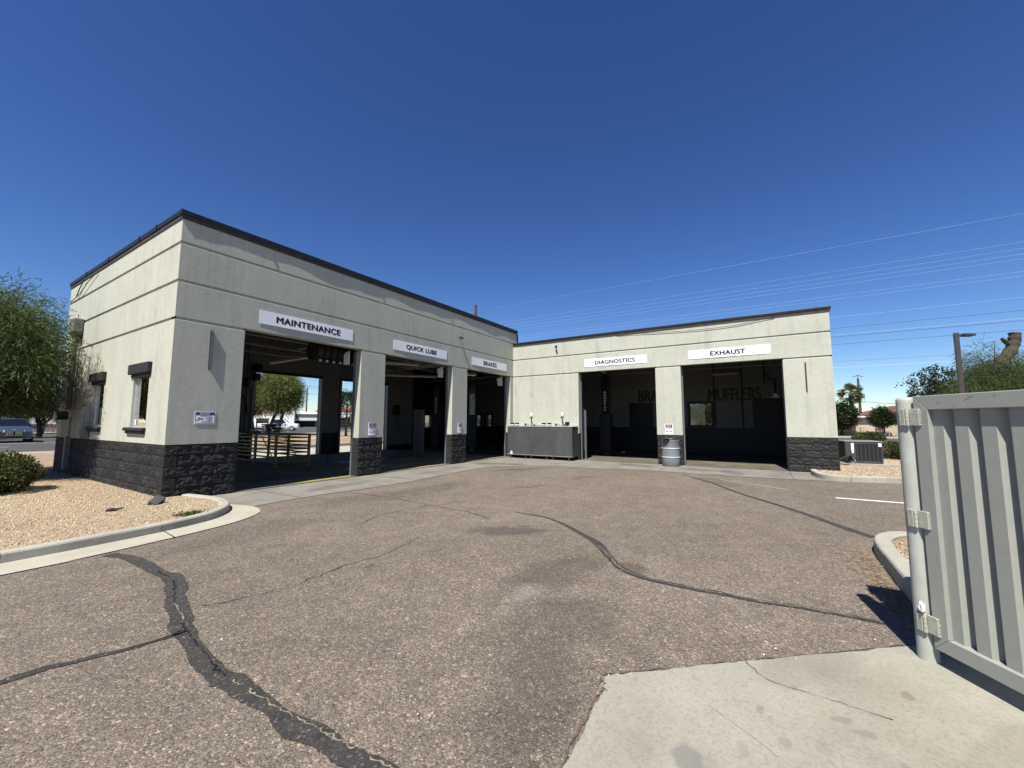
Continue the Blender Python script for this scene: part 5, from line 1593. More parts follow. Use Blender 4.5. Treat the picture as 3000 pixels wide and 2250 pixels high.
t = thing('enclosure_wall', 'cream enclosure wall behind the open gate that shades the kerb island', 'wall', (0.80, -10.14, 0))
bm = B(); box(bm, 0, 0.2, -4.0, 0.0, -0.02, 1.50, 0.006); obj('wall', bm, 'stucco', t)
bm = B(); box(bm, -0.015, 0.215, -4.0, 0.012, 1.503, 1.56, 0.006); obj('cap', bm, 'char_trim', t)
rgs = random.Random(12)
for u, z, L, an in ((0.36, 1.567, 0.05, 0.5), (0.215, 1.552, 0.02, 0.9), (0.50, 1.585, 0.012, 0.1), (0.30, 1.53, 0.008, 1.2), (0.555, 0.78, 0.02, -0.6), (0.13, 0.62, 0.012, 1.4), (0.10, 1.05, 0.007, 0.3)):
    bm = B(); c, s = math.cos(an), math.sin(an)
    n_ = -0.0305 if z > 1.5 or u < 0.16 else -0.0045
    quad(bm, GP(u, n_, z), GP(u + L * c, n_, z + L * s), GP(u + L * c + 0.002 * s, n_, z + L * s - 0.002 * c), GP(u + 0.0025 * s, n_, z - 0.0025 * c))
    obj('scuff_mark', bm, 'ac', gate)
# ------------------------------------------------------------------ inside the bays
t = thing('pit_guard_railing', 'yellow eight-rail guard railing around the service pit inside the first bay', 'railing', (4.14, 4.06, 0.004))
posts = [(0, 0), (0, 1.28), (0, 2.5), (0.9, -0.34), (0.9, 0.9), (0.9, 2.2)]
for x, y in posts:
    bm = B(); box(bm, x - 0.034, x + 0.034, y - 0.034, y + 0.034, 0, 1.05); obj('post', bm, 'yellow', t)
for z in (0.15, 0.31, 0.44, 0.55, 0.67, 0.79, 0.92, 1.03):
    bm = B()
    box(bm, -0.02, 0.02, 0.035, 2.5, z - 0.022, z + 0.022)
    tube(bm, [(0.035, -0.01, z), (0.866, -0.33, z)], 0.023, 6)
    box(bm, 0.88, 0.92, -0.3, 2.2, z - 0.022, z + 0.022)
    obj('rail', bm, 'yellow', t)
for a, b in (((0, 0.05, 0.2), (0, 0.9, 0.95)), ((0.9, 0.2, 0.15), (0.9, 1.1, 0.85)), ((0, 1.4, 0.2), (0, 2.2, 0.9))):
    bm = B(); tube(bm, [a, b], 0.018, 5); obj('brace', bm, 'yellow', t)
rgx = random.Random(3)
mats = ['plastic_black', 'galv', 'rubber', 'chrome', 'steel_grey', 'plastic_black', 'galv']
descr = ['long black strip at the bottom of the pile on the yellow railing', 'bright metal strip lying across the yellow railing', 'black rubber strip slanting over the pile', 'polished strip on top of the pile', 'grey steel strip at the far side of the pile', 'black strip overhanging the right end of the railing', 'thin bright strip near the pile top']
for k in range(7):
    bm = B()
    L = rgx.uniform(1.3, 2.2); w = rgx.uniform(0.12, 0.30)
    box(bm, -w / 2, w / 2, -L / 2, L / 2, 0, 0.018, 0.004); box(bm, -w / 2, -w / 2 + 0.012, -L / 2, L / 2, 0.018, 0.04)
    for q in range(3):
        tube(bm, catmull([(0, -L / 2 + 0.4 * q, -0.01), (0.06, -L / 2 + 0.4 * q + 0.12, -0.05), (-0.05, -L / 2 + 0.4 * q + 0.25, -0.03), (0.02, -L / 2 + 0.4 * q + 0.35, 0)], 3), 0.012, 5)
    o = obj('trim_strip', bm, mats[k], None, loc=(4.45 + rgx.uniform(-0.3, 0.35), 5.1 + rgx.uniform(-0.7, 0.6), 1.09 + 0.042 * k))
    o.rotation_euler = (R(rgx.uniform(-4, 4)), R(rgx.uniform(-9, 9)), R(rgx.uniform(-75, 40)))
    tag(o, descr[k], 'trim strip', 'scrap trim strips piled on the railing')
# hose reel bank behind the lintel of the first bay
t = thing('hose_reel_bank', 'black bank of ceiling hose reels hanging behind the first bay lintel', 'hose reels', (3.25, 0.95, 3.35))
for k in range(6):
    bm = B(); tube(bm, [(0.02 + k * 0.2, -0.08, 0), (0.17 + k * 0.2, -0.08, 0)], 0.29, 18); obj('reel', bm, 'rubber', t)
    bm = B(); tube(bm, catmull([(0.1 + k * 0.2, -0.3, -0.1), (0.1 + k * 0.2, -0.3, -0.5), (0.1 + k * 0.2, -0.3, -0.55 - 0.12 * ((k * 3) % 5))], 3), 0.013, 6); obj('hose', bm, 'rubber', t)
    bm = B(); box(bm, 0.07 + k * 0.2, 0.13 + k * 0.2, -0.33, -0.27, -0.32, -0.26, 0.01); obj('hose_stop', bm, 'galv', t)
bm = B(); box(bm, 0, 1.22, -0.12, 0.2, 0.28, 0.34); obj('mounting_rail', bm, 'int_black', t)
# pull chain
bm = B()
for k in range(64):
    z = 3.3 - k * 0.05
    tube(bm, [(3.96, 1.05, z), (3.96, 1.05, z - 0.04)], 0.009 if k % 2 else 0.005, 5)
tag(obj('pull_chain', bm, 'rubber', None), 'long door pull chain hanging by the right jamb of the first bay', 'chain')
# dark clutter on the rear pier
t = thing('air_hose_set', 'black air hoses and pipes looped on the rear pier of the first bay', 'hoses', (4.5, D - WT - 0.06, 0))
for x, r_ in ((-0.28, 0.02), (-0.10, 0.028), (0.16, 0.022), (0.30, 0.03)):
    bm = B(); tube(bm, [(x, 0, 0.9), (x, 0, 4.4)], r_, 6); obj('pipe', bm, 'steel_grey', t)
for k, (cz, rr_) in enumerate(((0.75, 0.28), (0.78, 0.23))):
    bm = B(); tube(bm, [(0.05 + rr_ * math.cos(a), -0.05 - 0.03 * k, cz + rr_ * 1.1 * math.sin(a)) for a in np.linspace(0, 2 * math.pi, 24)], 0.022, 6); obj('hose_loop', bm, 'rubber', t)
bm = B(); tube(bm, catmull([(-0.35, -0.1, 3.6), (0, -0.15, 2.6), (0.2, -0.15, 2.2), (0.3, -0.1, 1.7)], 5), 0.018, 6); obj('hose', bm, 'rubber', t)
bm = B(); box(bm, 0.16, 0.34, -0.25, -0.02, 2.75, 3.1, 0.02); box(bm, -0.2, 0.0, -0.16, -0.02, 2.1, 2.3, 0.02); obj('regulator', bm, 'plastic_black', t)
# left jamb clutter of first bay
t = thing('fan_motor', 'black door motor and hanging cable by the first bay far pier', 'door motor', (4.98, D - WT - 0.35, 3.25))
bm = B(); tube(bm, [(-0.1, 0, 0.25), (0.12, 0, 0.25)], 0.17, 12); obj('reel', bm, 'rubber', t)
bm = B(); box(bm, -0.1, 0.1, -0.1, 0.1, -0.25, 0.05, 0.02); obj('motor', bm, 'plastic_black', t)
bm = B(); tube(bm, [(0, 0, -0.25), (-0.05, 0, -1.6)], 0.008, 5); obj('cable', bm, 'rubber', t)
# strip lights
def strip_light(p0, p1, label):
    a, b = Vector(p0), Vector(p1)
    L = (b - a).length
    t = thing('strip_light', label, 'ceiling light', (a + b) / 2, math.atan2((b - a).y, (b - a).x), group='unlit fluorescent strip lights')
    bm = B(); box(bm, -L / 2, L / 2, -0.06, 0.06, 0.0, 0.06, 0.008); obj('housing', bm, 'white_steel', t)
    for y in (-0.035, 0.035):
        bm = B(); tube(bm, [(-L / 2 + 0.05, y, -0.02), (L / 2 - 0.05, y, -0.02)], 0.016, 8); obj('tube', bm, 'plastic_white', t)
    bm = B()
    for x in (-L * 0.35, L * 0.35):
        tube(bm, [(x, 0, 0.06), (x, 0, 0.5)], 0.005, 4)
    obj('hanger', bm, 'steel_grey', t)
strip_light((4.91, 6.19, 3.6), (4.81, 3.38, 3.6), 'long strip light hanging above the yellow railing')
strip_light((6.1, 2.6, 3.55), (7.9, 1.6, 3.55), 'near strip light under the second bay ceiling')
strip_light((8.6, 4.8, 3.45), (10.6, 3.2, 3.45), 'far strip light seen through the second bay')
strip_light((9.6, 1.6, 3.4), (10.6, 1.0, 3.4), 'strip light just inside the BRAKES bay')
strip_light((18.1, -7.13, 3.68), (18.1, -8.23, 3.68), 'short strip light above the MUFFLERS lettering')
strip_light((12.6, -3.6, 3.62), (14.2, -3.3, 3.62), 'strip light inside the DIAGNOSTICS bay')

# interior wall signs
for text, y0, y1, z0, z1, label in (('MUFFLERS', -6.87, -9.07, 2.45, 3.07, 'MUFFLERS lettering panel in heavy black capitals on the back wall'), ('BRAKES', -3.57, -5.55, 2.50, 3.10, 'BRAKES lettering panel half hidden behind the drum pier')):
    o = Vector((18.5, (y0 + y1) / 2, z0))
    t = thing('wall_lettering_panel', label, 'sign', o, group='lettered panels on the back wall')
    bm = B(); box(bm, -0.02, -0.004, y1 - o.y - 0.12, y0 - o.y + 0.16, -0.06, z1 - z0 + 0.08); obj('panel', bm, 'int_white', t)
    lettering(text, 'ink', t, (-0.023, y0 - o.y, 0.0), (0, -1, 0), y0 - y1, z1 - z0, bold=0.045)
# two-post lift columns
def lift(x, y, label, lettered=True, rz=0):
    t = thing('lift_column', label, 'vehicle lift', (x, y, 0.004), rz, group='two-post lift columns')
    bm = B(); box(bm, -0.14, 0.14, -0.16, 0.16, 0.02, 3.55, 0.01); box(bm, -0.30, 0.25, -0.26, 0.26, 0.0, 0.02); obj('column', bm, 'paint_dark', t)
    bm = B(); box(bm, -0.22, 0.16, -0.24, 0.24, 0.25, 1.80, 0.01); obj('carriage', bm, 'int_black', t)
    bm = B()
    tube(bm, [(-0.2, 0.1, 0.18), (-0.5, 0.9, 0.16)], 0.045, 6); tube(bm, [(-0.2, -0.1, 0.18), (-0.5, -0.9, 0.16)], 0.045, 6)
    obj('arm', bm, 'rubber', t)
    bm = B()
    for yy in (0.9, -0.9):
        lathe(bm, [(0.06, 0.19), (0.06, 0.22), (0.07, 0.23)], -0.5, yy, 10)
    obj('lift_pad', bm, 'yellow', t)
    if lettered:
        for k, ch in enumerate('BENDPAK'):
            lettering(ch, 'plastic_white', t, (-0.143, 0.05, 2.72 - k * 0.128), (0, -1, 0), 0.095, 0.09, bold=0.02)
lift(14.6, -3.20, 'dark lift column lettered BENDPAK inside the DIAGNOSTICS bay')
lift(13.9, 6.2, 'dark lift column lettered BENDPAK beyond the QUICK LUBE bay', True, R(20))
lift(13.2, 3.2, 'dark lift column lettered BENDPAK seen through the BRAKES bay', True, R(30))
t = thing('tall_locker', 'narrow dark cabinet standing at the right of the QUICK LUBE bay', 'locker', (9.25, 2.9, 0.004))
bm = B(); box(bm, -0.12, 0.12, -0.2, 0.2, 0.0, 1.95, 0.01); obj('body', bm, 'fin_dark', t)
bm = B(); box(bm, -0.11, 0.11, -0.212, -0.202, 0.05, 1.9, 0.004); obj('door', bm, 'fin_dark', t)
t = thing('control_box', 'dark wall control box with hanging cables on the white rear wall', 'control box', (12.2, D - WT - 0.08, 1.8))
bm = B(); box(bm, -0.22, 0.22, -0.07, 0.075, 0.0, 0.55, 0.02); obj('box', bm, 'plastic_black', t)
bm = B()
for x in (-0.15, 0.0, 0.15):
    tube(bm, catmull([(x, 0, 0), (x + 0.03, -0.03, -0.4), (x + 0.1, -0.03, -0.8)], 4), 0.012, 5)
obj('cable', bm, 'rubber', t)
t = thing('wall_pipework', 'dark vertical pipes on the back wall of the EXHAUST bay', 'pipework', (18.45, -8.2, 0))
for y, z0, z1 in ((1.05, 1.3, 4.4), (-0.10, 1.2, 4.4), (-1.0, 3.2, 4.4)):
    bm = B(); tube(bm, [(0, y, z0), (0, y, z1)], 0.025, 6); obj('pipe', bm, 'int_black', t)
bm = B(); tube(bm, [(0, -1.0, 3.6), (0, -1.15, 3.6), (0, -1.15, 3.35), (0, -1.3, 3.35)], 0.03, 6); tube(bm, [(-0.02, -1.35, 3.4), (-0.02, -1.38, 2.75)], 0.05, 6); obj('pipe', bm, 'int_black', t)
t = thing('wall_extractor', 'white wall extractor head above the dark display case', 'extractor', (18.3, -9.60, 2.52))
bm = B(); box(bm, -0.1, 0.15, -0.14, 0.14, 0.0, 0.10, 0.02); box(bm, -0.06, 0.1, -0.08, 0.08, 0.10, 0.2, 0.02); obj('head', bm, 'plastic_white', t)
bm = B(); box(bm, -0.01, 0.01, -0.12, -0.09, 0.2, 0.9); box(bm, -0.01, 0.01, 0.05, 0.08, 0.2, 0.9); obj('bracket', bm, 'box_grey', t)

# ------------------------------------------------------------------ vegetation
def leaf_quads(P, Dv, L, W, rg):
    """Diamond leaves at P along Dv."""
    n = len(P)
    L = np.broadcast_to(L, (n,)); W = np.broadcast_to(W, (n,))
    Dv = Dv / (np.linalg.norm(Dv, axis=1)[:, None] + 1e-9)
    r = rg.normal(0, 1, (n, 3))
    Wv = np.cross(Dv, r); Wv /= np.linalg.norm(Wv, axis=1)[:, None] + 1e-9
    mid = P + Dv * (L * 0.45)[:, None]
    V = np.stack([P, mid + Wv * (W / 2)[:, None], P + Dv * L[:, None], mid - Wv * (W / 2)[:, None]], 1)
    return V.reshape(-1, 3)

def quads_mesh(name, V):
    n = len(V) // 4
    return mesh_np(name, V, np.arange(n * 4).reshape(-1, 4))

def blob_points(blobs, n, rg, shell=0.55):
    vol = np.array([b[3] * b[4] * b[5] for b in blobs]) ** 0.75
    idx = rg.choice(len(blobs), n, p=vol / vol.sum())
    Bv = np.array(blobs)[idx]
    d = rg.normal(0, 1, (n, 3)); d /= np.linalg.norm(d, axis=1)[:, None]
    r = shell + (1 - shell) * rg.random(n) ** 0.6
    r *= np.where(rg.random(n) < 0.25, rg.random(n), 1)
    return Bv[:, :3] + d * Bv[:, 3:6] * r[:, None], d

def strands(blobs, n, per, seg, leaf, lw, droop, rg, shell=0.5, jitter=0.5, wind=(0.0, 0.0)):
    """Feathery drooping sprays: n strands of 'per' leaves."""
    P, d = blob_points(blobs, n, rg, shell)
    v = d * np.array([1, 1, 0.5]) + rg.normal(0, 0.35, (n, 3)) + np.array([wind[0], wind[1], 0.15])
    v /= np.linalg.norm(v, axis=1)[:, None]
    out = []
    p = P.copy()
    for k in range(per):
        ld = v + rg.normal(0, jitter, (n, 3))
        out.append(leaf_quads(p, ld, leaf * rg.uniform(0.6, 1.3, n), lw, rg))
        p = p + v * seg
        v = v + np.array([0, 0, -droop]) + rg.normal(0, 0.06, (n, 3))
        v /= np.linalg.norm(v, axis=1)[:, None]
    return np.concatenate(out)

def clumps(blobs, n, per, spread, leaf, lw, rg, shell=0.6, up=0.3):
    P, d = blob_points(blobs, n, rg, shell)
    c = np.repeat(P, per, 0) + rg.normal(0, spread, (n * per, 3))
    dv = np.repeat(d, per, 0) * 0.7 + rg.normal(0, 0.7, (n * per, 3)) + np.array([0, 0, up])
    return leaf_quads(c, dv, leaf * rg.uniform(0.6, 1.3, n * per), lw * rg.uniform(0.7, 1.2, n * per), rg)

def trunk_bm(base_z, blobs, rad, rg, fork=0.35, lean=(0, 0), origin=(0, 0)):
    bm = B()
    cz = np.mean([b[2] for b in blobs])
    fz = base_z + (cz - base_z) * fork
    f = np.array([origin[0] + lean[0], origin[1] + lean[1], fz])
    b0 = np.array([origin[0], origin[1], base_z - 0.1])
    mid = (b0 + f) / 2 + np.array([rg.normal(0, rad * 0.7), rg.normal(0, rad * 0.7), 0])
    tube(bm, catmull([b0, mid, f], 4), [rad * (1.25 - 0.4 * t) for t in np.linspace(0, 1, 9)], 9)
    for bl in blobs:
        e = np.array(bl[:3]) + np.array([0, 0, bl[5] * 0.25])
        m_ = (f + e) / 2 + rg.normal(0, 0.12, 3) * np.linalg.norm(e - f)
        pts = catmull([f - np.array([0, 0, 0.05]), m_, e], 4)
        tube(bm, pts, [rad * 0.62 * (1 - 0.85 * t) + 0.006 for t in np.linspace(0, 1, len(pts))], 6)
        for _ in range(2):
            e2 = e + rg.normal(0, 0.6, 3) * np.array(bl[3:6])
            tube(bm, [pts[5], (np.array(pts[5]) + e2) / 2 + rg.normal(0, .05, 3), e2], [rad * 0.25, rad * 0.15, 0.006], 5)
    return bm

def tree(name, label, loc, blobs, V, leafmat, rad, seedv, group=None, fork=0.35, lean=(0, 0), cat='tree', bark='bark'):
    t = thing(name, label, cat, loc, group=group)
    rg = np.random.default_rng(seedv)
    obj('trunk', trunk_bm(0, blobs, rad, rg, fork, lean), bark, t)
    obj('crown', quads_mesh('crown', V), leafmat, t)
    return t

rg = np.random.default_rng(21)
# feathery tree by the end wall
bl = [(-0.2, -0.1, 3.45, 1.45, 1.5, 1.1), (0.70, -0.35, 3.1, 0.95, 1.2, 0.95), (-1.3, 0.3, 3.1, 1.3, 1.4, 1.15), (0.35, 0.5, 2.55, 1.25, 1.5, 1.0), (-0.6, -0.7, 2.5, 1.3, 1.2, 0.9), (0.5, -0.5, 2.1, 0.9, 1.0, 0.8), (0.2, 0.9, 3.9, 0.9, 0.9, 0.65), (0.52, -1.45, 3.4, 0.65, 0.85, 0.9), (0.62, -1.2, 2.6, 0.55, 0.8, 0.8), (0.80, -2.1, 3.0, 0.5, 0.7, 0.75), (0.65, -2.1, 3.7, 0.42, 0.6, 0.5)]
V = strands(bl, 13500, 10, 0.075, 0.13, 0.018, 0.17, rg, 0.45, 0.5, (0.22, 0.0))
Q = V.reshape(-1, 4, 3); V = Q[Q[:, :, 2].min(1) > 1.42].reshape(-1, 3)
tree('weeping_tree', 'feathery drooping green tree brushing the end wall of the shop', (-2.02, 6.75, 0.07), bl, V, 'leaf_feathery', 0.16, 22)
# a few long sprays that reach the wall
# row of dark street trees behind the parked car
for k, (x, y, h, r_, sd, lab) in enumerate(((-1.5, 44, 5.2, 3.4, 31, 'dark street tree above the blue-grey car'), (5.6, 47, 4.9, 2.7, 32, 'dark leaning tree between the parked cars and the shop wall'), (-7, 52, 6, 4, 33, 'large dark tree at the left edge beyond the street'), (11.5, 58, 5.0, 2.6, 34, 'dusty tree farther up the street next to the shop wall'), (54, -2.0, 4.2, 1.9, 35, 'street tree seen dimly through the back window'))):
    rg = np.random.default_rng(sd)
    bl = [(0, 0, h * 0.72, r_, r_, h * 0.30), (r_ * 0.5, 0.3, h * 0.62, r_ * 0.7, r_ * 0.7, h * 0.26), (-r_ * 0.5, -0.3, h * 0.60, r_ * 0.7, r_ * 0.7, h * 0.26), (0.2, -r_ * 0.4, h * 0.55, r_ * 0.8, r_ * 0.6, h * 0.22)]
    V = strands(bl, 1500, 7, 0.20, 0.30, 0.06, 0.14, rg, 0.4)
    tree('street_tree', lab, (x, y, -0.02), bl, V, 'leaf_dark' if k not in (3, 4) else 'leaf_dry', 0.2, sd, 'trees beyond the left street')
# palo verde group seen through the first bay
for k, (x, y, h, r_, sd, lab, ln) in enumerate(((21.5, 38.6, 7.9, 1.9, 41, 'largest palo verde with leaning trunk before the white pickup in the bay view', (0.55, -0.8)), (20.3, 39.6, 6.6, 1.5, 42, 'olive palo verde at the left of the first bay view', (-0.2, 0.2)), (20.9, 35.7, 6.8, 1.45, 43, 'slender palo verde in front of the pickup cab in the bay view', (0.35, -0.45)), (21.6, 45.2, 6.8, 1.8, 44, 'farthest palo verde at the left jamb of the bay view', (0.2, 0)))):
    rg = np.random.default_rng(sd)
    bl = [(ln[0], ln[1], h * 0.74, r_, r_, h * 0.22), (ln[0] + r_ * 0.5, ln[1], h * 0.62, r_ * 0.62, r_ * 0.6, h * 0.22), (-r_ * 0.5, -0.3, h * 0.60, r_ * 0.6, r_ * 0.6, h * 0.21), (0.2, -r_ * 0.4, h * 0.50, r_ * 0.65, r_ * 0.5, h * 0.15), (r_ * .3, 0, h * .9, r_ * .5, r_ * .5, h * .1)]
    V = strands(bl, 3600, 7, 0.14, 0.25, 0.05, 0.20, rg, 0.3)
    tree('palo_verde_tree', lab, (x, y, -0.03), bl, V, 'leaf_palo' if k != 1 else 'leaf_dry', 0.17, sd, 'palo verde trees in the bay view', 0.55, ln)
# conifer-like tree through the second rear opening
rg = np.random.default_rng(51)
n = 1500
hz = rg.random(n) ** 0.8; ang = rg.uniform(0, 2 * math.pi, n)
rr_ = 1.85 * (1 - hz) ** 0.75 * rg.uniform(0.5, 1.0, n) + 0.05
Pc = np.stack([rr_ * np.cos(ang), rr_ * np.sin(ang), 0.75 + hz * 3.75], 1)
dv = np.stack([np.cos(ang), np.sin(ang), rg.normal(0.1, 0.25, n)], 1)
V = np.concatenate([leaf_quads(Pc + dv * q * 0.10 + rg.normal(0, 0.04, (n, 3)), dv + rg.normal(0, 0.5, (n, 3)), 0.24, 0.05, rg) for q in range(6)])
t = thing('pine_tree', 'dark green conifer framed by the right rear opening of the shop', 'tree', (23.6, 27.6, -0.03))
bm = B(); tube(bm, [(0, 0, -0.1), (0.03, 0, 2), (0, 0, 4.4)], [0.14, 0.09, 0.02], 7); obj('trunk', bm, 'bark', t)
obj('crown', quads_mesh('crown', V), 'leaf_dark', t)

def shrub(loc, rx, ry, rz_, n, sd, label, mat='leaf_shrub', leaf=0.05, lw=0.022, group=None, flat_top=0.8):
    rg = np.random.default_rng(sd)
    bl = [(0, 0, rz_ * 0.95, rx, ry, rz_), (rx * 0.4, ry * 0.2, rz_ * 0.9, rx * 0.6, ry * 0.7, rz_ * 0.85), (-rx * 0.4, -ry * 0.2, rz_ * 0.85, rx * 0.6, ry * 0.7, rz_ * 0.8)]
    P, d = blob_points(bl, n, rg, 0.72)
    lump = 1 + 0.10 * np.sin(P[:, 0] * 9 / rx + sd) * np.cos(P[:, 1] * 8 / ry) + 0.05 * np.sin(P[:, 2] * 15 + sd)
    P = P * lump[:, None]
    P[:, 2] = np.maximum(P[:, 2], 0.03)
    V = leaf_quads(P, d + rg.normal(0, 0.7, (n, 3)) + np.array([0, 0, 0.3]), leaf * rg.uniform(0.6, 1.4, n), lw * rg.uniform(0.7, 1.3, n), rg)
    t = thing('shrub', label, 'shrub', loc, group=group)
    obj('foliage', quads_mesh('foliage', V), mat, t)
    bm = B()
    for k in range(9):
        a = k * 0.7 + sd
        tube(bm, [(0.03 * math.cos(a), 0.03 * math.sin(a), -0.05), (rx * 0.35 * math.cos(a), ry * 0.35 * math.sin(a), rz_ * 0.7), (rx * 0.7 * math.cos(a), ry * 0.7 * math.sin(a), rz_ * (0.9 + 0.5 * math.sin(a * 3)))], [0.014, 0.010, 0.004], 5)
    obj('stem', bm, 'bark', t)
    return t
shrub((-1.62, 3.35, 0.075), 0.70, 0.75, 0.37, 13000, 61, 'rounded dense green shrub on the gravel left of the shop', leaf=0.06, lw=0.028)
shrub((34.0, -15.0, 0.085), 0.95, 0.9, 0.36, 4500, 62, 'clipped low shrub by the street beyond the condenser', leaf=0.09, lw=0.05, group='clipped shrubs along the right street')
shrub((33.6, -17.6, 0.085), 1.0, 0.9, 0.40, 4500, 63, 'clipped shrub by the street right behind the gate post', leaf=0.09, lw=0.05, group='clipped shrubs along the right street', mat='leaf_shrub')
shrub((18.0, -13.55, 0.085), 0.85, 0.8, 0.33, 7000, 64, 'broad clipped shrub between condenser and gate post', leaf=0.07, lw=0.036, group='clipped shrubs along the right street')
shrub((19.8, -14.9, 0.085), 0.9, 0.8, 0.33, 6000, 65, 'clipped shrub mostly hidden by the gate post', leaf=0.07, lw=0.036, group='clipped shrubs along the right street')
shrub((31.0, 26.6, -0.02), 1.6, 0.9, 0.30, 2500, 66, 'low spreading green plant under the conifer', leaf=0.14, lw=0.06)
shrub((25.0, 22.0, -0.02), 1.0, 0.9, 0.35, 2200, 67, 'low dark shrub beside the rear pier in the bay view', leaf=0.12, lw=0.06, mat='leaf_dark')
shrub((7.6, -12.0, 0.085), 0.35, 0.35, 0.28, 700, 68, 'small leafy oleander peeking out behind the gate post', leaf=0.12, lw=0.04, mat='leaf_dark')
# weed by the kerb
rg = np.random.default_rng(71)
n = 260
P = np.stack([rg.normal(0, 0.10, n), rg.normal(0, 0.05, n), rg.uniform(0, 0.03, n)], 1)
V = leaf_quads(P, np.stack([rg.normal(0, 1, n), rg.normal(0, 1, n), rg.uniform(0.2, 1.2, n)], 1), 0.05, 0.016, rg)
t = obj('weed', quads_mesh('weed', V), 'leaf_palo', None, loc=(-0.27, -2.05, 0.075)); tag(t, 'small green weed growing at the kerb of the gravel bed', 'weed')
# dry litter by the island kerb
rg = np.random.default_rng(72)
n = 900
P = np.stack([rg.uniform(1.3, 3.2, n), -10.19 + np.abs(rg.normal(0, 0.13, n)), rg.uniform(-0.008, 0.012, n)], 1)
V = leaf_quads(P, np.stack([rg.normal(0, 1, n), rg.normal(0, 1, n), rg.normal(0, 0.15, n)], 1), rg.uniform(0.02, 0.08, n), 0.005, rg)
stuff(obj('dry_litter', quads_mesh('dry_litter', V), 'straw', pavement))
n = 240
P = np.stack([rg.uniform(-2.6, 8, n), rg.uniform(-9, -3, n), np.full(n, -0.009)], 1)
V = leaf_quads(P, np.stack([rg.normal(0, 1, n), rg.normal(0, 1, n), rg.normal(0, 0.05, n)], 1), rg.uniform(0.01, 0.045, n), 0.005, rg)
stuff(obj('dry_litter', quads_mesh('dry_litter', V), 'straw', pavement))

# right side trees
rg = np.random.default_rng(81)
bl = [(0, 0, 2.5, 1.3, 1.3, 1.1), (0.6, -0.5, 2.1, 0.9, 0.9, 0.9), (-0.6, 0.7, 2.1, 1.1, 1.1, 0.9), (0.0, 0.3, 1.7, 1.2, 1.2, 0.85)]
V = clumps(bl, 900, 14, 0.22, 0.26, 0.13, rg)
tree('dark_tree', 'round dark tree under the palm beyond the street', (57.2, -16.4, -0.02), bl, V, 'leaf_dark', 0.14, 82, 'trees by the beige house')
rg = np.random.default_rng(83)
bl = [(0, 0, 2.15, 0.85, 0.85, 0.55), (0.45, -0.6, 1.85, 0.7, 0.7, 0.45), (-0.45, 0.6, 1.85, 0.7, 0.7, 0.45), (0, 0.1, 2.65, 0.6, 0.6, 0.42), (0.1, 0.1, 1.45, 0.5, 0.5, 0.35)]
V = clumps(bl, 520, 14, 0.18, 0.22, 0.10, rg)
tree('young_tree', 'small dark umbrella-shaped tree before the beige house', (56.6, -19.85, -0.02), bl, V, 'leaf_dark', 0.07, 84, 'trees by the beige house', 0.75)
rg = np.random.default_rng(85)
bl = [(0, 0, 4.4, 1.7, 1.7, 1.1), (1.6, 0.3, 4.0, 1.3, 1.3, 0.9), (-1.5, 0, 3.9, 1.2, 1.2, 0.9)]
V = clumps(bl, 300, 12, 0.25, 0.34, 0.12, rg)
tree('bare_tree', 'greyish thin tree rising behind the brown roof', (88, -29.5, -0.02), bl, V, 'leaf_dry', 0.14, 86, 'trees by the beige house')
# broad-leaved tree above the gate
rg = np.random.default_rng(87)
bl = [(0, 0, 3.5, 1.55, 1.5, 1.0), (-1.1, 0.5, 3.0, 1.1, 1.1, 0.8), (1.3, -0.5, 3.0, 1.2, 1.1, 0.85), (0.3, 0, 2.6, 1.7, 1.5, 0.9), (-0.2, 0.1, 4.2, 0.7, 0.7, 0.4), (-1.9, 0.6, 2.7, 0.7, 0.6, 0.4), (0.8, -0.2, 3.9, 0.7, 0.7, 0.5)]
P, d = blob_points(bl, 560, rg, 0.5)
per = 9
c = np.repeat(P, per, 0) + rg.normal(0, 0.07, (560 * per, 3))
V = leaf_quads(c, rg.normal(0, 1, (560 * per, 3)), 0.15 * rg.uniform(0.6, 1.3, 560 * per), 0.075, rg)
tree('broadleaf_tree', 'dark clumpy broad-leaved tree above the gate left of the lamp pole', (29.2, -17.4, 0.08), bl, V, 'leaf_dark', 0.09, 88)
# mesquite with a sawn-off limb
rg = np.random.default_rng(89)
bl = [(0.0, 0.0, 3.3, 1.7, 1.7, 1.0), (-0.65, 0.55, 4.35, 0.65, 0.65, 1.05), (1.2, -0.9, 3.6, 1.5, 1.5, 1.0), (-1.9, 1.2, 2.7, 0.9, 0.9, 0.9), (2.4, -1.7, 3.9, 1.6, 1.6, 1.2), (-0.4, 0.2, 2.5, 1.9, 1.7, 1.1), (2.2, -1.8, 2.6, 2.0, 1.9, 1.2)]
V = strands(bl, 12000, 9, 0.085, 0.14, 0.020, 0.17, rg, 0.4, 0.5, (-0.1, 0.15))
mq = tree('mesquite_tree', 'feathery mesquite tree behind the gate with one sawn-off limb', (27.9, -19.2, 0.08), bl, V, 'leaf_feathery', 0.26, 90)
bm = B()
limb = [(0.0, 0.1, 1.2), (-0.20, 0.2, 2.6), (-0.12, 0.1, 3.5), (0.18, -0.35, 4.4), (0.50, -0.85, 5.1), (0.64, -1.05, 5.6), (0.66, -1.08, 6.02)]
pts = catmull(limb, 5)
tube(bm, pts, [0.30 - 0.08 * i / len(pts) + 0.02 * math.sin(i * 1.7) for i in range(len(pts))], 10)
tube(bm, [(0.55, -0.9, 5.3), (0.36, -0.62, 5.62), (0.28, -0.5, 5.72)], [0.12, 0.10, 0.06], 7)
bmesh.ops.recalc_face_normals(bm, faces=bm.faces)
for v in bm.verts:
    v.co += Vector(RNG.normal(0, 0.018, 3))
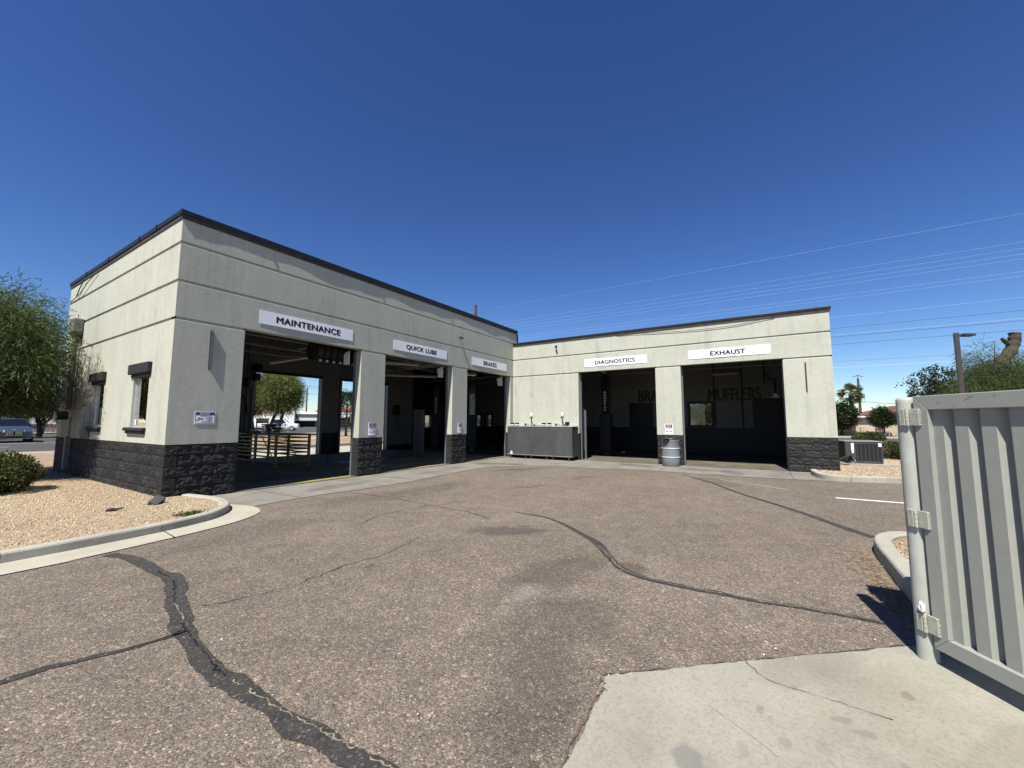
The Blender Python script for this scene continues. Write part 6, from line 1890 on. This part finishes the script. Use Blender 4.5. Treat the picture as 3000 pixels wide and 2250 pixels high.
obj('sawn_limb', bm, 'deadwood', mq)

# fan palm
t = thing('fan_palm', 'fan palm with bushy crown rising behind the round dark tree', 'palm', (62.2, -18.0, -0.02))
bm = B(); tube(bm, [(0, 0, -0.1), (0.05, 0, 2.0), (0, 0, 5.0)], [0.28, 0.24, 0.22], 9); obj('trunk', bm, 'bark', t)
rg = np.random.default_rng(91)
for k in range(64):
    az = rg.uniform(0, 2 * math.pi); el = R(rg.uniform(-55, 85))
    d = np.array([math.cos(az) * math.cos(el), math.sin(az) * math.cos(el), math.sin(el)])
    L = rg.uniform(0.75, 1.15)
    b0 = np.array([0, 0, 5.05]); hub = b0 + d * L * 0.85
    vs_, fs_ = [], []
    side = np.cross(d, [0, 0, 1.0]); side /= np.linalg.norm(side) + 1e-9
    upv = np.cross(side, d)
    ro = rg.uniform(-1.1, 1.1)
    side = side * math.cos(ro) + upv * math.sin(ro)
    upv = np.cross(side, d)
    w = 0.016
    vs_ += [b0 - side * w, b0 + side * w, hub + side * w, hub - side * w]; fs_.append((0, 1, 2, 3))
    for a in np.linspace(-1.5, 1.5, 17):
        ld = d * math.cos(a) + side * math.sin(a); tip = hub + ld * (0.68 * (1 - 0.12 * abs(a))) - np.array([0, 0, 0.06 + 0.12 * abs(a) + rg.uniform(0, .1)])
        pr = np.cross(ld, upv) * 0.032
        i = len(vs_)
        mid = hub + ld * 0.33
        vs_ += [hub, mid + pr, tip, mid - pr]; fs_.append((i, i + 1, i + 2, i + 3))
    obj('frond', mesh_np('frond', vs_, fs_), 'leaf_palm', t)

# ------------------------------------------------------------------ poles, lamp, wires
t = thing('lamp_pole', 'square bronze parking lot lamp pole with one flat head above the gate', 'lamp post', (18.25, -15.28, 0.085))
bm = B(); box(bm, -0.065, 0.065, -0.065, 0.065, 0.35, 4.66, 0.006); obj('pole', bm, 'bronze_pole', t)
bm = B(); lathe(bm, [(0.25, -0.1), (0.25, 0.33), (0.2, 0.36)], 0, 0, 16); obj('footing', bm, 'kerb', t)
bm = B(); hd = Vector((0.53, -0.85, 0)).normalized(); pr = Vector((-hd.y, hd.x, 0))
def hb(bm, a, b, w, z0, z1, taper=1.0):
    p = [hd * a + pr * w, hd * a - pr * w, hd * b - pr * w * taper, hd * b + pr * w * taper]
    lo = [bm.verts.new(q + Vector((0, 0, z0))) for q in p]; hi = [bm.verts.new(q + Vector((0, 0, z1))) for q in p]
    for k in range(4):
        bm.faces.new((lo[k], lo[(k + 1) % 4], hi[(k + 1) % 4], hi[k]))
    bm.faces.new(lo); bm.faces.new(hi)
    bmesh.ops.recalc_face_normals(bm, faces=bm.faces)
hb(bm, 0.06, 0.20, 0.03, 4.54, 4.60); obj('arm', bm, 'bronze_pole', t)
bm = B(); hb(bm, 0.18, 0.62, 0.13, 4.545, 4.625, 0.8); obj('lamp_head', bm, 'bronze_pole', t)
bm = B(); hb(bm, 0.26, 0.56, 0.09, 4.530, 4.544, 0.9); obj('lens', bm, 'ac_dark', t)

def wood_pole(loc, h, label, rad=0.16, arm=True, trans=False, arm_az=0.0, group=None):
    t = thing('utility_pole', label, 'utility pole', loc, group=group)
    bm = B(); tube(bm, [(0, 0, -0.3), (0, 0, h)], [rad, rad * 0.72], 10); obj('pole', bm, 'wood_pole', t)
    if arm:
        c, s = math.cos(arm_az), math.sin(arm_az)
        bm = B(); tube(bm, [(-1.0 * c, -1.0 * s, h + 0.3), (-0.2 * c, -0.2 * s, h + 0.52), (0, 0, h + 0.62), (0.2 * c, 0.2 * s, h + 0.52), (1.0 * c, 1.0 * s, h + 0.32)], 0.05, 6); tube(bm, [(0, 0, h - 0.3), (0, 0, h + 0.6)], 0.04, 6)
        obj('crossarm', bm, 'ac_dark', t)
    if trans:
        c, s = math.cos(arm_az), math.sin(arm_az)
        bm = B(); lathe(bm, [(0.30, 0), (0.34, 0.05), (0.34, 0.80), (0.28, 0.88), (0.05, 0.95)], 0.62 * c, 0.62 * s, 14); o = obj('transformer', bm, 'box_grey', t, loc=(0, 0, h * 0.62))
        bm = B(); tube(bm, [(0.1 * c, 0.1 * s, h * 0.86), (0.5 * c, 0.5 * s, h * 0.86)], 0.12, 7); tube(bm, [(-0.3 * c, -0.3 * s, h * 0.86), (0, 0, h * 0.86)], 0.08, 7); obj('cutout', bm, 'ac_dark', t)
        bm = B(); tube(bm, catmull([(0.7 * c, 0.7 * s, h * 0.72), (0.9 * c, 0.9 * s, h * 0.64), (1.1 * c, 1.1 * s, h * 0.56), (0.6 * c, 0.6 * s, h * 0.54), (0.0, 0, h * 0.57)], 4), 0.025, 5); obj('cable', bm, 'wire_dark', t)
    return t
wood_pole((22.67, 10.32, -0.03), 10.9, 'bare wooden pole top sticking up behind the roof of the left wing', 0.15, False)
wood_pole((95.1, -23.6, -0.03), 9.7, 'brown wooden pole with transformer behind the beige house', 0.24, True, True, -0.95)
wood_pole((66.6, 106.4, -0.03), 11.6, 'distant dark pole with crossarm and two transformers in the bay view', 0.26, True, False, -0.6)
def wire(label, p0, p1, rad, mat, sag=0.25, group=None):
    a, b = Vector(p0), Vector(p1)
    pts = [a.lerp(b, k / 16) + Vector((0, 0, -sag * 4 * (k / 16) * (1 - k / 16))) for k in range(17)]
    bm = B(); tube(bm, pts, rad, 4)
    tag(obj('power_line', bm, mat, None), label, 'power line', group)
for k, (z, lab) in enumerate(((15.0, 'topmost single pale wire crossing the sky to the upper right'), (13.15, 'highest pale wire of the bundle of four'), (12.75, 'second pale wire of the bundle of four'), (12.42, 'third pale wire of the bundle of four'), (12.12, 'lowest pale wire of the bundle of four'), (11.32, 'upper pale wire of the pair below the bundle'), (11.05, 'lower pale wire of the pair below the bundle'))):
    wire(lab, (36.0 + 0.1 * k, 75, z + 0.1), (36.0 + 0.1 * k, -75, z + 0.1), 0.0032, 'wire_al', 0.15, 'pale transmission wires')
for k, (z, r_, mt_, lab) in enumerate(((11.2, 0.014, 'wire_dark', 'top dark wire right of the shop'), (10.3, 0.016, 'wire_dark', 'middle dark wire right of the shop'), (9.5, 0.014, 'wire_dark', 'lower dark wire ending past the lamp head'), (7.7, 0.008, 'wire_dark', 'thin faint wire between dark and white wires'), (7.1, 0.011, 'wire_al', 'lowest bright white wire right of the shop'), (12.35, 0.005, 'wire_al', 'faint pale wire above the dark wires'), (10.5, 0.006, 'wire_al', 'faint pale wire doubling the middle dark wire'))):
    wire(lab, (50, 60, z), (50, -95, z), r_, mt_, 0.0, 'street wires right of the shop')
for k, (z, lab) in enumerate(((13.5, 'topmost wire in the bay view sky'), (12.2, 'second wire in the bay view sky'), (8.9, 'third wire in the bay view sky'), (8.2, 'slanting wire in the bay view sky'), (7.2, 'lowest wire in the bay view sky'))):
    wire(lab, (-20, 72, z), (130, 62 + 4 * (k % 3), z + 0.6), 0.02, 'wire_dark', 0.3, 'street wires beyond the rear openings')
wire('service wire running right from the transformer pole', (95.1, -23.6, 5.4), (70, -32, 4.2), 0.03, 'wire_dark', 0.4)

# ------------------------------------------------------------------ beige house, yard wall, street things
t = thing('beige_house', 'low beige stucco house with brown hip roof across the right street', 'house', (75.0, -31.0, -0.02))
y0, y1, x0, x1 = -15, 11.2, -1.5, 9.0
bm = B()
for (a, b, c, d) in ((x0, x0 + 0.2, y0, y1), (x1 - 0.2, x1, y0, y1), (x0 + .2, x1 - .2, y0, y0 + 0.2), (x0 + .2, x1 - .2, y1 - 0.2, y1)):
    box(bm, a, b, c, d, 0, 2.45)
obj('wall', bm, 'house', t)
bm = B()
e = 0.65
P_ = [(x0 - e, y0 - e, 2.42), (x1 + e, y0 - e, 2.42), (x1 + e, y1 + e, 2.42), (x0 - e, y1 + e, 2.42), ((x0 + x1) / 2, y0 + 5, 4.0), ((x0 + x1) / 2, y1 - 5, 4.0)]
v = [bm.verts.new(p) for p in P_]
for f in ((0, 1, 4), (1, 2, 5, 4), (2, 3, 5), (3, 0, 4, 5)):
    bm.faces.new([v[i] for i in f])
rf = obj('roof', bm, 'house_roof', t)
bm = B(); box(bm, x0 - e - 0.02, x0 - e + 0.02, y0 - e, y1 + e, 2.26, 2.43); box(bm, x0 - e + .02, x1 + e, y1 + e - .02, y1 + e + .02, 2.26, 2.43); obj('fascia', bm, 'fascia', rf)
for yy, w in ((8.6, 0.5), (-3.3, 0.7)):
    bm = B(); box(bm, x0 - 0.06, x0 - 0.01, yy - w, yy + w, 0.1, 2.15); obj('door', bm, 'maroon', t)
for yy in (-1.2, 4.9):
    bm = B(); box(bm, x0 - 0.05, x0 - 0.012, yy - 0.9, yy + 0.9, 0.85, 2.0); w_ = obj('window', bm, 'fascia', t)
    bm = B(); quad(bm, (x0 - 0.055, yy - 0.8, 0.95), (x0 - 0.055, yy + 0.8, 0.95), (x0 - 0.055, yy + 0.8, 1.9), (x0 - 0.055, yy - 0.8, 1.9)); obj('pane', bm, 'car_glass', w_)
t = thing('yard_wall', 'low cream block wall with columns and iron pickets before the beige house', 'wall', (59.0, -24, -0.02))
bm = B(); box(bm, -0.1, 0.1, -14, 9.0, 0, 0.50); obj('wall', bm, 'yard_wall', t)
for y in (8.6, 5.6, 1.9, -1.8, -5.5, -9.2):
    bm = B(); box(bm, -0.2, 0.2, y - 0.2, y + 0.2, 0, 1.02, 0.02); obj('column', bm, 'yard_wall', t)
for a, b in ((8.4, 5.8), (5.4, 2.1), (1.7, -1.6), (-2.0, -5.3)):
    bm = B(); box(bm, -0.02, 0.02, b, a, 0.88, 0.92); box(bm, -0.02, 0.02, b, a, 0.55, 0.58)
    obj('rail', bm, 'yard_wall', t)
    bm = B(); y = b + 0.1
    while y < a:
        box(bm, -0.012, 0.012, y - 0.012, y + 0.012, 0.50, 0.95); y += 0.16
    obj('pickets', bm, 'yard_wall', t)['kind'] = 'stuff'
t = thing('orange_barrel', 'small orange-red barrel by the yard wall next to the shop corner', 'barrel', (57.5, -14.9, -0.02))
bm = B(); lathe(bm, [(0.28, 0), (0.34, 0.2), (0.34, 0.55), (0.30, 0.72), (0.1, 0.76)], 0, 0, 14); obj('body', bm, 'terracotta', t)
bm = B(); lathe(bm, [(0.345, 0.30), (0.352, 0.34), (0.352, 0.42), (0.345, 0.46)], 0, 0, 14); obj('band', bm, 'fascia', t)

# buildings to the north seen through the first bay
t = thing('white_shop_building', 'long white shop with red lettering in the far bay view', 'building', (44.5, 96.0, -0.02), R(-32))
bm = B(); box(bm, -16, 11, 0, 10, 0, 4.3); obj('wall', bm, 'shop_white', t)
for a in (-12.0, -5.5, 3.0):
    bm = B(); box(bm, a, a + 2.6, -0.05, -0.01, 0, 2.3); w_ = obj('window', bm, 'car_glass', t)
    bm = B(); box(bm, a - 0.1, a + 2.7, -0.08, -0.052, 2.3, 2.45); obj('frame', bm, 'fascia', w_)
lettering('CAMIONES', 'red_letter', t, (1.5, -0.03, 2.9), (1, 0, 0), 6.0, 0.7, bold=0.0)
t = thing('blue_grey_shop', 'blue-grey shop with dark fascia, shed awning and open bay in the bay view', 'building', (60.5, 93.5, -0.02), R(-32))
bm = B(); box(bm, -13, 15, 0, 12, 0, 3.5); obj('wall', bm, 'shop_blue', t)
bm = B(); box(bm, -13.2, 15.2, -0.3, 12, 3.5, 4.15); obj('roof', bm, 'shop_white', t)
bm = B(); box(bm, -13.1, 15.1, -0.2, -0.01, 2.65, 3.49); obj('fascia', bm, 'shop_dark', t)
bm = B(); v = [bm.verts.new(p) for p in ((-11, -0.02, 2.6), (1.2, -0.02, 2.6), (1.2, -2.4, 1.9), (-11, -2.4, 1.9))]; bm.faces.new(v); box(bm, -11, 1.2, -2.42, -2.38, 1.75, 1.9); obj('awning', bm, 'galv', t)
bm = B(); box(bm, 7.2, 14.5, -0.06, -0.02, 0, 2.5); obj('door', bm, 'dark_shade', t)  # dark sheet coloured to stand for the shade inside the open bay
bm = B(); box(bm, -9.5, 0.8, -0.06, -0.02, 0, 1.7); obj('door', bm, 'dark_shade', t)  # another dark sheet, shade beneath the awning put in as colour
bm = B(); box(bm, 5.6, 9.4, -0.30, -0.22, 2.7, 3.6); obj('sign_board', bm, 'sign_white', t)
bm = B(); box(bm, 6.6, 7.0, -0.25, -0.07, 0, 2.6); obj('column', bm, 'shop_white', t)
t = thing('pyramid_roof_building', 'far tan building with a salmon pyramid roof above the blue-grey shop', 'building', (90, 126, -0.02))
bm = B(); box(bm, -5, 5, -5, 5, 0, 5.4); obj('wall', bm, 'yard_wall', t)
bm = B(); v = [bm.verts.new(p) for p in ((-5.6, -5.6, 5.4), (5.6, -5.6, 5.4), (5.6, 5.6, 5.4), (-5.6, 5.6, 5.4), (0, 0, 8.2))]
for f in ((0, 1, 4), (1, 2, 4), (2, 3, 4), (3, 0, 4)):
    bm.faces.new([v[i] for i in f])
obj('roof', bm, 'pyramid', t)
for k, (x, y, w, h, lab) in enumerate(((14.5, 122, 20, 4.2, 'pale low building glimpsed under the street trees'), (95, 60, 16, 3.6, 'pale flat building behind the conifer'))):
    t = thing('pale_building', lab, 'building', (x, y, -0.02))
    bm = B(); box(bm, -w / 2, w / 2, 0, 8, 0, h); obj('wall', bm, 'shop_white', t)
    bm = B(); box(bm, -w / 2 - .2, w / 2 + .2, -0.2, 8.2, h, h + 0.35); obj('roof', bm, 'shop_dark', t)
    for a in (-w * 0.3, 0.0, w * 0.3):
        bm = B(); box(bm, a - 1, a + 1, -0.06, -0.01, 0.8, 2.4); obj('window', bm, 'car_glass', t)
# sign posts
t = thing('road_sign', 'back of a grey road sign on a thin post by the conifer', 'sign', (22.3, 24.8, -0.02))
bm = B(); tube(bm, [(0, 0, 0), (0, 0, 2.1)], 0.035, 6); obj('post', bm, 'galv', t)
bm = B(); box(bm, -0.3, 0.3, -0.03, -0.01, 1.35, 2.15); obj('plate', bm, 'box_grey', t)
t = thing('red_street_sign', 'red sign on a short post among the parked cars by the shop wall', 'sign', (8.9, 66, -0.02))
bm = B(); tube(bm, [(0, 0, 0), (0, 0, 2.9)], 0.10, 6); obj('post', bm, 'ac_dark', t)
bm = B(); box(bm, -0.8, 0.8, -0.12, -0.03, 1.9, 2.4); box(bm, -0.7, 0.7, -0.12, -0.03, 2.5, 2.9); obj('plate', bm, 'red_paint', t)
t = thing('low_block_wall', 'low tan wall segment behind the white sedan', 'wall', (9.0, 78, -0.02))
bm = B(); box(bm, -2.4, 3.5, 0, 0.3, 0, 1.0, 0.03); obj('wall', bm, 'yard_wall', t)
bm = B(); box(bm, -2.5, 3.6, -0.05, 0.35, 1.0, 1.1, 0.02); obj('cap', bm, 'kerb', t)

# ------------------------------------------------------------------ vehicles
def loft_body(name, st, mat, parent):
    """st: (x, [(half width, z), ...]) from bottom edge to the centre top; mirrored."""
    bm = B(); rings = []
    for x, prof in st:
        r = [bm.verts.new((x, y, z)) for y, z in prof] + [bm.verts.new((x, -y, z)) for y, z in reversed(prof)]
        rings.append(r)
    n = len(rings[0])
    for a, b in zip(rings, rings[1:]):
        for k in range(n):
            bm.faces.new((a[k], a[(k + 1) % n], b[(k + 1) % n], b[k]))
    bm.faces.new(rings[0]); bm.faces.new(list(reversed(rings[-1])))
    bmesh.ops.recalc_face_normals(bm, faces=bm.faces)
    o = obj(name, bm, mat, parent)
    for p in o.data.polygons:
        p.use_smooth = True
    try:
        o.data.set_sharp_from_angle(angle=R(38))
    except Exception:
        pass
    return o

def wheels(t, xs, hw, r=0.34, w=0.22):
    for x in xs:
        for s in (1, -1):
            bm = B(); tube(bm, [(x, s * (hw - w), r), (x, s * hw, r)], r, 18); o = obj('wheel', bm, 'rubber', t)
            bm = B(); tube(bm, [(x, s * (hw - 0.02), r), (x, s * (hw + 0.012), r)], r * 0.62, 14); obj('rim', bm, 'galv', o)

def make_suv(label, loc, rz, paint, group=None, name='suv_car'):
    t = thing(name, label, 'car', loc, rz, group)
    W = 0.93
    st = []
    for x, zb, zs, zr, wr in ((-2.25, 0.55, 0.95, 1.00, 0.80), (-2.15, 0.38, 1.00, 1.10, 0.82), (-1.95, 0.30, 1.05, 1.45, 0.68), (-1.5, 0.28, 1.06, 1.62, 0.66), (-0.3, 0.27, 1.04, 1.68, 0.66), (0.35, 0.27, 1.03, 1.62, 0.66), (0.95, 0.27, 1.02, 1.16, 0.74), (1.15, 0.27, 1.01, 1.06, 0.78), (1.9, 0.28, 0.95, 1.00, 0.76), (2.2, 0.30, 0.86, 0.90, 0.70), (2.34, 0.36, 0.74, 0.78, 0.62)):
        k = 0.86 if x > 2.3 else 0.94 if abs(x) > 2.1 else 1.0
        st.append((x, [(W * 0.93 * k, zb), (W * k, zb + 0.2), (W * k, zs - 0.15), (W * 0.96 * k, zs), (wr, zr - 0.03), (wr * 0.85, zr)]))
    loft_body('body', st, paint, t)
    wheels(t, (1.45, -1.4), 0.94)
    def pane(name, pts, mat='car_glass'):
        bm = B(); bm.faces.new([bm.verts.new(p) for p in pts]); return obj(name, bm, mat, t)
    pane('windscreen', [(1.01, -0.71, 1.13), (1.01, 0.71, 1.13), (0.38, 0.62, 1.62), (0.38, -0.62, 1.62)])
    pane('rear_window', [(-2.19, -0.70, 1.10), (-2.19, 0.70, 1.10), (-1.98, 0.60, 1.46), (-1.98, -0.60, 1.46)])
    for s in (1, -1):
        pane('side_window', [(0.80, s * 0.905, 1.07), (-0.35, s * 0.915, 1.08), (-0.35, s * 0.70, 1.62), (0.30, s * 0.70, 1.58)])
        pane('side_window', [(-0.45, s * 0.915, 1.08), (-1.75, s * 0.905, 1.10), (-1.6, s * 0.72, 1.55), (-0.45, s * 0.70, 1.62)])
        bm = B(); box(bm, 0.70, 0.85, s * 0.97 - 0.09, s * 0.97 + 0.09, 1.03, 1.17, 0.03); obj('mirror', bm, paint, t)
        bm = B(); v = [bm.verts.new(p) for p in ((2.26, s * 0.42, 0.84), (2.08, s * 0.84, 0.90), (2.10, s * 0.86, 0.77), (2.33, s * 0.43, 0.73))]; bm.faces.new(v); bmesh.ops.translate(bm, verts=bm.verts, vec=(0.035, s * 0.01, 0.0)); obj('headlight', bm, 'lamp_lens', t)
        bm = B(); box(bm, 2.14, 2.30, s * 0.66 - 0.14, s * 0.66 + 0.14, 0.40, 0.50, 0.03); obj('fog_light', bm, 'lamp_lens', t)
        bm = B(); box(bm, -2.28, -2.2, s * 0.68 - 0.15, s * 0.68 + 0.15, 0.85, 1.0, 0.02); obj('tail_light', bm, 'tail_red', t)
        g = obj('grille', bpy.data.meshes.new('grille'), None, t)
        bm = B(); box(bm, 2.30, 2.365, s * 0.21 - 0.18, s * 0.21 + 0.18, 0.52, 0.83, 0.03); bm.to_mesh(g.data); bm.free(); g.data.materials.append(M['plastic_black'])
        for k in range(5):
            bm = B(); yy = s * 0.21 - 0.13 + 0.065 * k; box(bm, 2.366, 2.378, yy - 0.012, yy + 0.012, 0.55, 0.81); obj('slat', bm, 'chrome', g)
        bm = B(); box(bm, 2.355, 2.372, s * 0.21 - 0.19, s * 0.21 + 0.19, 0.500, 0.518); obj('trim', bm, 'chrome', g)
    bm = B(); tube(bm, [(2.24, 0, 0.885), (2.27, 0, 0.885)], 0.045, 12); obj('badge', bm, 'chrome', t)
    bm = B(); box(bm, 2.20, 2.34, -0.80, 0.80, 0.30, 0.44, 0.03); obj('lower_bumper', bm, 'plastic_black', t)
    bm = B(); box(bm, 2.30, 2.36, -0.78, 0.78, 0.27, 0.30, 0.008); obj('skid_trim', bm, 'chrome', t)
    return t
make_suv('blue-grey SUV facing the camera on the left street', (2.75, 36.9, -0.022), R(-93), 'paint_blue')

def make_sedan(label, loc, rz, paint, group=None):
    t = thing('sedan_car', label, 'car', loc, rz, group)
    W = 0.88; st = []
    for x, zb, zs, zr, wr in ((-2.3, 0.45, 0.85, 0.92, 0.72), (-2.2, 0.32, 0.95, 1.02, 0.74), (-1.6, 0.27, 0.97, 1.06, 0.72), (-0.95, 0.25, 0.96, 1.38, 0.60), (-0.1, 0.25, 0.95, 1.44, 0.60), (0.35, 0.25, 0.94, 1.36, 0.60), (1.1, 0.25, 0.92, 1.0, 0.72), (1.9, 0.26, 0.82, 0.88, 0.70), (2.25, 0.32, 0.68, 0.74, 0.62)):
        k = 0.92 if abs(x) > 2.1 else 1.0
        st.append((x, [(W * 0.93 * k, zb), (W * k, zb + 0.2), (W * k, zs - 0.15), (W * 0.96 * k, zs), (wr, zr - 0.03), (wr * 0.85, zr)]))
    loft_body('body', st, paint, t); wheels(t, (1.4, -1.4), 0.89, 0.32, 0.2)
    def pane(name, pts, mat='car_glass'):
        bm = B(); bm.faces.new([bm.verts.new(p) for p in pts]); obj(name, bm, mat, t)
    pane('windscreen', [(1.09, -0.66, 1.0), (1.09, 0.66, 1.0), (0.40, 0.56, 1.37), (0.40, -0.56, 1.37)])
    pane('rear_window', [(-1.58, -0.66, 1.07), (-1.58, 0.66, 1.07), (-0.98, 0.56, 1.39), (-0.98, -0.56, 1.39)])
    for s in (1, -1):
        pane('side_window', [(0.9, s * 0.855, 0.98), (-1.2, s * 0.86, 0.99), (-0.8, s * 0.64, 1.36), (0.3, s * 0.64, 1.33)])
        bm = B(); box(bm, -2.33, -2.24, s * 0.6 - 0.16, s * 0.6 + 0.16, 0.74, 0.88, 0.02); obj('tail_light', bm, 'tail_red', t)
        bm = B(); box(bm, 2.15, 2.26, s * 0.55 - 0.15, s * 0.55 + 0.15, 0.62, 0.72, 0.02); obj('headlight', bm, 'lamp_lens', t)
    bm = B(); box(bm, -2.33, -2.27, -0.16, 0.16, 0.55, 0.66); obj('licence_plate', bm, 'sign_white', t)
    return t
make_sedan('white sedan parked behind the blue-grey SUV', (7.3, 71, -0.022), R(84), 'paint_white', 'cars up the left street')
make_suv('red SUV parked just behind the white sedan', (8.4, 78, -0.022), R(84), 'paint_red', 'cars up the left street')

def make_pickup(label, loc, rz, paint):
    t = thing('pickup_truck', label, 'pickup truck', loc, rz)
    W = 0.98; st = []
    for x, zb, zs, zr, wr in ((-2.95, 0.60, 1.18, 1.22, 0.93), (-1.0, 0.45, 1.20, 1.24, 0.93), (-0.95, 0.42, 1.22, 1.88, 0.76), (0.0, 0.42, 1.22, 1.95, 0.76), (0.7, 0.42, 1.22, 1.90, 0.76), (1.35, 0.42, 1.22, 1.34, 0.84), (1.5, 0.42, 1.2, 1.26, 0.86), (2.6, 0.45, 1.14, 1.18, 0.84), (2.85, 0.5, 1.02, 1.06, 0.80)):
        st.append((x, [(W * 0.94, zb), (W, zb + 0.2), (W, zs - 0.15), (W * 0.97, zs), (wr, zr - 0.03), (wr * 0.86, zr)]))
    loft_body('body', st, paint, t); wheels(t, (1.95, -1.85), 0.99, 0.40, 0.26)
    def pane(pts, name='side_window'):
        bm = B(); bm.faces.new([bm.verts.new(p) for p in pts]); obj(name, bm, 'car_glass', t)
    for s in (1, -1):
        pane([(1.15, s * 0.955, 1.26), (0.25, s * 0.955, 1.26), (0.25, s * 0.80, 1.86), (0.68, s * 0.80, 1.83)])
        pane([(0.12, s * 0.955, 1.26), (-0.85, s * 0.955, 1.27), (-0.85, s * 0.80, 1.82), (0.12, s * 0.80, 1.87)])
        bm = B(); box(bm, 2.7, 2.88, s * 0.7 - 0.16, s * 0.7 + 0.16, 0.85, 1.02, 0.02); obj('headlight', bm, 'lamp_lens', t)
        bm = B(); box(bm, -3.0, -2.92, s * 0.86 - 0.06, s * 0.86 + 0.06, 0.85, 1.15); obj('tail_light', bm, 'tail_red', t)
    pane([(1.34, -0.78, 1.36), (1.34, 0.78, 1.36), (0.74, 0.70, 1.90), (0.74, -0.70, 1.90)], 'windscreen')
    bm = B(); box(bm, 2.82, 2.90, -0.6, 0.6, 0.72, 1.0, 0.02); obj('grille', bm, 'plastic_black', t)
    bm = B(); box(bm, 2.75, 3.0, -0.95, 0.95, 0.45, 0.68, 0.03); obj('bumper', bm, 'chrome', t)
    bm = B(); box(bm, -2.85, -1.05, -0.82, 0.82, 1.225, 1.245); obj('bed', bm, 'plastic_black', t)
    return t
make_pickup('white crew cab pickup facing right in the first bay view', (33.4, 58.6, -0.022), R(-38), 'paint_white')
make_sedan('white sedan behind the left side of the pickup', (28.5, 61.5, -0.022), R(-38), 'paint_white', 'cars in the bay view')
make_suv('black SUV behind the palo verde trunks at the left of the bay view', (28.5, 70, -0.022), R(-60), 'paint_dark', 'cars in the bay view')
make_sedan('small dark sedan beyond the rear opening left of the pickup', (30.8, 72.5, -0.022), R(-30), 'paint_dark', 'cars in the bay view')
